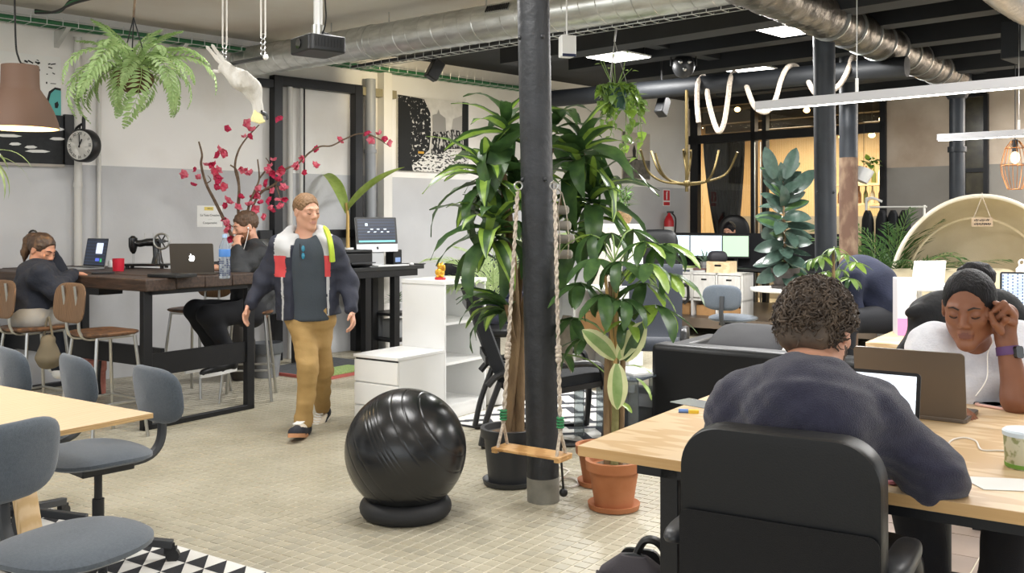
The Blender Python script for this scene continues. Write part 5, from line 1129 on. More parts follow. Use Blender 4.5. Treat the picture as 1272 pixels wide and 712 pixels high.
q = P(1269, 360, 7.0); fl_ = thing('flask', 'white metal drinking flask with a loop cap on the third table', 'bottle', (q.x, q.y, z3))
hgt = P(1269, 325, 7.0).z-z3; MB().lathe([(.036, 0), (.038, .005), (.038, hgt*.78), (.02, hgt*.86), (.02, hgt*.9), (.001, hgt*.9)], 20).build('body', WHITE, fl_); MB().tube([(.02*math.cos(2*PI*j/14), 0, hgt*.97+.02*math.sin(2*PI*j/14)) for j in range(14)], .006, 6, closed=True).build('cap_loop', WHITE, fl_)
q = V(fl(1262, 4.5)); t = laptop('laptop open on a desk behind the woman\'s raised arm', (q.x+.1, q.y, P(1262, 402, 4.5).z), ROT+.1, .32, .22, 100, BLKP, screen_mat('blue_stripe_screen', 'b9cae0', '31486e', .6, (2, 30, 1)))
zz = P(1262, 402, 4.5).z; t4 = thing('small_desk', 'small dark desk under the laptop behind the woman', 'desk', (q.x+.25, q.y, 0), ROT); MB().box((0, 0, zz-.016), (.8, .5, .03)).build('desktop', BLKP, t4)
for x in (-.36, .36):
    for y in (-.2, .2): MB().box((x, y, (zz-.03)/2), (.04, .04, zz-.03)).build('leg', STEEL, t4)
# round white tables
def round_table(lab, px, py, Y, r_, zt_=None):
    q = P(px, py, Y); t = thing('round_table', lab, 'table', (q.x, q.y, 0)); z = q.z
    MB().lathe([(r_*.97, z-.03), (r_, z-.02), (r_, z), (.001, z)], 36).build('tabletop', WHITE, t); MB().cyl((0, 0, .03), (0, 0, z-.03), .035, n=14).build('pedestal', WHITE, t); MB().lathe([(.25, 0), (.24, .02), (.05, .04), (.001, .04)], 28).build('base', WHITE, t); return q
ra = round_table('round white table carrying the rubber plant pot', 975, 358, 9.5, .33)
rb_ = round_table('round white table in front of the beige canopy seat', 1140, 354, 8.4, .42)
lp = laptop('white laptop open on the round white table', (rb_.x-.02, rb_.y-.1, rb_.z), PI+.2, .3, .21, 100, WHITE, SCRW)
# ================================================================ beige canopy seat
BEI = mat('beige_canvas', 'd2c4a7', .9, col2='c8b998', scale=3, bump=.25, bscale=60); cpt = P(1222, 352, 9.9)
cs = thing('canopy_seat', 'beige fabric half dome canopy seat against the back wall', 'seat', (cpt.x, cpt.y, 0), R(-16))
rx, rz_ = .88, P(1222, 243, 9.9).z-cpt.z; rows = []
for j in range(13):
    u = j/12; ph = u*PI/2; rows.append([(rx*math.cos(a)*math.cos(ph)**.8 if u < 1 else .001*math.cos(a), .15+.75*math.sin(ph), cpt.z-.15+(rz_+.15)*math.sin(a)*(math.cos(ph)**.8) if u < 1 else cpt.z-.15+.001*math.sin(a)) for a in [PI*i/32 for i in range(33)]])
MB().grid(rows).build('canopy', BEI, cs, solid=.02)
MB().tube([(rx*math.cos(a), .14, cpt.z-.15+(rz_+.15)*math.sin(a)) for a in [PI*i/40 for i in range(41)]], .022, 8).build('rim_tube', mat('pale_rim', 'dfd6c2', .7), cs)
MB().tube([(rx*.8*math.cos(a), .42, cpt.z-.15+(rz_+.15)*.78*math.sin(a)) for a in [PI*i/40 for i in range(41)]], .014, 8).build('inner_hoop', BEI, cs)
MB().lathe([(.88, .12), (.9, .2), (.9, cpt.z-.28), (.86, cpt.z-.22), (.001, cpt.z-.22)], 40, c=(0, .1, 0)).build('seat_base', BEI, cs)
for x, y, a_ in ((-.72, .0, .5), (-.3, .25, .1), (.15, .3, -.05), (.6, .15, -.3)):
    pad(.46, .4, .16, 4, .5, m=Matrix.Translation((x, y, cpt.z-.05)) @ Matrix.Rotation(a_, 4, 'Z') @ Matrix.Rotation(R(68), 4, 'X')).build('back_cushion', BEI, cs)
pS = P(1220, 276, 9.8); sg = thing('hanging_sign', 'small wooden sign hanging on strings inside the beige canopy', 'sign', pS, R(-10))
MB().box((0, 0, 0), (.2, .012, .09)).build('board', mat('sign_wood', 'b59f84', .7, col2='a28c70', scale=10), sg); b = MB(); b.cyl((-.08, 0, .045), (0, 0, .26), .003, n=5); b.cyl((.08, 0, .045), (0, 0, .26), .003, n=5); b.cyl((0, 0, .26), (0, .0, .3), .003, n=5); b.build('string', ROPE, sg)
b = MB()
for x, z, w_ in ((-.055, .018, .035), (.0, .018, .045), (.05, .02, .03), (-.05, -.02, .05), (.01, -.02, .05), (.06, -.02, .04)):
    for k in range(4): b.box((x-w_/2+w_*k/3.2, -.007, z+.003*(k % 2)), (w_*.16, .002, .016+.004*(k % 3)), rot=Matrix.Rotation(.3*(k % 2), 4, 'Y'))
b.build('lettering', INK, sg, smooth=False)['kind'] = 'stuff'
# clothes rack before the glass
q = V(fl(1076, 12.6)); rk = thing('clothes_rack', 'white metal clothes rack before the glass wall', 'rack', (q.x, q.y, 0), RROOM+.1)
zt = P(1076, 246, 12.6).z
RK = mat('white_tube', 'e3e1da', .4)
MB().tube(bez([(0, 0, .02), (0, 0, zt-.15), (.02, 0, zt-.03), (.08, 0, zt), (.2, 0, zt-.05)], 6), .017, 10).build('upright', RK, rk); MB().cyl((.05, 0, zt-.12), (.75, 0, zt-.12), .012, n=8).build('rail', RK, rk); MB().cyl((.72, 0, .02), (.72, 0, zt-.1), .015, n=8).build('upright', RK, rk); MB().cyl((0, -.2, .02), (0, .2, .02), .015, n=8).build('foot', RK, rk)
mR = Matrix.Translation((q.x, q.y, 0)) @ Matrix.Rotation(RROOM+.1, 4, 'Z')
for i, x in enumerate((.02, .2, .34, .48)):
    rows = []
    for z, w_, d_ in ((zt-.16, .05, .04), (zt-.2, .2, .06), (zt-.28, .24, .09), (zt-.6, .24, .1), (zt-.85, .26, .1)): rows.append([(d_*math.cos(2*PI*k/16)*.8, w_*math.sin(2*PI*k/16), z) for k in range(16)])
    o = MB().grid(rows, closed=True).build('coat', mat('black_coat', '191a1e', .9), None, loc=mR @ V((x, 0, 0))); o.rotation_euler = (0, 0, RROOM+.5)
    tag(o, ('black coat nearest the white upright of the clothes rack', 'second black coat along the clothes rack', 'third black coat along the clothes rack', 'black coat at the wall end of the clothes rack')[i], 'coat', 'coats on the clothes rack')
# jacket over the chair of the woman
q = V(fl(1185, 3.62)); wch = thing('chair', 'dark office chair the woman in the white shirt sits on', 'chair', (q.x, q.y, 0), ROT+PI)
pad(.44, .44, .08, 3, .4, m=Matrix.Translation((0, .2, .54))).build('seat', BLKLEA, wch); MB().cyl((0, .2, .1), (0, .2, .5), .026, n=12).build('gas_column', BLKP, wch)
pad(.42, .4, .06, 3.4, .35, m=Matrix.Translation((0, -.1, .86)) @ Matrix.Rotation(R(86), 4, 'X')).build('backrest', BLKLEA, wch)
for i in range(5): a = .3+i*2*PI/5; MB().bar((0, .2, .12), (.28*math.cos(a), .2+.28*math.sin(a), .06), .04, .035).build('base_arm', BLKP, wch)
# ================================================================ plants
def leafmat(name, c1, c2, rough=.35, tl=.25, scale=14):
    m = mat(name, c1, rough, col2=c2, scale=scale, spec=.5); nt = m.node_tree; N = nt.nodes; L = nt.links
    t = N.new('ShaderNodeBsdfTranslucent'); x = N.new('ShaderNodeMixShader'); x.inputs[0].default_value = tl; r = [n for n in N if n.type == 'VALTORGB'][0]
    L.new(r.outputs[0], t.inputs[0]); L.new(N['Principled BSDF'].outputs[0], x.inputs[1]); L.new(t.outputs[0], x.inputs[2]); L.new(x.outputs[0], N['Material Output'].inputs[0]); return m
LG = leafmat('dark_leaf', '34502f', '4e6d39'); LGB = leafmat('lime_leaf', '7fa03c', '9cba55', tl=.35); LRIB = leafmat('leaf_rib', '88a066', '7d965c')
LRUB = leafmat('rubber_leaf', '33443c', '41544a', .22, .08); LFERN = leafmat('fern_leaf', '86a364', 'a9bf86', .6, .35); LCREAM = leafmat('cream_leaf_edge', 'dcdcae', 'c9cf96'); LBROWN = leafmat('withered_leaf', '7d776b', '938c80', .8, .1)
LPALM = leafmat('palm_leaf', '35552c', '4b6e38', .5, .2); LPALE = leafmat('pale_frond', 'a9bf86', 'c2d19d', .6, .4); BARK = mat('plant_bark', '8d7454', .9, col2='6e5840', scale=20, bump=.6, stretch=(1, 1, .3)); TWIG = mat('dark_twig', '5e4c3e', .9, col2='7d6a55', scale=20, bump=.4); STALK = mat('green_stalk', '7b9552', .6)
def leaf_mesh(L_, W, droop, fold=.25, shape='lance', wave=.0, mats=(LG, LG), n=8, curl=0, twist=0):
    rows = []; y = z = 0; a0 = 0
    for i in range(n+1):
        t = i/n
        if shape == 'lance': w_ = math.sin(PI*min(1, .06+.94*t)**.75)**.8
        elif shape == 'oval': w_ = math.sin(PI*(.04+.955*t))**.62
        elif shape == 'heart': w_ = min(1, (t*5)**.6 if t < .2 else 1)*(1-((t-.2)/.8)**1.6 if t > .2 else 1)
        else: w_ = min(1, t*6+.4)*(1-t**2.2)
        w_ = max(w_, .02)*W/2; a = -droop*t**1.2; 
        if i: y += L_/n*math.cos(a); z += L_/n*math.sin(a)
        f = fold*(1-.6*t); nz = math.cos(a); ny = -math.sin(a); tw = twist*t
        row = []
        for u in (-1, -.5, 0, .5, 1):
            h = abs(u)*w_*math.sin(f)+wave*W*math.sin(t*17+u*2)*abs(u)-curl*u*u*w_; x = u*w_*math.cos(f)
            x, h = x*math.cos(tw)-h*math.sin(tw), x*math.sin(tw)+h*math.cos(tw); row.append((x, y+h*ny, z+h*nz))
        rows.append(row)
    b = MB()
    for i in range(n):
        for j in range(4):
            b.cur = 1 if j in (0, 3) else 0; b.add([rows[i][j], rows[i][j+1], rows[i+1][j+1], rows[i+1][j]], [(0, 1, 2, 3)])
    me = b.mesh('leaf', list(mats), smooth=True, ang=80)
    bm = bmesh.new(); bm.from_mesh(me); bmesh.ops.remove_doubles(bm, verts=bm.verts, dist=.0002); bm.to_mesh(me); bm.free(); return me
def sph_dir(az, el): return V((math.cos(az)*math.cos(el), math.sin(az)*math.cos(el), math.sin(el)))
def put_leaf(pl, me, base, d, up=(0, 0, 1), s_=1., roll=0, nm='leaf'):
    M_ = frame(V(base)-pl.location, d, up) @ Matrix.Rotation(roll, 4, 'Y') @ Matrix.Scale(s_, 4); return link(nm, me, pl, M_)
def pot(t, r0, r1, h, m_, soil=True, saucer=True, rim=.02, z=0, lip=None):
    MB().lathe([(r0, z+.012), (r1, z+h), (r1+rim*.3, z+h), (r1+rim*.5, z+h-.035), (r1+rim, z+h-.035), (r1+rim, z+h), (r1-.008, z+h), (r1-.012, z+h-.05), (.001, z+h-.06)] if 0 else [(.001, z+.01), (r0, z+.012), (r1-.004, z+h-.05), (r1+rim*.6, z+h-.048), (r1+rim*.8, z+h), (r1-.006, z+h), (r1-.012, z+h-.03), (.001, z+h-.031)], 36).build('pot', m_, t)
    if soil: MB().lathe([(r1-.012, z+h-.035), (r1*.5, z+h-.022), (.001, z+h-.02)], 24).build('soil', SOIL, t)
    if saucer: MB().lathe([(r0*1.0, z), (r1*.98, z+.004), (r1*1.03, z+.03), (r1*.98, z+.03), (r0*1.02, z+.012), (.001, z+.012)], 36).build('saucer', m_, t)
# big dracaena in the black pot
q = V((P(633, 605, 5.32).x, 5.32, 0)); dr = thing('dracaena', 'tall broad leaved plant in a black pot behind the front column', 'plant', q)
pot(dr, .115, .145, .31, mat('black_pot', '2b2c2e', .5), rim=.02)
dl = [leaf_mesh(.47, .125, dp, .3, 'lance', .05, (LG, LG)) for dp in (1.1, 1.6, 2.0)]+[leaf_mesh(.44, .12, dp, .3, 'lance', .05, (LG, LG)) for dp in (1.3, 1.8)]+[leaf_mesh(.42, .11, dp, .35, 'lance', .05, (LGB, LG)) for dp in (.9, 1.6)]+[leaf_mesh(.44, .11, 1.3, .4, 'lance', .06, (LG, LGB))]  # lime copies carry a backlit look in their colour
heads = [((628, 150, 5.35), 16, .95), ((606, 210, 5.3), 26, 1.0), ((615, 275, 5.2), 26, .95), ((722, 180, 5.5), 22, 1.0), ((735, 235, 5.55), 20, .95), ((712, 275, 5.6), 16, .85), ((690, 150, 5.6), 12, .9), ((640, 225, 5.5), 14, 1.0)]
tops = []
for (h_, n, s_) in heads:
    c = P(*h_); tops.append(c)
    for i in range(n):
        u = i/n; az = i*2.4+random.uniform(-.3, .3); el = R(75)-u*R(100)+random.uniform(-.15, .15)
        put_leaf(dr, random.choice(dl), c-V((0, 0, .12*u)), sph_dir(az, el), s_=s_*random.uniform(.75, 1.12)*(.75 if u < .15 else 1), roll=random.uniform(-.4, .4))
c = P(628, 378, 5.15)
for i in range(12):
    u = i/12; az = R(150)+random.uniform(-1.4, 1.4); put_leaf(dr, random.choice(dl), c-V((.02*u, 0, .05*u)), sph_dir(az, R(40)-u*R(45)), s_=random.uniform(.6, .85), roll=random.uniform(-.4, .4))
for (x, r_, tp) in ((-.02, .033, [P(640, 400, 5.33), P(628, 240, 5.33), P(618, 190, 5.32)]), (.055, .026, [P(652, 380, 5.36), P(690, 270, 5.5), P(724, 190, 5.52)]), (.02, .022, [P(645, 350, 5.42), P(668, 250, 5.5), P(690, 170, 5.6)])):
    MB().tube(bez([V((x, 0, .26))]+[a-q for a in tp], 8), [r_]*9+[r_*.8]*8+[r_*.6]*8, 12).build('trunk', BARK, dr)
MB().tube(bez([P(640, 430, 5.33)-q, P(634, 400, 5.2)-q, c-q], 5), .012, 8).build('side_shoot', BARK, dr)
lb = leaf_mesh(.3, .1, .6, .5, 'lance', .1, (LBROWN, LBROWN)); put_leaf(dr, lb, P(706, 392, 5.5), (-.12, -.1, -1), (0, -1, .1), 1.15, .6, 'withered_leaf')
# money tree with stakes in the terracotta pot
q = V((P(763, 640, 4.85).x, 4.87, 0)); mt = thing('money_tree', 'green plant with hand shaped leaves and bamboo stakes in a terracotta pot', 'plant', q)
pot(mt, .095, .128, .245, TERRA, rim=.02)
pl_ = [leaf_mesh(.27, .085, d_, .3, 'oval', .03, (m1, m1)) for d_, m1 in ((.5, LG), (1.0, LG), (1.4, LG), (.8, LGB), (.5, LGB))]
def palmate(pl, c, out, n, s_, bias=0, stem=None, rad=.004):
    if stem is not None: MB().tube(bez([V(stem)-pl.location, (V(stem)+V(c))/2-pl.location+V((0, 0, .04)), V(c)-pl.location], 4), rad, 6).build('leaf_stalk', STALK, pl)
    out = V(out).normalized(); sd = out.cross(V((0, 0, 1))).normalized()
    for k in range(n):
        a = (k-(n-1)/2)*R(44 if n < 6 else 52); d_ = (out*math.cos(a)+sd*math.sin(a))*.95+V((0, 0, -.25+random.uniform(-.15, .15)))
        me = pl_[random.choice((0, 1, 2, 3, 4) if random.random() < bias else (0, 1, 2))]; put_leaf(pl, me, c, d_, s_=s_*(1-.25*abs(k-(n-1)/2)/n*2)*random.uniform(.85, 1.1), roll=random.uniform(-.3, .3))
ctr = P(764, 350, 4.9)
for (px, py, Y, n, s_, bi) in ((800, 300, 4.85, 6, .95, .9), (770, 325, 4.75, 6, .9, .2), (742, 322, 4.85, 6, .9, .1), (722, 352, 4.95, 6, .95, 0), (712, 395, 5.05, 6, .9, 0), (800, 352, 4.85, 6, .95, .4), (815, 380, 4.8, 6, .9, .8), (775, 372, 4.72, 5, .85, .1), (748, 366, 4.75, 6, .9, 0), (790, 330, 5.0, 6, .9, .5), (760, 290, 5.0, 6, .9, .3), (735, 292, 5.05, 6, .9, .2), (806, 328, 4.7, 5, .9, .9), (778, 398, 4.8, 5, .8, .2), (728, 420, 5.0, 5, .8, 0), (785, 285, 5.1, 5, .8, .9), (826, 303, 4.9, 6, .95, 1), (830, 340, 4.85, 5, .9, 1), (700, 440, 5.1, 5, .8, 0)):
    c = P(px, py, Y); o_ = (c-ctr); o_.z = 0; o_ = o_ if o_.length > .03 else V((.1, -1, 0)); palmate(mt, c, o_+V((0, -.05, 0)), n, s_*.95, bi, stem=P(764, py+35, 4.9))
for (x, px, m_, r_, pyt) in ((-.035, 754, BARK, .018, 420), (.0, 764, mat('green_bark', '6d6a3f', .8, col2='8a8458', scale=20), .022, 330), (.03, 773, BARK, .014, 400), (-.01, 760, BARK, .014, 350)):
    MB().tube(bez([V((x, random.uniform(-.03, .03), .2)), P(px, 500, 4.87)-q, P(px+random.uniform(-3, 3), pyt, 4.88)-q], 6), r_, 10).build('stem', m_, mt)
for (a, c_) in (((767, 480, 4.83), (751, 337, 4.8)), ((764, 490, 4.83), (766, 338, 4.83))): MB().cyl(P(*a)-q, P(*c_)-q, .008, n=8).build('bamboo_stake', mat('bamboo', 'c09a62', .6), mt)
vg = leaf_mesh(.21, .105, .25, .3, 'oval', .02, (LG, LCREAM)); vg2 = leaf_mesh(.21, .1, .5, .45, 'oval', .03, (leafmat('pale_green_leaf', '9fb678', '7f9c5c'), LCREAM))
for (px, py, Y, d_, me, up) in ((764, 446, 4.78, (-.55, -.25, .6), vg2, (.3, -1, .3)), (768, 446, 4.78, (.45, -.3, .75), vg2, (-.5, -1, .2)), (776, 448, 4.76, (.25, -.2, .6), vg, (-.2, -1, .3)), (766, 452, 4.7, (-.0, -.3, -.75), vg2, (0, -1, -.3))): put_leaf(mt, me, P(px, py, Y), d_, up, 1.05, 0, 'variegated_leaf')
for (px, py, d_) in ((778, 455, (.6, -.2, .1)), (790, 470, (.5, -.3, -.3)), (765, 500, (.3, -.5, .1)), (775, 540, (.3, -.4, -.3))): put_leaf(mt, pl_[3], P(px, py, 4.8), d_, s_=.5)
q = V((P(744, 600, 5.3).x, 5.3, 0)); t = thing('flower_pot', 'second terracotta pot tucked behind the first one', 'pot', q); pot(t, .085, .115, .22, TERRA, rim=.018)
# rubber plant
q = ra.copy(); ru = thing('rubber_plant', 'glossy dark rubber plant on the round white table beside the second column', 'plant', q)
pot(ru, .1, .13, .2, mat('dark_clay', '4a4440', .7), rim=.015)
rl = [leaf_mesh(.36, .16, d_, .2, 'oval', 0, (LRUB, LRUB)) for d_ in (.15, .5, .9)]+[leaf_mesh(.34, .15, .3, .25, 'oval', 0, (LG, LRUB))]
zb, zt = q.z+.15, P(972, 212, 9.5).z
MB().tube([V((0, 0, .15)), V((.0, 0, .5)), V((-.03, 0, zt-q.z))], [.016, .014, .008], 8).build('stem', BARK, ru)
for i in range(54):
    u = i/53; z = zb-.02+(zt-zb-.02)*u; az = i*2.4; el = R(-25)+u*R(70)+random.uniform(-.25, .3)
    d_ = sph_dir(az, el); put_leaf(ru, random.choice(rl), (q.x-.03*u, q.y, z), d_, (.55*d_.x, -.9+.4*d_.y, .55), s_=random.uniform(.75, 1.05)*(1-.2*u), roll=random.uniform(-.5, .5))
for (px, py, d_, up) in ((962, 222, (-.3, -.2, .9), (0, -1, .2)), (975, 222, (.35, 0, .9), (0, -1, .3)), (985, 240, (.7, .1, .75), (0, -1, .4))): put_leaf(ru, rl[0], P(px, py, 9.4), d_, up, .9)
# fern
def frond_mesh(L_, droop, n, pl, pw, mats, rib=.003, ang0=65, taper=.75, dens=1, lift=.15):
    b = MB(); y = z = 0; cl = []
    for i in range(n+1):
        t = i/n; a = .25-droop*t**1.1
        if i: y += L_/n*math.cos(a); z += L_/n*math.sin(a)
        cl.append((V((0, y, z)), a))
    b.cur = 1; b.tube([c for c, a in cl], [rib*(1-.7*i/n) for i in range(n+1)], 4); b.cur = 0
    for i in range(1, n+1):
        t = i/n; c, a = cl[i]; l = pl*(math.sin(PI*min(1, .12+.85*t))**taper)*(1 if i < n else .8); f = V((0, math.cos(a), math.sin(a))); up = V((0, -math.sin(a), math.cos(a)))
        for sx in (-1, 1):
            an = R(ang0)*(1-.35*t)+random.uniform(-.1, .1); d_ = f*math.cos(an)+V((sx, 0, 0))*math.sin(an)+up*(lift-.35*t+random.uniform(-.12, .12)); d_.normalize(); s_ = d_.cross(up).normalized()*pw*.5
            m1 = c+d_*l*.45; tip = c+d_*l-up*l*.15; b.add([c, m1+s_+up*pw*.1, tip, m1-s_+up*pw*.1], [(0, 1, 2, 3)])
    return b.mesh('frond', list(mats), smooth=False)
q = P(166, 92, 6.0); fe_ = thing('hanging_fern', 'large fern in a coconut basket hanging from the ceiling', 'plant', q)
ff = [frond_mesh(L_, d_, 20, .095, .03, (LFERN, STALK)) for L_, d_ in ((.58, 2.5), (.66, 2.7), (.55, 2.2), (.42, .9))]
MB().sph((0, 0, -.03), (.12, .12, .09), 18, 10).build('basket', mat('coco_fibre', '6d5238', 1, col2='4d3a28', scale=50, bump=1), fe_)
for i in range(34):
    u = random.random(); az = i*2.4; el = R(random.choice((-5, 10, 25, 40, 55))); put_leaf(fe_, ff[random.choice((0, 1, 2, 0, 1))] if el < R(50) else ff[2], q+V((.08*math.cos(az), .08*math.sin(az), .03)), sph_dir(az, el), s_=random.uniform(.55, .95), roll=random.uniform(-.5, .5), nm='frond')
for az, el in ((.2, 50), (2.6, 45), (1.2, 60), (4, 55), (3.4, 35), (0, 30)): put_leaf(fe_, ff[3], q+V((0, 0, .05)), sph_dir(az, R(el)), s_=random.uniform(.7, .95), nm='frond')
for k in range(3): a = 2*PI*k/3; MB().cyl((.1*math.cos(a), .1*math.sin(a), 0), (0, 0, .35), .004, n=5).build('chain', STEEL, fe_)
MB().tube([(0, 0, .35), (.01, 0, .5), (0, 0, CEIL-q.z)], .008, 6).build('hanging_twine', TWIG, fe_)
# pothos in the green basket
q = P(765, 122, 7.2); po = thing('hanging_pothos', 'trailing heart leaved plant in a green hanging pot by the first lit panel', 'plant', q)
MB().lathe([(.001, -.085), (.068, -.085), (.092, .06), (.1, .06), (.1, .085), (.088, .085), (.085, .07), (.001, .06)], 24).build('pot', mat('dark_green_pot', '1f4a3c', .45), po)
hl = [leaf_mesh(.085, .07, d_, .25, 'heart', 0, (m_, m_), n=5) for d_ in (.4, .9) for m_ in (LGB, leafmat('mid_leaf', '6d8b45', '86a35c'))]
for k in range(15):
    az = k*2.4; ln = random.uniform(.15, .62) if k % 3 else random.uniform(.05, .2); pts = [V((.07*math.cos(az), .07*math.sin(az), .08)), V((.12*math.cos(az), .12*math.sin(az), .09)), V((.13*math.cos(az)+.05, .13*math.sin(az), -.05)), V((.12*math.cos(az)+random.uniform(0, .1), .1*math.sin(az), .05-ln))]
    pts = bez(pts, 6); MB().tube(pts, .0035, 5).build('vine', STALK, po)
    for i in range(2, len(pts), 1):
        a_ = random.uniform(0, 6.28); put_leaf(po, random.choice(hl), pts[i]+q, sph_dir(a_, R(random.uniform(-60, 20))), s_=random.uniform(.6, 1.1))
for k in range(7): a_ = k*.9; MB().tube(bez([V((0, 0, .06)), V((.06*math.cos(a_), .06*math.sin(a_), .16)), V((.12*math.cos(a_), .1*math.sin(a_), .22+.02*k))], 4), .003, 5).build('upright_vine', STALK, po); put_leaf(po, hl[0], q+V((.12*math.cos(a_), .1*math.sin(a_), .2+.02*k)), sph_dir(a_, .2), s_=.6)
for k in range(3): a_ = 2*PI*k/3; MB().cyl((.09*math.cos(a_), .09*math.sin(a_), .08), (-.01, 0, .42), .003, n=5).build('hanger_wire', CHROME, po)
MB().tube([(-.01, 0, .42), (0, 0, .5), (0, 0, CEIL+.06-q.z)], .008, 6).build('chain', CHROME, po)
# areca palm
def palm(nm, lab, q, n, L_, mats, pl=.22, pw=.018, el0=75, el1=25, potm=None, ph=.25, dro=1.1, pr=.15, base=None):
    t = thing(nm, lab, 'plant', q); 
    if potm: pot(t, pr*.75, pr, ph, potm, saucer=False)
    fm = [frond_mesh(L_*s_, dro*d_, 22, pl, pw, mats, rib=.005, ang0=42, taper=.5, lift=.2) for s_, d_ in ((1, 1), (.85, 1.3), (1.05, .75))]
    for i in range(n): az = i*2.4; el = R(el0-(el0-el1)*i/n); put_leaf(t, fm[i % 3], q+V((.03*math.cos(az), .03*math.sin(az), base if base is not None else ph)), sph_dir(az, el), s_=random.uniform(.8, 1.1), roll=random.uniform(-.4, .4), nm='frond')
    return t
palm('areca_palm', 'bushy dark green palm beside the beige canopy seat', V(fl(1108, 10.6)), 34, 1.2, (LPALM, STALK), .3, .022, 85, 25, mat('grey_planter', '6d6d6b', .7), .45, 1.2, .18)
palm('bamboo_palm', 'pale feathery palm behind the dracaena in front of the grey wall', V(fl(612, 7.6)), 10, .75, (LPALE, LPALE), .22, .02, 80, 10, mat('white_planter', 'd9d7d2', .5), .3, 1.0, .14, base=.85)
q = mU @ V((.42, .2, UH)); t = thing('agave', 'small spiky agave in a grey pot beside the pine crate', 'plant', q); pot(t, .05, .06, .13, mat('grey_pot', '8a8c8c', .7), saucer=False, rim=.006)
al = leaf_mesh(.24, .03, .3, .5, 'spike', 0, (leafmat('agave_leaf', '6d8a76', '85a08a'),)*2)
for i in range(22): put_leaf(t, al, q+V((0, 0, .1)), sph_dir(i*2.4, R(85-i*3.2)), s_=random.uniform(.7, 1.0))
q = V((V(fl(773, 9.6)).x, 9.6, 1.4)); t = thing('basket_plant', 'small leafy plant in a woven basket on the narrow white cabinet', 'plant', q)
MB().lathe([(.07, 0), (.1, .06), (.095, .12), (.085, .13), (.001, .11)], 20).build('basket', mat('wicker', '8d7350', .9, col2='6e5638', scale=60, bump=.8), t)
bl = leaf_mesh(.13, .03, .6, .3, 'lance', 0, (leafmat('bamboo_leaf', '4f6b3c', '66824c'),)*2, n=5)
for i in range(70): u = random.random(); put_leaf(t, bl, q+V((random.uniform(-.07, .07), random.uniform(-.07, .07), .12+.22*u)), sph_dir(i*2.4, R(random.uniform(0, 75))), s_=random.uniform(.6, 1.1))
for k in range(6): MB().cyl((random.uniform(-.04, .04), 0, .1), (random.uniform(-.07, .07), random.uniform(-.05, .05), .36), .004, n=5).build('stem', STALK, t)
q = mD @ V((-.14, .3, .43)); t = thing('desk_plant', 'small spiky plant on the shelf under the standing desk', 'plant', q); pot(t, .04, .05, .09, mat('grey_pot', '8a8c8c', .7), saucer=False, rim=.005)
for i in range(26): put_leaf(t, bl, q+V((0, 0, .09)), sph_dir(i*2.4, R(80-i*2.5)), s_=1.3)
# coconut seedling
q = P(433, 316, 10.65); q = V((P(432, 300, 10.15).x, 10.15, DZ)); t = thing('coconut_seedling', 'young palm with three broad pleated leaves in a white pot behind the man walking', 'plant', q); qq = q
MB().lathe([(.045, 0), (.06, .12), (.062, .2), (.055, .2), (.001, .18)], 20).build('pot', WHITE, t)
Yq = q.y; MB().tube([V((0, 0, .17)), P(432, 268, Yq)-V((0, 0, 0))-q, P(430, 252, Yq)-q], [.02, .016, .012], 8).build('stem', mat('yellow_stem', 'c9a765', .7), t)
cl_ = leaf_mesh(.78, .13, .75, .45, 'lance', .0, (leafmat('seedling_leaf', '90a94e', 'a9bd66', .5, .35),)*2, n=12)
cl2 = leaf_mesh(.78, .13, 1.9, .45, 'lance', .0, (MATS['seedling_leaf'],)*2, n=12)
put_leaf(t, cl_, P(431, 262, Yq), (.62, -.1, .85), (-.7, -.8, .5), 1.0); put_leaf(t, cl2, P(430, 262, Yq), (-.25, -.1, 1), (.1, -.5, .6), 1.0); put_leaf(t, cl_, P(430, 265, Yq), (-.12, .1, 1), (.4, -1, .2), .55)
# small pachira on the floor by the bent man
q = V(fl(1036, 6.6)); t = thing('small_money_tree', 'slender young money tree in front of the bent over man', 'plant', q); pot(t, .09, .11, .22, mat('white_planter', 'd9d7d2', .5), rim=.01)
ps = pl_; pl_ = [leaf_mesh(.14, .045, d_, .3, 'oval', 0, (m_, m_), n=5) for d_, m_ in ((.5, LGB), (1.0, MATS['mid_leaf']), (1.3, LG), (.7, MATS['mid_leaf']), (.5, LGB))]
MB().tube(bez([V((0, 0, .2)), P(1036, 400, 6.6)-q, P(1035, 312, 6.6)-q], 6), .011, 8).build('stem', BARK, t)
for (px, py) in ((1036, 308), (1050, 316), (1020, 318), (1062, 326), (1010, 322), (1044, 335), (1026, 338), (1056, 346), (1014, 342), (1036, 350)):
    c = P(px, py, 6.6+random.uniform(-.1, .1)); o_ = c-P(1036, py, 6.6); o_.z = 0; palmate(t, c, o_+V((random.uniform(-.02, .02), -.06, 0)), 6, .95, .6, stem=P(1036, py+14, 6.6), rad=.003)
pl_ = ps
# white hanging pot in the back room window
q = P(1073, 217, 12.9); t = thing('hanging_pot', 'tilted white pot with a small green plant hanging before the glass', 'plant', q)
MB().lathe([(.001, -.1), (.09, -.1), (.11, .08), (.1, .08), (.001, .06)], 20, m=Matrix.Rotation(R(25), 4, 'Y')).build('pot', WHITE, t)
for i in range(24): put_leaf(t, hl[i % 4], q+V((.06+random.uniform(-.04, .1), random.uniform(-.06, .06), .1+random.uniform(0, .1))), sph_dir(i*2.4, R(random.uniform(-10, 60))), s_=1.2)
MB().cyl((0, 0, .05), (0, 0, 3.0-q.z), .004, n=5).build('cord', BLKCAB, t)
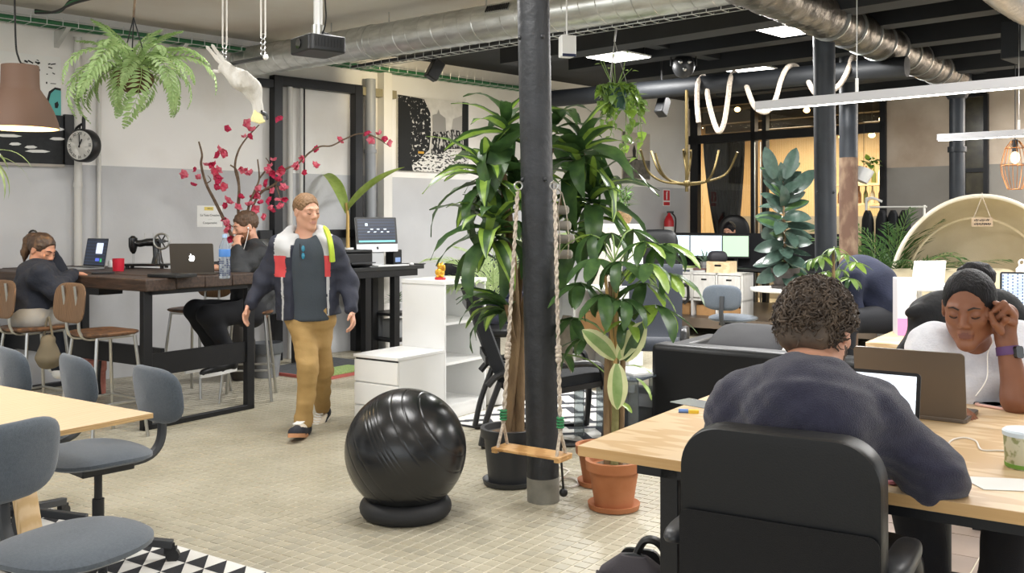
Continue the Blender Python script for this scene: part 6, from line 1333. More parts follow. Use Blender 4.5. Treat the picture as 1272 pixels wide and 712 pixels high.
# strap leaved plant at the left edge
q = P(-22, 205, 5.0); t = thing('hanging_plant', 'strap leaved hanging plant just entering the picture below the pendant lamp', 'plant', q); MB().lathe([(.001, -.07), (.06, -.07), (.085, .06), (.001, .05)], 20).build('pot', WHITE, t); MB().cyl((0, 0, .05), (0, 0, CEIL-q.z), .004, n=5).build('cord', BLKCAB, t)
sl = leaf_mesh(.33, .028, 1.5, .3, 'spike', 0, (leafmat('strap_leaf', '7f9a52', 'b3c283'),)*2)
for i in range(12): put_leaf(t, sl, q+V((0, 0, .05)), sph_dir(-.1+i*.55, R(30-(i % 3)*22)), s_=random.uniform(.8, 1.05))
# ================================================================ blossom branches
q = V((P(300, 400, 8.75).x, 8.75, 0)); bb = thing('blossom_branches', 'bare branches with bright pink paper blossoms in a floor vase behind the timber table', 'branch arrangement', q)
MB().lathe([(.08, 0), (.12, .12), (.12, .35), (.06, .55), (.05, .62), (.065, .66), (.05, .66), (.001, .6)], 24).build('vase', mat('dark_vase', '3a3632', .5), bb)
YB = 8.75
def bpt(x, y, dy=0): return P(x, y, YB+dy)-q
brs = [([(302, 380), (296, 315), (284, 285), (268, 252), (256, 228), (250, 205), (251, 192), (247, 176)], .02), ([(300, 380), (300, 320), (296, 262), (297, 232), (294, 212), (286, 205)], .018), ([(296, 262), (297, 232), (292, 208), (296, 188), (306, 172), (322, 155)], .014), ([(303, 380), (304, 310), (308, 262), (316, 238), (322, 222), (320, 198)], .016), ([(304, 330), (312, 265), (324, 240), (342, 228), (352, 212), (372, 202), (384, 190), (398, 182), (412, 181), (430, 172), (448, 166), (470, 172), (478, 178)], .012), ([(322, 222), (334, 205), (330, 196)], .009), ([(342, 228), (346, 240), (349, 252)], .007), ([(256, 228), (262, 224), (258, 218)], .006), ([(316, 238), (330, 236), (345, 232), (356, 224)], .008), ([(268, 252), (275, 268), (289, 282)], .008), ([(448, 166), (462, 168), (484, 182)], .006)]
for k, (pts, r_) in enumerate(brs):
    dz = random.uniform(-.15, .15); pp = bez([bpt(x, y, dz*(i/len(pts))) for i, (x, y) in enumerate(pts)], 5); MB().tube(pp, [r_*(1-.65*i/len(pp)) for i in range(len(pp))], 7).build('branch', TWIG, bb)
PINK = leafmat('pink_petal', 'e0486c', 'f0909f', .6, .3, 30); PINKD = leafmat('deep_pink_petal', 'c22650', 'd93c66', .6, .25, 30)
def blossom(m_):
    b = MB()
    for k in range(5):
        a = 2*PI*k/5+random.uniform(-.25, .25); e_ = random.uniform(.1, .9); l = random.uniform(.045, .065); w_ = .03
        d_ = sph_dir(a, e_); s_ = d_.cross(V((0, 0, 1))).normalized(); u = s_.cross(d_)
        b.add([(0, 0, 0), d_*l*.5+s_*w_+u*.012, d_*l+u*.01, d_*l*.5-s_*w_+u*.012, d_*l*.5-u*.01], [(0, 4, 1), (4, 2, 1), (0, 3, 4), (4, 3, 2)])
    return b.mesh('flower', m_, smooth=False)
fls = [blossom(m_) for m_ in (PINK, PINKD, PINK, PINKD, PINK)]
fp = [(231, 218), (244, 211), (247, 222), (240, 231), (271, 186), (279, 189), (272, 194), (281, 193), (266, 206), (270, 212), (266, 219), (271, 225), (264, 213), (281, 160), (306, 153), (313, 163), (309, 170), (304, 171), (345, 145), (302, 210), (311, 217), (305, 213), (336, 207), (340, 215), (333, 212), (348, 213), (349, 213), (321, 241), (314, 247), (310, 255), (316, 260), (325, 253), (334, 256), (331, 248), (346, 246), (354, 235), (352, 247), (340, 238), (345, 225), (368, 206), (371, 209), (376, 215), (377, 196), (394, 186), (422, 175), (391, 207), (455, 163), (472, 167), (478, 171), (482, 178), (463, 174), (272, 223), (278, 233), (270, 233), (282, 249), (284, 253), (281, 257), (294, 259), (279, 271), (282, 278), (280, 283), (286, 296), (330, 270), (327, 227), (352, 233), (340, 200), (298, 245), (318, 232), (262, 204), (258, 206), (349, 258), (336, 262), (353, 234)]
for i, (x, y) in enumerate(fp):
    M_ = Matrix.Translation(bpt(x, y, random.uniform(-.1, .0))) @ Matrix.Rotation(random.uniform(0, 6), 4, V((random.uniform(-1, 1), random.uniform(-1, 1), random.uniform(-1, 1))).normalized()) @ Matrix.Scale(random.uniform(.75, 1.05), 4); link('flower', fls[i % 5], bb, M_)
# ================================================================ white cockatoo ornament hanging from a bar
q = P(300, 83, 5.6); tz = thing('trapeze_bar', 'black trapeze bar on white ropes above the blossom', 'trapeze', q)
a, c_ = P(274, 82, 5.75)-q, P(330, 71, 5.35)-q; MB().tube([a, c_], .012, 10).build('bar', BLKP, tz)
for e, (x, y) in ((a*.8, (278, 80)), (c_*.9, (325, 73))):
    top = V((e.x, e.y, CEIL-q.z)); 
    for dx in (-.012, .012): MB().tube([e+V((dx, 0, .12)), top+V((dx, 0, 0))], .005, 6).build('rope', mat('white_rope', 'e0ddd6', .8), tz)
    k_ = MB()
    for j in range(4): k_.tube([e+V((.011*math.cos(2*PI*i/10), .011*math.sin(2*PI*i/10)*.4, .03+.03*j+.016*math.sin(2*PI*i/10))) for i in range(10)], .004, 5, closed=True)
    k_.build('carabiner_chain', CHROME, tz)
MB().sph(c_, .016, 10, 8).build('end_cap', WHITE, tz)
FEATH = mat('white_feathers', 'd9d6cf', .85, col2='c6c1b7', scale=30, stretch=(1, 1, .3), bump=.5); YEL = mat('pale_yellow_crest', 'ebe2a8', .85)
qb = P(300, 105, 5.6); bd = thing('bird_ornament', 'white cockatoo ornament hanging head down from the black bar', 'ornament', qb)
s = SDF(np.array(qb)-.4, np.array(qb)+.4, .006)
s.cap(P(280, 82, 5.6), P(298, 100, 5.6), .028, .05).cap(P(298, 98, 5.6), P(314, 112, 5.6), .055, .05).cap(P(313, 108, 5.6), P(320, 130, 5.6), .045, .03).ell(P(321, 140, 5.6), .033).cap(P(276, 86, 5.6), P(298, 102, 5.55), .012, .04).cap(P(305, 92, 5.55), P(312, 104, 5.55), .02, .04)
s.cap(P(275, 84, 5.6), P(281, 84, 5.6), .01, .02)
s.build('body', FEATH, bd)
for (x0, y0, x1, y1) in ((279, 82, 256, 57), (281, 81, 263, 55), (278, 85, 264, 88)): MB().tube(bez([P(x0, y0, 5.6)-qb, P((x0+x1)/2+1, (y0+y1)/2+2, 5.6)-qb, P(x1, y1, 5.58)-qb], 5), [.014]*6+[.01]*4+[.003], 8, flat=((0, 1, 0), .4)).build('tail_feather', FEATH, bd)
for k in range(6): MB().tube(bez([P(318+k, 138+k, 5.58)-qb, P(314+k*2.2, 148, 5.56)-qb, P(314+k*3, 154-abs(k-3), 5.56)-qb], 4), [.013]*5+[.009]*3+[.003], 7).build('crest_feather', YEL, bd)
MB().tube(bez([P(325, 140, 5.58)-qb, P(331, 143, 5.58)-qb, P(332, 149, 5.58)-qb], 4), [.012]*4+[.008]*4+[.002], 8).build('beak', DKGREY, bd); MB().sph(P(325, 138, 5.565)-qb, .006, 8, 6).build('eye', BLKP, bd)
# ================================================================ people
def skin(n, c1, c2): return mat(n, c1, .5, col2=c2, scale=6, sss=.15, bump=.05, bscale=300)
FAIR = skin('fair_skin', 'd3a288', 'c8937a'); FAIRL = mat('fair_lips', 'bb8478', .5); DARK = skin('deep_skin', '85563c', '774a33'); DARKL = mat('deep_lips', '6d3f30', .55); TAN = skin('tan_skin', 'c08d72', 'b27e64')
HBRN = mat('brown_hair', '5a412f', .55, col2='46321f', scale=60, stretch=(1, 1, .15), bump=.6, bscale=120); HBLK = mat('black_hair', '0c0b0e', .6, spec=.25, col2='18161a', scale=60, stretch=(1, 1, .2), bump=.5, bscale=150)
HFAIR = mat('sandy_hair', '8a6a4c', .6, col2='755839', scale=80, bump=.6, bscale=150); BROWD = mat('dark_brow', '2b211c', .8)
def head(s, c, fwd, up, S_=1.0, fem=False, ears=True):
    M_ = frame(c, fwd, up); h = lambda x, y, z: M_ @ V((x*S_, y*S_, z*S_)); rt = M_.to_3x3(); E = lambda p, r, k, op='add': s.ell(h(*p), tuple(q*S_ for q in r), k*S_, op, rt)
    Cp = lambda a, b, ra, rb, k, op='add': s.cap(h(*a), h(*b), ra*S_, rb*S_, k*S_, op)
    E((0, -.014, .032), (.073, .092, .084), .01); E((0, .018, -.022), (.062, .072, .082), .03)
    for sx in (-1, 1):
        Cp((sx*.05, -.0, -.055), (sx*.012, .066, -.097), .02, .017, .03); E((sx*.038, .055, -.02), (.022, .02, .018), .02)
        Cp((sx*.014, .083, .025), (sx*.044, .066, .023), .0085 if fem else .011, .008, .014)
        E((sx*.031, .098, .004), (.017, .017, .012), .014, 'sub'); E((sx*.031, .071, .004), (.0155, .0155, .0135), .004)
        E((sx*.012, .093, -.031), (.009, .011, .008), .006)
        if ears: E((sx*.078, -.008, -.004), (.008, .019, .031), .008); E((sx*.086, -.004, -.0), (.006, .01, .018), .005, 'sub')
    Cp((0, .082, .018), (0, .104, -.024), .0075, .0115, .012); E((0, .07, -.1), (.02, .016, .016), .02)
    Cp((-.017, .084, -.0575), (.017, .084, -.0575), .006, .006, .008); Cp((-.014, .083, -.07), (.014, .083, -.07), .0075, .0075, .008); Cp((-.022, .094, -.0635), (.022, .094, -.0635), .0028, .0028, .004, 'sub')
    return M_
def face_paint(M_, S_, beard=False):
    Mi = np.array(M_.inverted())
    def f(c):
        l = (np.c_[c, np.ones(len(c))] @ Mi.T)[:, :3]/S_; x, y, z = l.T; o = np.zeros(len(c), int)
        if beard: o[(y > .0) & (y < .12) & (z < -.035) & (z > -.125) & (np.abs(x) < .08) & ~((np.abs(x) < .016) & (z > -.05))] = 2
        o[(np.abs(z+.0638) < .0115-.3*np.abs(x)) & (np.abs(x) < .026) & (y > .076)] = 1
        return o
    return f
def face_extras(M_, S_, par, brow, closed=True, iris='2d2420'):
    L_ = lambda *p: M_ @ V(tuple(q*S_ for q in p))-par.location
    for sx in (-1, 1):
        MB().tube([L_(sx*.013, .0925, .0225), L_(sx*.03, .0875, .029), L_(sx*.047, .074, .0225)], [.0028*S_, .0034*S_, .0014*S_], 6).build('eyebrow', brow, par)
        MB().tube([L_(sx*.0185, .0805, -.0025), L_(sx*.025, .0858, -.0055), L_(sx*.031, .0872, -.0065), L_(sx*.038, .085, -.0055), L_(sx*.0445, .079, -.0025)], .0017*S_, 5).build('eyelashes', BROWD, par)
def hand(s, w_, d, pn, thumb, curl=.5, S_=1.0, spread=.12, k=.012, curls=None):
    d = V(d).normalized(); pn = V(pn); pn = (pn-pn.dot(d)*d).normalized(); lat = d.cross(pn).normalized()*thumb
    kn = V(w_)+d*.085*S_
    s.cap(V(w_), kn-d*.006*S_, .026*S_, .034*S_, k*1.6, flat=(pn, .55))
    for i, (o_, ln) in enumerate(((.027, .076), (.009, .084), (-.009, .078), (-.027, .062))):
        cu = curls[i] if curls else curl; b = kn+lat*o_*S_-d*.004; dd = (d+lat*o_*spread*10*.3).normalized(); p = b
        for j, f in enumerate((.46, .31, .26)):
            a = cu*(.55 if j == 0 else .9); dd = (dd*math.cos(a)+pn*math.sin(a)).normalized() if 1 else dd; q = p+dd*ln*f*S_
            s.cap(p, q, (.0098-.0011*j)*S_, (.0088-.0011*j)*S_, .004 if j else k); p = q
            pn_ = pn; 
    t0 = V(w_)+d*.028*S_+lat*.024*S_; t1 = t0+(d*.6+lat*.75+pn*.35).normalized()*.042*S_; t2 = t1+(d*.9+lat*.15+pn*.4*(.5+curl)).normalized()*.034*S_
    s.cap(t0, t1, .013*S_, .011*S_, k); s.cap(t1, t2, .0105*S_, .0085*S_, .004)
def limb(s, pts, rs, k=.03):
    for i in range(len(pts)-1): s.cap(pts[i], pts[i+1], rs[i], rs[i+1], k)
def bounds(pts, m):
    a = np.array([tuple(p) for p in pts]); return a.min(0)-m, a.max(0)+m
def curls(par, M_, S_, n, m_, rad=(.085, .1, .092), cz=.03, keep=None, cr=.011, seed=3):
    rn = random.Random(seed); b = MB()
    for i in range(n):
        z = rn.uniform(-.75, 1); a = rn.uniform(0, 2*PI); r_ = math.sqrt(1-z*z); d = V((r_*math.cos(a), r_*math.sin(a), z))
        p = V((d.x*rad[0], d.y*rad[1]-.014, d.z*rad[2]+cz))
        if keep and not keep(p): continue
        n_ = V((d.x, d.y, d.z)); t = n_.orthogonal().normalized(); t = (Quaternion(n_, rn.uniform(0, 6.28)) @ t); t = (t+V((0, 0, -.7))).normalized(); s_ = n_.cross(t); q = []
        n_ = (n_+V((rn.uniform(-.3, .3), rn.uniform(-.3, .3), rn.uniform(-.3, .3)))).normalized(); ln = rn.uniform(.02, .042); c_ = rn.uniform(.5, 1.3)*cr; ph = rn.uniform(0, 6)
        for j in range(11):
            u = j/10; q.append(M_ @ ((p-n_*.008+t*ln*u+n_*(c_*math.cos(ph+u*9)+.006)+s_*c_*math.sin(ph+u*9))*S_)-par.location)
        w_ = rn.uniform(.0018, .0036)*S_; b.tube(q, [w_]*8+[w_*.8, w_*.6, w_*.3], 4, cap=False)
    return b.build('curls', m_, par, ang=80)
def shoe(s, heel, d, ln=.27, S_=1.0, up=(0, 0, 1)):
    d = V(d).normalized(); u = V(up); s.cap(V(heel)+u*.045, V(heel)+d*ln*.45+u*.05, .04*S_, .042*S_, .03).cap(V(heel)+d*ln*.4+u*.04, V(heel)+d*ln*.85+u*.03, .043*S_, .034*S_, .03).cap(V(heel)+u*.06, V(heel)+u*.11, .042*S_, .045*S_, .02)
def sole(par, heel, d, ln, m_, up=(0, 0, 1), wd=.09):
    d = V(d).normalized(); u = V(up).normalized(); x = d.cross(u); M_ = Matrix((x, d, u)).transposed().to_4x4(); M_.translation = V(heel)-par.location
    pts = [(wd/2*k*math.sin(PI*min(max(t, .0), 1))**.35*(1 if t > .45 else .85), ln*(t*1.08-.13)) for k, ts in ((1, [.02+.96*i/12 for i in range(13)]), (-1, [.98-.96*i/12 for i in range(13)])) for t in ts]
    return MB().prism(pts, -.002, .024, M_).build('sole', m_, par)
def laces(par, p0, p1, wv, m_):
    b = MB(); p0, p1, wv = V(p0)-par.location, V(p1)-par.location, V(wv)
    for i in range(5):
        c = p0+(p1-p0)*i/4; b.tube([c-wv, c+(p1-p0)*.08, c+wv], .004, 5)
    return b.build('laces', m_, par)
DENIMB = mat('black_denim', '17181d', .9, bump=.2, scale=80); KHAKI = mat('khaki_chino', 'a98a56', .85, col2='9b7c4a', scale=5, bump=.25, bscale=40)
# ---------------------------------------------------------------- the man walking
def walking_man():
    Y = 6.65; p = lambda x, y, dy=0: P(x, y, Y+dy)
    base = V((p(385, 535).x, Y, 0)); t = thing('person', 'man in khaki trousers and an open navy white and red jacket walking', 'person', base)
    S_ = 1.02; hc = p(381, 263, -.02); f = V((.7, -.7, -.12)); up = V((.04, -.1, 1))
    nb = p(379, 297); sR, sL = p(348, 308, .0), p(411, 306, .02); eR, eL = p(327, 350, .02), p(431, 350, .05); wR, wL = p(311, 377, -.06), p(437, 386, -.04)
    pv = p(383, 385); hR, hL = p(373, 392), p(397, 392, .02); kR, kL = p(383, 455, -.14), p(400, 458, .06); aR, aL = p(377, 527, -.16), p(400, 512, .32)
    lo, hi = bounds([hc, eR, eL, wR, wL, aR, aL], .16); lo[2] = .5
    s = SDF(lo, hi, .0065); M_ = head(s, hc, f, up, S_); s.cap(nb, M_ @ V((0, -.012, -.06)), .062, .055, .03)
    limb(s, [sR, eR, wR], [.05, .042, .03]); limb(s, [sL, eL, wL], [.05, .042, .03]); s.cap(pv, p(380, 310), .13, .14, .03, flat=((0, 1, 0), .7)); s.cap(sR, sL, .05, .05, .05)
    hand(s, wR, p(304, 394, -.08)-wR, (.9, -.2, -.3), 1, .55, 1.0); hand(s, wL, p(439, 404, -.08)-wL, (-.9, -.1, -.1), -1, .6, 1.0)
    s.build('body', [FAIR, FAIRL], t, face_paint(M_, S_)); face_extras(M_, S_, t, mat('fair_brow', '9c7650', .8))
    s = SDF(np.array(hc)-.18, np.array(hc)+.18, .006); L_ = lambda *q: M_ @ V(tuple(a*S_ for a in q)); rt = M_.to_3x3()
    s.ell(L_(0, -.016, .036), (.08*S_, .1*S_, .09*S_), .01, rot=rt).ell(L_(0, .105, .005), (.09, .062, .075), .012, 'sub', rt).plane(L_(0, -.05, -.04), M_.to_3x3() @ V((0, .35, -1)), .01)
    for sx in (-1, 1): s.ell(L_(sx*.085, .02, -.02), (.03, .04, .035), .01, 'sub', rt)
    s.wrinkle(.003, 180).build('hair', HFAIR, t)
    # tee
    s = SDF(*bounds([pv, sR, sL, nb], .2), .01); s.cap(pv+V((0, 0, -.04)), p(380, 318), .17, .185, .05, flat=((0, 1, 0), .72)).cap(sR+V((.02, 0, -.02)), sL+V((-.02, 0, -.02)), .065, .065, .06).cap(p(379, 300), nb, .085, .07, .03).ell(p(379, 288, -.06), (.07, .09, .05), .02, 'sub').wrinkle(.006, 16)
    s.plane(pv+V((0, 0, -.07)), (0, 0, -1)).build('tee_shirt', mat('charcoal_tee', '3c434a', .9, bump=.15, bscale=90), t)
    # jacket
    s = SDF(*bounds([pv, sR, sL, nb, wR, wL], .24), .009)
    s.cap(pv+V((0, .02, -.03)), p(380, 320, .02), .222, .21, .05, flat=((0, 1, 0), .8)).cap(sR, sL, .08, .08, .06); limb(s, [sR, eR, wR+(eR-wR)*.06], [.082, .066, .05], .04); limb(s, [sL, eL, wL+(eL-wL)*.06], [.082, .066, .05], .04)
    s.cap(p(362, 296, .05), p(396, 294, .05), .055, .055, .05).cap(p(352, 304, -.06), p(362, 290, .06), .04, .045, .04).cap(p(405, 302, -.06), p(398, 288, .06), .04, .045, .04)
    s.wrinkle(.012, 13).wrinkle(.007, 34, 2).cap(p(380, 282, -.2), p(386, 410, -.24), .135, .19, .02, 'sub').cap(p(379, 270), p(379, 300), .075, .075, .02, 'sub').plane(pv+V((0, 0, -.05)), (0.1, 0, -1))
    xr, xl = p(356, 320).x, p(404, 320).x; zs = lambda y: p(380, y).z
    def paint(c):
        x, y, z = c.T; o = np.zeros(len(c), int); ins = (x > p(344, 300).x) & (x < p(413, 300).x)
        o[ins & (z > zs(318)) & ((x < p(366, 3).x) | (x > p(396, 3).x) | (z > zs(304)))] = 1; o[(z > zs(299)) & ins] = 1
        fr = y < Y+.02; o[ins & fr & (z <= zs(317)) & (z > zs(343)) & ((x < p(360, 3).x) | (x > p(399, 3).x))] = 2
        o[ins & fr & (z <= zs(343)) & (((x > p(354, 3).x) & (x < p(357, 3).x)) | ((x > p(409, 3).x) & (x < p(412, 3).x)))] = 1
        return o
    s.build('jacket', [mat('navy_jacket', '272a38', .75, bump=.2, bscale=60), mat('pale_grey_jacket', 'b4b4b4', .8), mat('coral_red_jacket', 'd0474a', .75)], t, paint)
    # trousers
    s = SDF(*bounds([pv, aR, aL], .2), .009); s.cap(hR, hL, .105, .105, .05).cap(p(378, 372), p(392, 372), .12, .12, .05, flat=((0, 1, 0), .8)); limb(s, [hR, kR, aR+V((0, 0, .01))], [.094, .066, .058], .05); limb(s, [hL, kL, aL+V((0, 0, .03))], [.094, .066, .056], .05)
    s.wrinkle(.008, 24, 2).wrinkle(.0022, 44, 1, ((.5, .2, 1.6), (-.3, .8, 1.4), (.2, -.5, 1.8))).plane(aR+V((0, 0, -.02)), (0, 0, -1)).plane(p(380, 372), (0, 0, 1)).build('trousers', KHAKI, t)
    for a, d, u, nm in ((aR, (-.12, -1, .22), (0, .25, 1), 'front'), (aL, (-.25, -1, -.55), (-.1, -.55, 1), 'rear')):
        u = V(u).normalized(); d = V(d).normalized(); hl = V(a)-u*.085-d*.04
        s = SDF(*bounds([hl, hl+d*.3], .12), .007); shoe(s, hl, d, .28, 1, u); n_ = d.cross(u)
        s.build('shoe', [mat('navy_suede', '23252f', .8), mat('cream_shoe', 'd8cdbb', .8)], t, lambda c, hl=hl, d=d, u=u: (((c-np.array(hl)) @ np.array(d) > .04) & ((c-np.array(hl)) @ np.array(d) < .17) & ((c-np.array(hl)) @ np.array(u) > .06)).astype(int))
        sole(t, hl-u*.0, d, .3, mat('gum_sole', 'c08a62', .6) if nm == 'front' else mat('white_sole', 'ddd9d0', .6), u); laces(t, hl+d*.08+u*.105, hl+d*.17+u*.085, n_*.028, WHITE)
    # sunglasses at the collar and the strap
    g = MB()
    for y in (309, 318): g.sph(p(376.5, y, -.155)-base, (.012, .007, .022), 10, 8)
    g.build('sunglasses', mat('teal_lens', '2a7f9c', .15, coat=.5), t); MB().tube([p(372.5, 303, -.155)-base, p(373, 320, -.16)-base], .004, 6).build('sunglass_arm', BLKP, t)
    MB().tube(bez([p(402, 284, .08)-base, p(407, 290, -.05)-base, p(411, 305, -.12)-base, p(413, 325, -.11)-base], 5), .024, 8, flat=((1, 0, 0), .8)).build('backpack_strap', mat('lime_strap', 'b7cf3e', .7), t)
walking_man()
# ---------------------------------------------------------------- woman in navy at the bar table
def bar_woman():
    Y = 6.75; p = lambda x, y, dy=0: P(x, y, Y+dy); base = V((p(42, 400).x, Y, .72)); t = thing('person', 'woman with a ponytail in a navy jumper leaning over her laptop', 'person', base)
    hc = p(52, 311, .12); f = V((.88, -.22, -.38)); up = V((.35, -.05, 1)); S_ = .97; nb = p(43, 336, .06); pv = p(38, 393)
    sN, sF = p(50, 344, -.1), p(52, 338, .3); eN, eF = p(71, 362, -.08), p(78, 346, .45); wN, wF = p(90, 340, .3), p(66, 318, .36); kN, kF = p(72, 400, .35), p(62, 398, .5); aN, aF = p(72, 455, .25), p(66, 448, .45); hN, hF = p(40, 397, -.05), p(38, 396, .2)
    s = SDF(*bounds([hc, wN, wF, eF, pv, nb], .16), .0075); M_ = head(s, hc, f, up, S_, True); s.cap(nb, M_ @ V((0, -.015, -.06)), .05, .045, .03); s.cap(pv, p(46, 350, .08), .12, .12, .05); limb(s, [sN, eN, wN], [.042, .036, .025]); limb(s, [sF, eF, wF], [.042, .036, .025])
    hand(s, wN, (.5, .8, -.1), (0, 0, -1), 1, .4, .9); hand(s, wF, M_ @ V((.05, .07, .04))-wF, (-.6, -.5, 0), -1, .3, .9); s.build('body', [TAN, FAIRL], t, face_paint(M_, S_)); face_extras(M_, S_, t, BROWD)
    s = SDF(np.array(hc)-.24, np.array(hc)+.2, .007); L_ = lambda *q: M_ @ V(tuple(a*S_ for a in q)); rt = M_.to_3x3()
    s.ell(L_(0, -.018, .034), (.08, .1, .09), .01, rot=rt).ell(L_(0, .105, -.01), (.085, .065, .09), .012, 'sub', rt).plane(L_(0, -.05, -.05), rt @ V((0, .3, -1)), .01); s.cap(L_(0, -.09, .06), L_(0, -.115, .055), .026, .03, .02); limb(s, [L_(0, -.11, .06), L_(0, -.135, .02), L_(0, -.125, -.07), L_(0, -.105, -.13)], [.03, .032, .027, .01], .02)
    s.wrinkle(.004, 120).build('hair', mat('ponytail_hair', '3d2c20', .5, col2='6f5236', scale=30, stretch=(1, 1, .2), bump=.5, bscale=140, lo=.5, hi=.8), t); MB().tube([L_(0, -.115+.0, .075)-base+V((.03*math.cos(2*PI*i/12), 0, .03*math.sin(2*PI*i/12))) for i in range(12)], .007, 6, closed=True).build('hair_tie', BLKP, t)
    s = SDF(*bounds([nb, pv, sN, sF, eN, eF, wN, wF], .2), .01); s.cap(pv+V((0, 0, .04)), p(47, 348, .08), .155, .15, .05).cap(sN, sF, .075, .075, .06); limb(s, [sN, eN, wN], [.075, .062, .042], .04); limb(s, [sF, eF, wF], [.075, .06, .042], .04); s.cap(nb, nb+V((.02, 0, -.06)), .065, .08, .04); s.wrinkle(.012, 18, 1).wrinkle(.006, 42, 2).plane(p(40, 389), (-.1, 0, -1)).build('jumper', mat('navy_wool', '20242f', .9, bump=.3, bscale=80), t)
    s = SDF(*bounds([pv, hN, hF], .22), .01); s.cap(hN, hF, .135, .13, .05).cap(pv, pv+V((.12, .1, -.02)), .14, .12, .04).wrinkle(.008, 22).plane(p(40, 381), (0, 0, 1)).plane(p(40, 404), (0, 0, -1)).build('shirt_tail', mat('pale_grey_shirt', '96928b', .9), t)
    s = SDF(*bounds([hN, kN, aN, hF, kF, aF], .16), .01); limb(s, [hN, kN, aN], [.095, .068, .05], .04); limb(s, [hF, kF, aF], [.095, .068, .05], .04); s.wrinkle(.008, 20).build('jeans', mat('dark_jeans', '1f232d', .9), t)
    for a in (aN, aF): s = SDF(*bounds([a, a+V((.15, .2, 0))], .14), .008); shoe(s, a-V((0, 0, .1)), (.55, .6, -.3), .25, .9); s.build('shoe', WHITE, t)
    q = p(60, 425, -.15); hb = thing('handbag', 'olive brown fabric bag hanging from the stool of the woman in navy', 'bag', q); s = SDF(np.array(q)-.25, np.array(q)+.25, .01); s.cap(q+V((0, 0, .0)), q+V((.0, 0, -.1)), .05, .085, .03).wrinkle(.01, 30).build('bag_body', mat('olive_canvas', '6f6552', .9), hb); MB().tube(bez([V((-.03, 0, .03)), V((0, 0, .17)), V((.03, 0, .03))], 6), .008, 6).build('strap', mat('olive_canvas', '6f6552'), hb)
bar_woman()
# ---------------------------------------------------------------- man sitting at the bar table
def bar_man():
    Y = 7.85; p = lambda x, y, dy=0: P(x, y, Y+dy); base = V((p(308, 395).x, Y, .72)); t = thing('person', 'seated man with earphones in a black jacket, chin on his hand', 'person', base)
    hc = p(305, 282); f = V((-.8, -.5, -.22)); up = V((-.15, -.1, 1)); S_ = 1.02; nb = p(315, 307, .05); pv = p(314, 385, .05)
    sN, sF = p(322, 318, -.12), p(300, 316, .25); eN, eF = p(296, 338, -.3), p(277, 335, .2); wN, wF = p(295, 306, -.2), p(268, 333, -.15); hN, hF = p(311, 388, -.1), p(312, 388, .14); kN, kF = p(258, 392, -.42), p(242, 385, -.25); aN, aF = p(289, 445, -.3), p(270, 440, -.1)
    s = SDF(*bounds([hc, wN, wF, eF, eN, pv, sN], .16), .0075); M_ = head(s, hc, f, up, S_); s.cap(nb, M_ @ V((0, -.015, -.06)), .06, .055, .03); s.cap(pv, p(313, 325, .05), .13, .14, .05); limb(s, [sN, eN, wN], [.05, .042, .03]); limb(s, [sF, eF, wF], [.05, .042, .03])
    hand(s, wN, p(294, 291, -.12)-wN, (.2, .9, 0), 1, 1.1, 1.0); hand(s, wF, (-.75, -.35, -.12), (0, 0, -1), -1, .45, 1.0); s.build('body', [FAIR, FAIRL, mat('brown_beard', '8b6148', .9)], t, face_paint(M_, S_, True)); face_extras(M_, S_, t, BROWD)
    s = SDF(np.array(hc)-.18, np.array(hc)+.18, .007); L_ = lambda *q: M_ @ V(tuple(a*S_ for a in q)); rt = M_.to_3x3()
    s.ell(L_(0, -.014, .04), (.082, .102, .094), .01, rot=rt).ell(L_(0, .11, .0), (.09, .062, .075), .012, 'sub', rt).plane(L_(0, -.05, -.04), rt @ V((0, .35, -1)), .01)
    for sx in (-1, 1): s.ell(L_(sx*.085, .02, -.025), (.03, .045, .035), .01, 'sub', rt)
    s.wrinkle(.005, 130).build('hair', HBRN, t)
    BJ = mat('black_jacket', '25272a', .7, bump=.3, bscale=50)
    s = SDF(*bounds([nb, pv, sN, sF, eN, eF, wN, wF], .22), .01); s.cap(pv, p(314, 330, .05), .185, .185, .05, flat=((0, 1, 0), .9)).cap(sN, sF, .085, .085, .06); limb(s, [sN, eN, wN+(eN-wN)*.1], [.085, .07, .048], .04); limb(s, [sF, eF, wF+(eF-wF)*.1], [.085, .07, .048], .04); s.cap(nb, nb+V((0, 0, -.05)), .08, .1, .04); s.wrinkle(.014, 16, 1).wrinkle(.008, 38, 2).plane(p(312, 391), (0, 0, -1)).build('jacket', BJ, t)
    s = SDF(*bounds([hN, kN, aN, hF, kF, aF], .18), .01); limb(s, [hN, kN, aN], [.105, .078, .058], .04); limb(s, [hF, kF, aF], [.105, .078, .058], .04); s.cap(hN, hF, .12, .12, .05).wrinkle(.008, 20).build('trousers', DENIMB, t)
    for a in (aN, aF):
        hl = a-V((0, 0, .1)); s = SDF(*bounds([hl, hl+V((-.3, -.2, 0))], .14), .008); shoe(s, hl, (-.75, -.6, -.1), .27, .95); s.build('shoe', BLKP, t); sole(t, hl, (-.75, -.6, -.1), .28, WHITE)
    MB().tube(bez([L_(-.08, .0, -.01)-base, L_(-.075, .03, -.08)-base, L_(-.08, .1, -.2)-base, L_(-.03, .14, -.28)-base], 6), .0025, 5).build('earphone_cable', WHITE, t); MB().sph(L_(-.084, .006, -.006)-base, .008, 8, 6).build('earphone', WHITE, t)
bar_man()
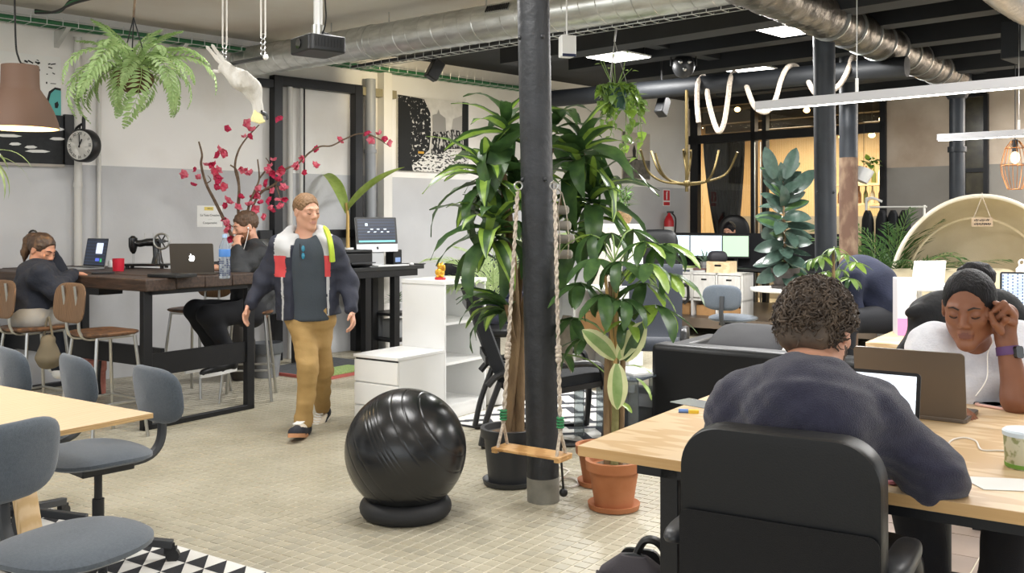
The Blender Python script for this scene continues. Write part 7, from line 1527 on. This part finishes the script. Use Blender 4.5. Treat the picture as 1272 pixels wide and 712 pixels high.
# ---------------------------------------------------------------- curly haired man in front
def front_man():
    Y = 2.24; p = lambda x, y, dy=0: P(x, y, Y+dy); base = V((.62, 2.1, .6)); t = thing('person', 'curly haired man in a dark navy jumper seen from behind at the front table', 'person', base)
    hc = p(1016, 410, .02); f = V((.68, .72, -.28)); up = V((.12, .22, 1)); S_ = .92; nb = p(1003, 480, -.08)
    pv = V((.6, 2.1, .66)); sL, sR = p(918, 508, .0), p(1082, 518, -.09); eL, eR = p(890, 600, .15), p(1160, 592, -.11); wL, wR = p(985, 560, .42), p(1090, 566, .22)
    s = SDF(*bounds([hc, pv, sL, sR, eL, eR, wL, wR], .14), .0055); M_ = head(s, hc, f, up, S_); s.cap(nb, M_ @ V((0, -.015, -.06)), .055, .05, .03); s.cap(pv, p(1000, 510, -.09), .12, .12, .05); limb(s, [sL, eL, wL], [.042, .038, .027]); limb(s, [sR, eR, wR], [.042, .038, .027])
    hand(s, wL, (.6, .7, -.1), (0, 0, -1), 1, .5, .9); hand(s, wR, (-.5, .8, -.05), (0, 0, -1), -1, .5, .9); s.build('body', [FAIR, FAIRL, mat('dark_beard', '4a362b', .9)], t, face_paint(M_, S_, True)); face_extras(M_, S_, t, BROWD)
    s = SDF(np.array(hc)-.17, np.array(hc)+.17, .006); L_ = lambda *q: M_ @ V(tuple(a*S_ for a in q)); rt = M_.to_3x3()
    s.ell(L_(0, -.018, .036), (.086*S_, .106*S_, .094*S_), .01, rot=rt).cap(L_(-.03, -.075, -.03), L_(.03, -.075, -.03), .035, .035, .03).ell(L_(0, .105, -.01), (.085*S_, .06*S_, .085*S_), .012, 'sub', rt)
    for sx in (-1, 1): s.ell(L_(sx*.085, .0, -.02), (.026, .04, .045), .01, 'sub', rt)
    HC = mat('curly_dark_hair', '3a2f27', .6, col2='5f5042', scale=25, lo=.4, hi=.75); s.build('hair', HC, t)
    curls(t, M_, S_, 2600, HC, (.088, .108, .097), .034, keep=lambda q: (q.y < .055 or q.z > .07) and (q.z > -.055) and not (abs(q.x) > .045 and q.y > -.03 and q.z < .03))
    s = SDF(*bounds([nb, pv, sL, sR, eL, eR, wL, wR], .16), .007); s.cap(pv, p(1000, 525, -.1), .15, .155, .05, flat=((.56, .83, 0), .8)).cap(sL, sR, .066, .066, .07).cap(p(1003, 496, -.1), p(1003, 505, -.11), .07, .1, .06); limb(s, [sL, eL, wL+(eL-wL)*.08], [.064, .053, .038], .045); limb(s, [sR, eR, wR+(eR-wR)*.08], [.064, .054, .038], .045); s.cap(sR, eR, .064, .056, .045)
    s.cap(nb+V((0, .01, -.0)), nb+V((0, 0, -.03)), .058, .066, .015).cap(nb+V((.012, .014, .04)), nb+V((.004, .004, -.005)), .05, .05, .006, 'sub').wrinkle(.007, 30, 2).wrinkle(.004, 70, 1).build('jumper', mat('navy_knit', '25253a', .95, col2='2d2d42', scale=60, bump=.5, bscale=420, sheen=.3), t)
    hip = V((.6, 2.12, .6)); s = SDF(*bounds([hip, hip+V((.5, .6, -.6))], .25), .012); lg = ((V((.56, 2.2, .6)), V((.78, 2.55, .58)), V((.86, 2.68, .12))), (V((.7, 2.12, .6)), V((.95, 2.44, .58)), V((1.05, 2.6, .12))))
    for l in lg: limb(s, list(l), [.09, .07, .05], .04)
    s.build('jeans', DENIMB, t)
    for l in lg: s = SDF(*bounds([l[2], l[2]+V((.2, .3, 0))], .14), .01); shoe(s, l[2]-V((0, 0, .1)), (.55, .83, 0), .26, .9); s.build('shoe', BLKP, t)
front_man()
# ---------------------------------------------------------------- woman in the white shirt
def front_woman():
    Y = 3.12; p = lambda x, y, dy=0: P(x, y, Y+dy); base = V((p(1205, 500).x, 3.3, .6)); t = thing('person', 'woman in a white shirt with a purple watch resting her head on her hand', 'person', base)
    hc = p(1204, 383); f = V((-.54, -.76, -.22)); up = V((-.12, -.14, 1)); S_ = 1.0; nb = p(1211, 428, .1); pv = V((base.x, 3.38, .66))
    sR, sL = p(1156, 428, .12), p(1264, 427, .12); eR, eL = p(1136, 515, .1), p(1264, 497, -.1); wR, wL = p(1165, 505, -.12), p(1250, 424, -.06)
    s = SDF(*bounds([hc, pv, sR, sL, eR, eL, wR, wL], .14), .0047); M_ = head(s, hc, f, up, S_, True); L_ = lambda *q: M_ @ V(tuple(a*S_ for a in q)); rt = M_.to_3x3()
    s.ell(L_(0, .1, -.0585), (.02, .01, .008), .008, rot=rt) if 0 else None
    s.cap(nb+V((0, 0, -.03)), L_(0, -.012, -.06), .056, .052, .03); s.cap(pv, p(1208, 480, .14), .12, .13, .05); limb(s, [sR, eR, wR], [.046, .04, .028]); limb(s, [sL, eL, wL], [.048, .043, .029]); s.cap(sR, sL, .045, .045, .05)
    # her left hand at the temple: index straight, the others curled
    tip = L_(-.074, .03, .03); kn = p(1250, 391, -.06); d_ = (kn-wL).normalized(); s.cap(wL, kn, .027, .036, .02, flat=((0.2, 1, 0), .6)); s.cap(kn+V((-.012, 0, .0)), (kn+tip)/2+V((.006, -.012, .012)), .0105, .0095, .012); s.cap((kn+tip)/2+V((.006, -.012, .012)), tip+V((.004, -.006, 0)), .0095, .0078, .004)
    for i, (x0, y0, x1, y1, x2, y2) in enumerate(((1256, 388, 1247, 377, 1235, 386), (1260, 394, 1252, 384, 1238, 396), (1260, 401, 1250, 397, 1241, 406))): s.cap(p(x0, y0, -.08), p(x1, y1, -.1-.004*i), .011, .0098, .01); s.cap(p(x1, y1, -.1-.004*i), p(x2, y2, -.08), .0098, .0085, .004)
    s.cap(p(1243, 412, -.09), p(1235, 402, -.1), .013, .011, .012); s.cap(p(1235, 402, -.1), p(1230, 390, -.08), .0105, .0085, .004); hand(s, wR, (.45, -.75, -.05), (0, 0, -1), -1, .5, .92)
    s.build('body', [DARK, DARKL], t, face_paint(M_, S_)); face_extras(M_, S_, t, BROWD)
    s = SDF(np.array(hc)-.2, np.array(hc)+.24, .006)
    s.ell(L_(0, -.018, .034), (.08*S_, .101*S_, .09*S_), .01, rot=rt).ell(L_(0, .115, -.002), (.085*S_, .078*S_, .1*S_), .012, 'sub', rt).plane(L_(0, -.05, -.05), rt @ V((0, .3, -1)), .01)
    for sx in (-1, 1): s.ell(L_(sx*.088, .02, -.035), (.026, .04, .04), .01, 'sub', rt)
    s.wrinkle(.0018, 260).build('hair', HBLK, t); s = SDF(np.array(hc)-.05, np.array(hc)+.3, .007); bn = P(1212, 344, 3.28); s.ell(bn, (.066, .05, .052), .01).wrinkle(.004, 120); s.build('hair_bun', HBLK, t)
    s = SDF(*bounds([nb, pv, sR, sL], .2), .0065); s.cap(pv+V((0, 0, .02)), p(1209, 470, .13), .155, .165, .05, flat=((0, 1, 0), .78)).cap(sR+V((.01, 0, -.01)), sL+V((-.01, 0, -.01)), .07, .07, .06); s.cap(sR, sR+(eR-sR)*.5, .07, .068, .04).cap(sL, sL+(eL-sL)*.52, .07, .068, .04)
    s.wrinkle(.005, 26, 3).wrinkle(.003, 60, 1).cap(p(1205, 400, -.02), p(1205, 412, .0), .08, .06, .012, 'sub')
    s.build('tee_shirt', mat('white_cotton', 'dfe0e6', .9, col2='d3d5dd', scale=30, bump=.3, bscale=150), t)
    # watch, necklace cable
    a = wL+(eL-wL)*.06; b_ = wL+(eL-wL)*.27; wv = (b_-a).normalized(); x = wv.orthogonal().normalized(); y = wv.cross(x); c = (a+b_)/2
    MB().tube([a+(b_-a)*.15-base, b_-(b_-a)*.15-base], [.0345, .0365], 24).build('watch_band', mat('purple_band', '5a3a6b', .5), t)
    M2 = frame(c+V((.014, -.033, 0))-base, V((0.0, .2, 1)), V((.45, -1, .2))); MB().prism(rrect(.032, .038, .008), -.004, .008, M2).build('watch_case', BLKGL, t); 
    MB().tube(bez([L_(-.078, .005, -.03)-base, L_(-.072, .03, -.09)-base, p(1227, 440, -.1)-base, p(1226, 470, -.14)-base, p(1212, 492, -.2)-base], 7), .0016, 5).build('earphone_cable', WCAB, t)
    # legs and shoes under the table
    hp = V((base.x, 3.36, .62)); lg = ((hp+V((-.1, 0, 0)), V((1.22, 2.92, .6)), V((1.3, 2.98, .16))), (hp+V((.08, 0, 0)), V((1.5, 2.9, .6)), V((1.36, 2.75, .36))))
    s = SDF(*bounds([q for l in lg for q in l], .16), .01)
    for l in lg: limb(s, list(l), [.095, .075, .052], .04)
    s.wrinkle(.006, 25).build('trousers', DENIMB, t)
    for l in lg:
        hl = l[2]-V((0, 0, .1)); d = V((-.3, -.9, -.12)); s = SDF(*bounds([hl, hl+d*.3], .14), .007); shoe(s, hl, d, .25, .92); s.build('shoe', mat('dark_trainer', '2f3030', .8), t); sole(t, hl, d, .26, WHITE, wd=.08); laces(t, hl+d*.06+V((0, 0, .11)), hl+d*.17+V((0, 0, .085)), V((.028, -.008, 0)), WHITE)
    q = V((p(1185, 400).x, 3.62, .95)); jk = thing('jacket', 'black padded jacket hung over the chair back behind the woman in the white shirt', 'jacket', q); s = SDF(np.array(q)-(.45, .3, .5), np.array(q)+(.5, .3, .3), .01)
    s.cap(P(1155, 396, 3.6), P(1255, 402, 3.6), .06, .06, .04, flat=((0, 1, 0), .8)).cap(P(1152, 398, 3.6), P(1138, 450, 3.55), .045, .07, .05).cap(P(1130, 388, 3.55), P(1168, 380, 3.62), .022, .035, .03).cap(P(1262, 404, 3.6), P(1275, 450, 3.55), .05, .08, .05).cap(P(1170, 400, 3.62), P(1175, 520, 3.62), .12, .14, .05, flat=((0, 1, 0), .5)).cap(P(1235, 400, 3.6), P(1240, 520, 3.6), .12, .14, .05, flat=((0, 1, 0), .5)).wrinkle(.012, 24).build('jacket_body', mat('black_padded_jacket', '0b0c11', .75, bump=.3, bscale=40), jk)
front_woman()
# ---------------------------------------------------------------- people further back
def bent_man():
    Y = 7.6; p = lambda x, y, dy=0: P(x, y, Y+dy); base = V((p(1095, 400).x, Y-.1, .45)); t = thing('person', 'person in a navy jumper bent far forward on a dark chair, only the back showing', 'person', base)
    hp, md, sh, hd = p(1096, 392, -.15), p(1082, 354, -.05), p(1066, 342, .05), p(1048, 374, .05)
    s = SDF(*bounds([hp, md, sh, hd], .28), .012); limb(s, [hp, md, sh], [.14, .14, .13], .06); s.cap(sh, p(1050, 356, .05), .06, .055, .03); head(s, hd, V((-.3, .1, -1)), V((-1, 0, .3)), 1); s.cap(p(1058, 345, -.2), p(1062, 392, -.25), .05, .04, .03); s.cap(p(1050, 345, .25), p(1045, 392, .2), .05, .04, .03); hand(s, p(1062, 394, -.25), (-.1, -.1, -1), (0, 1, 0), 1, .6); hand(s, p(1045, 394, .2), (-.1, -.1, -1), (0, 1, 0), -1, .6); s.build('body', FAIR, t)
    s = SDF(*bounds([hp, md, sh], .32), .012); limb(s, [hp+V((0, 0, .03)), md, sh], [.16, .175, .165], .08); s.cap(sh, p(1058, 362, -.2), .1, .08, .06).cap(p(1058, 345, -.2), p(1062, 385, -.25), .08, .06, .04).cap(p(1050, 345, .25), p(1046, 385, .2), .08, .06, .04); s.wrinkle(.012, 18).build('jumper', mat('navy_jersey', '1a2038', .9, col2='141a2e', scale=6, bump=.25, bscale=60), t)
    s = SDF(np.array(hd)-.2, np.array(hd)+.2, .01); s.ell(hd+V((0, 0, -.01)), (.1, .1, .09)).wrinkle(.004, 90).build('hair', HBRN, t)
    kk = [(hp+V((0, -.05, -.02)), p(1050, 400, -.4), p(1052, 470, -.4)), (hp+V((0, .15, -.02)), p(1046, 396, .0), p(1048, 462, .0))]; s = SDF(*bounds([q for l in kk for q in l], .18), .012)
    for l in kk: limb(s, list(l), [.115, .08, .055], .04)
    s.build('trousers', DENIMB, t)
    for l in kk: s = SDF(*bounds([l[2], l[2]+V((-.3, -.1, 0))], .15), .012); shoe(s, l[2]-V((0, 0, .1)), (-.95, -.2, 0), .27); s.build('shoe', BLKP, t)
    c = thing('office_chair', 'dark chair under the bent over person by the money tree', 'chair', (base.x+.05, base.y, 0), R(80)); pad(.5, .48, .1, 3.2, .4, m=Matrix.Translation((0, 0, .4))).build('seat', BLKLEA, c); MB().cyl((0, 0, .08), (0, 0, .37), .026, n=12).build('gas_column', BLKP, c); office_star(c, BLKP, .28); pad(.42, .34, .06, 3.2, .4, m=Matrix.Translation((0, -.27, .68)) @ Matrix.Rotation(R(86), 4, 'X')).build('backrest', GREYFAB, c); MB().box((0, -.27, .45), (.06, .03, .25)).build('back_bar', BLKP, c)
bent_man()
def far_person(nm, lab, hx, hy, Y, f, hair, shirt, seat_z, S_=1.0):
    hc = P(hx, hy, Y); base = V((hc.x, Y, seat_z)); t = thing('person', lab, 'person', base); nb = hc+V((0, .02, -.17)); pv = V((hc.x, Y+.05, seat_z+.1)); sA, sB = nb+V((-.17, 0, -.06)), nb+V((.17, 0, -.06)); eA, eB = sA+V((-.06, -.08, -.26)), sB+V((.06, -.08, -.26)); wA, wB = eA+V((.06, -.24, .02)), eB+V((-.06, -.24, .02))
    s = SDF(*bounds([hc, pv, eA, eB, wA, wB], .18), .01); M_ = head(s, hc, f, (0, 0, 1), S_); s.cap(nb, hc+V((0, 0, -.06)), .055, .05, .03).cap(pv, nb+V((0, 0, -.15)), .12, .13, .04); limb(s, [sA, eA, wA], [.05, .04, .03]); limb(s, [sB, eB, wB], [.05, .04, .03]); hand(s, wA, (.2, -1, 0), (0, 0, -1), 1); hand(s, wB, (-.2, -1, 0), (0, 0, -1), -1); s.build('body', [FAIR, FAIRL], t, face_paint(M_, S_)); face_extras(M_, S_, t, BROWD)
    s = SDF(np.array(hc)-.2, np.array(hc)+.2, .009); rt = M_.to_3x3(); s.ell(M_ @ V((0, -.016, .036)), (.084, .104, .094), rot=rt).ell(M_ @ V((0, .11, -.01)), (.088, .062, .08), .012, 'sub', rt).plane(M_ @ V((0, -.05, -.05)), rt @ V((0, .3, -1)), .01).wrinkle(.004, 100).build('hair', hair, t)
    s = SDF(*bounds([nb, pv, eA, eB, wA, wB], .2), .012); s.cap(pv, nb+V((0, 0, -.16)), .16, .17, .05, flat=((0, 1, 0), .75)).cap(sA, sB, .075, .075, .06); limb(s, [sA, eA, wA], [.072, .058, .042], .04); limb(s, [sB, eB, wB], [.072, .058, .042], .04); s.wrinkle(.008, 20).build('top', shirt, t)
    hA = [(pv+V((-.1, 0, -.05)), pv+V((-.14, -.42, -.03)), pv+V((-.14, -.4, -.42))), (pv+V((.1, 0, -.05)), pv+V((.14, -.42, -.03)), pv+V((.14, -.4, -.42)))]; s = SDF(*bounds([q for l in hA for q in l], .16), .014)
    for l in hA: limb(s, list(l), [.1, .075, .05], .04)
    s.build('trousers', DENIMB, t); return t
far_person('person', 'dark haired person half hidden behind the monitors at the far desk', 906, 287, 13.45, V((-.6, -.7, -.2)), HBLK, mat('dark_top', '24252b', .9), .6)
c = thing('office_chair', 'black round backed chair of the person behind the monitors', 'chair', (P(912, 280, 13.75).x, 13.75, .0), R(170)); pad(.46, .62, .08, 2.4, .4, m=Matrix.Translation((0, -.1, P(912, 278, 13.75).z-.18)) @ Matrix.Rotation(R(88), 4, 'X')).build('backrest', BLKLEA, c); MB().cyl((0, 0, .1), (0, 0, .7), .03, n=12).build('gas_column', BLKP, c); office_star(c, BLKP, .28); pad(.46, .44, .09, 3, .4, m=Matrix.Translation((0, .15, .62))).build('seat', BLKLEA, c)
far_person('person', 'dark haired person in pale blue seated behind the dracaena', 631, 300, 9.0, V((.4, -.8, -.3)), HBLK, mat('pale_blue_shirt', 'a9b8cc', .9), .55)
q = V(fl(618, 8.5)); c = thing('chair', 'office chair under the navy quilted jacket behind the dracaena', 'chair', (q.x, q.y, 0), R(10)); pad(.44, .44, .09, 3, .4, m=Matrix.Translation((0, 0, .47))).build('seat', BLKLEA, c); MB().cyl((0, 0, .1), (0, 0, .45), .026, n=12).build('gas_column', BLKP, c); office_star(c, BLKP, .28); pad(.42, .5, .06, 3.4, .35, m=Matrix.Translation((0, -.22, .8)) @ Matrix.Rotation(R(86), 4, 'X')).build('backrest', BLKLEA, c)
zt = P(622, 318, 8.4).z; q2 = V((q.x, q.y-.26, zt)); jk = thing('jacket', 'navy quilted jacket over a chair back behind the dracaena', 'jacket', q2)
for k in range(8): pad(.5-.01*k, .13, .085, 3, .6, m=Matrix.Translation((0, 0, -.03-.07*k))).build('quilt_band', mat('navy_quilt', '2b2f48', .45, bump=.3, bscale=40), jk)
MB().box((.02, .02, -.32), (.44, .06, .5)).build('lining', MATS['navy_quilt'], jk)
bpy.context.view_layer.update()
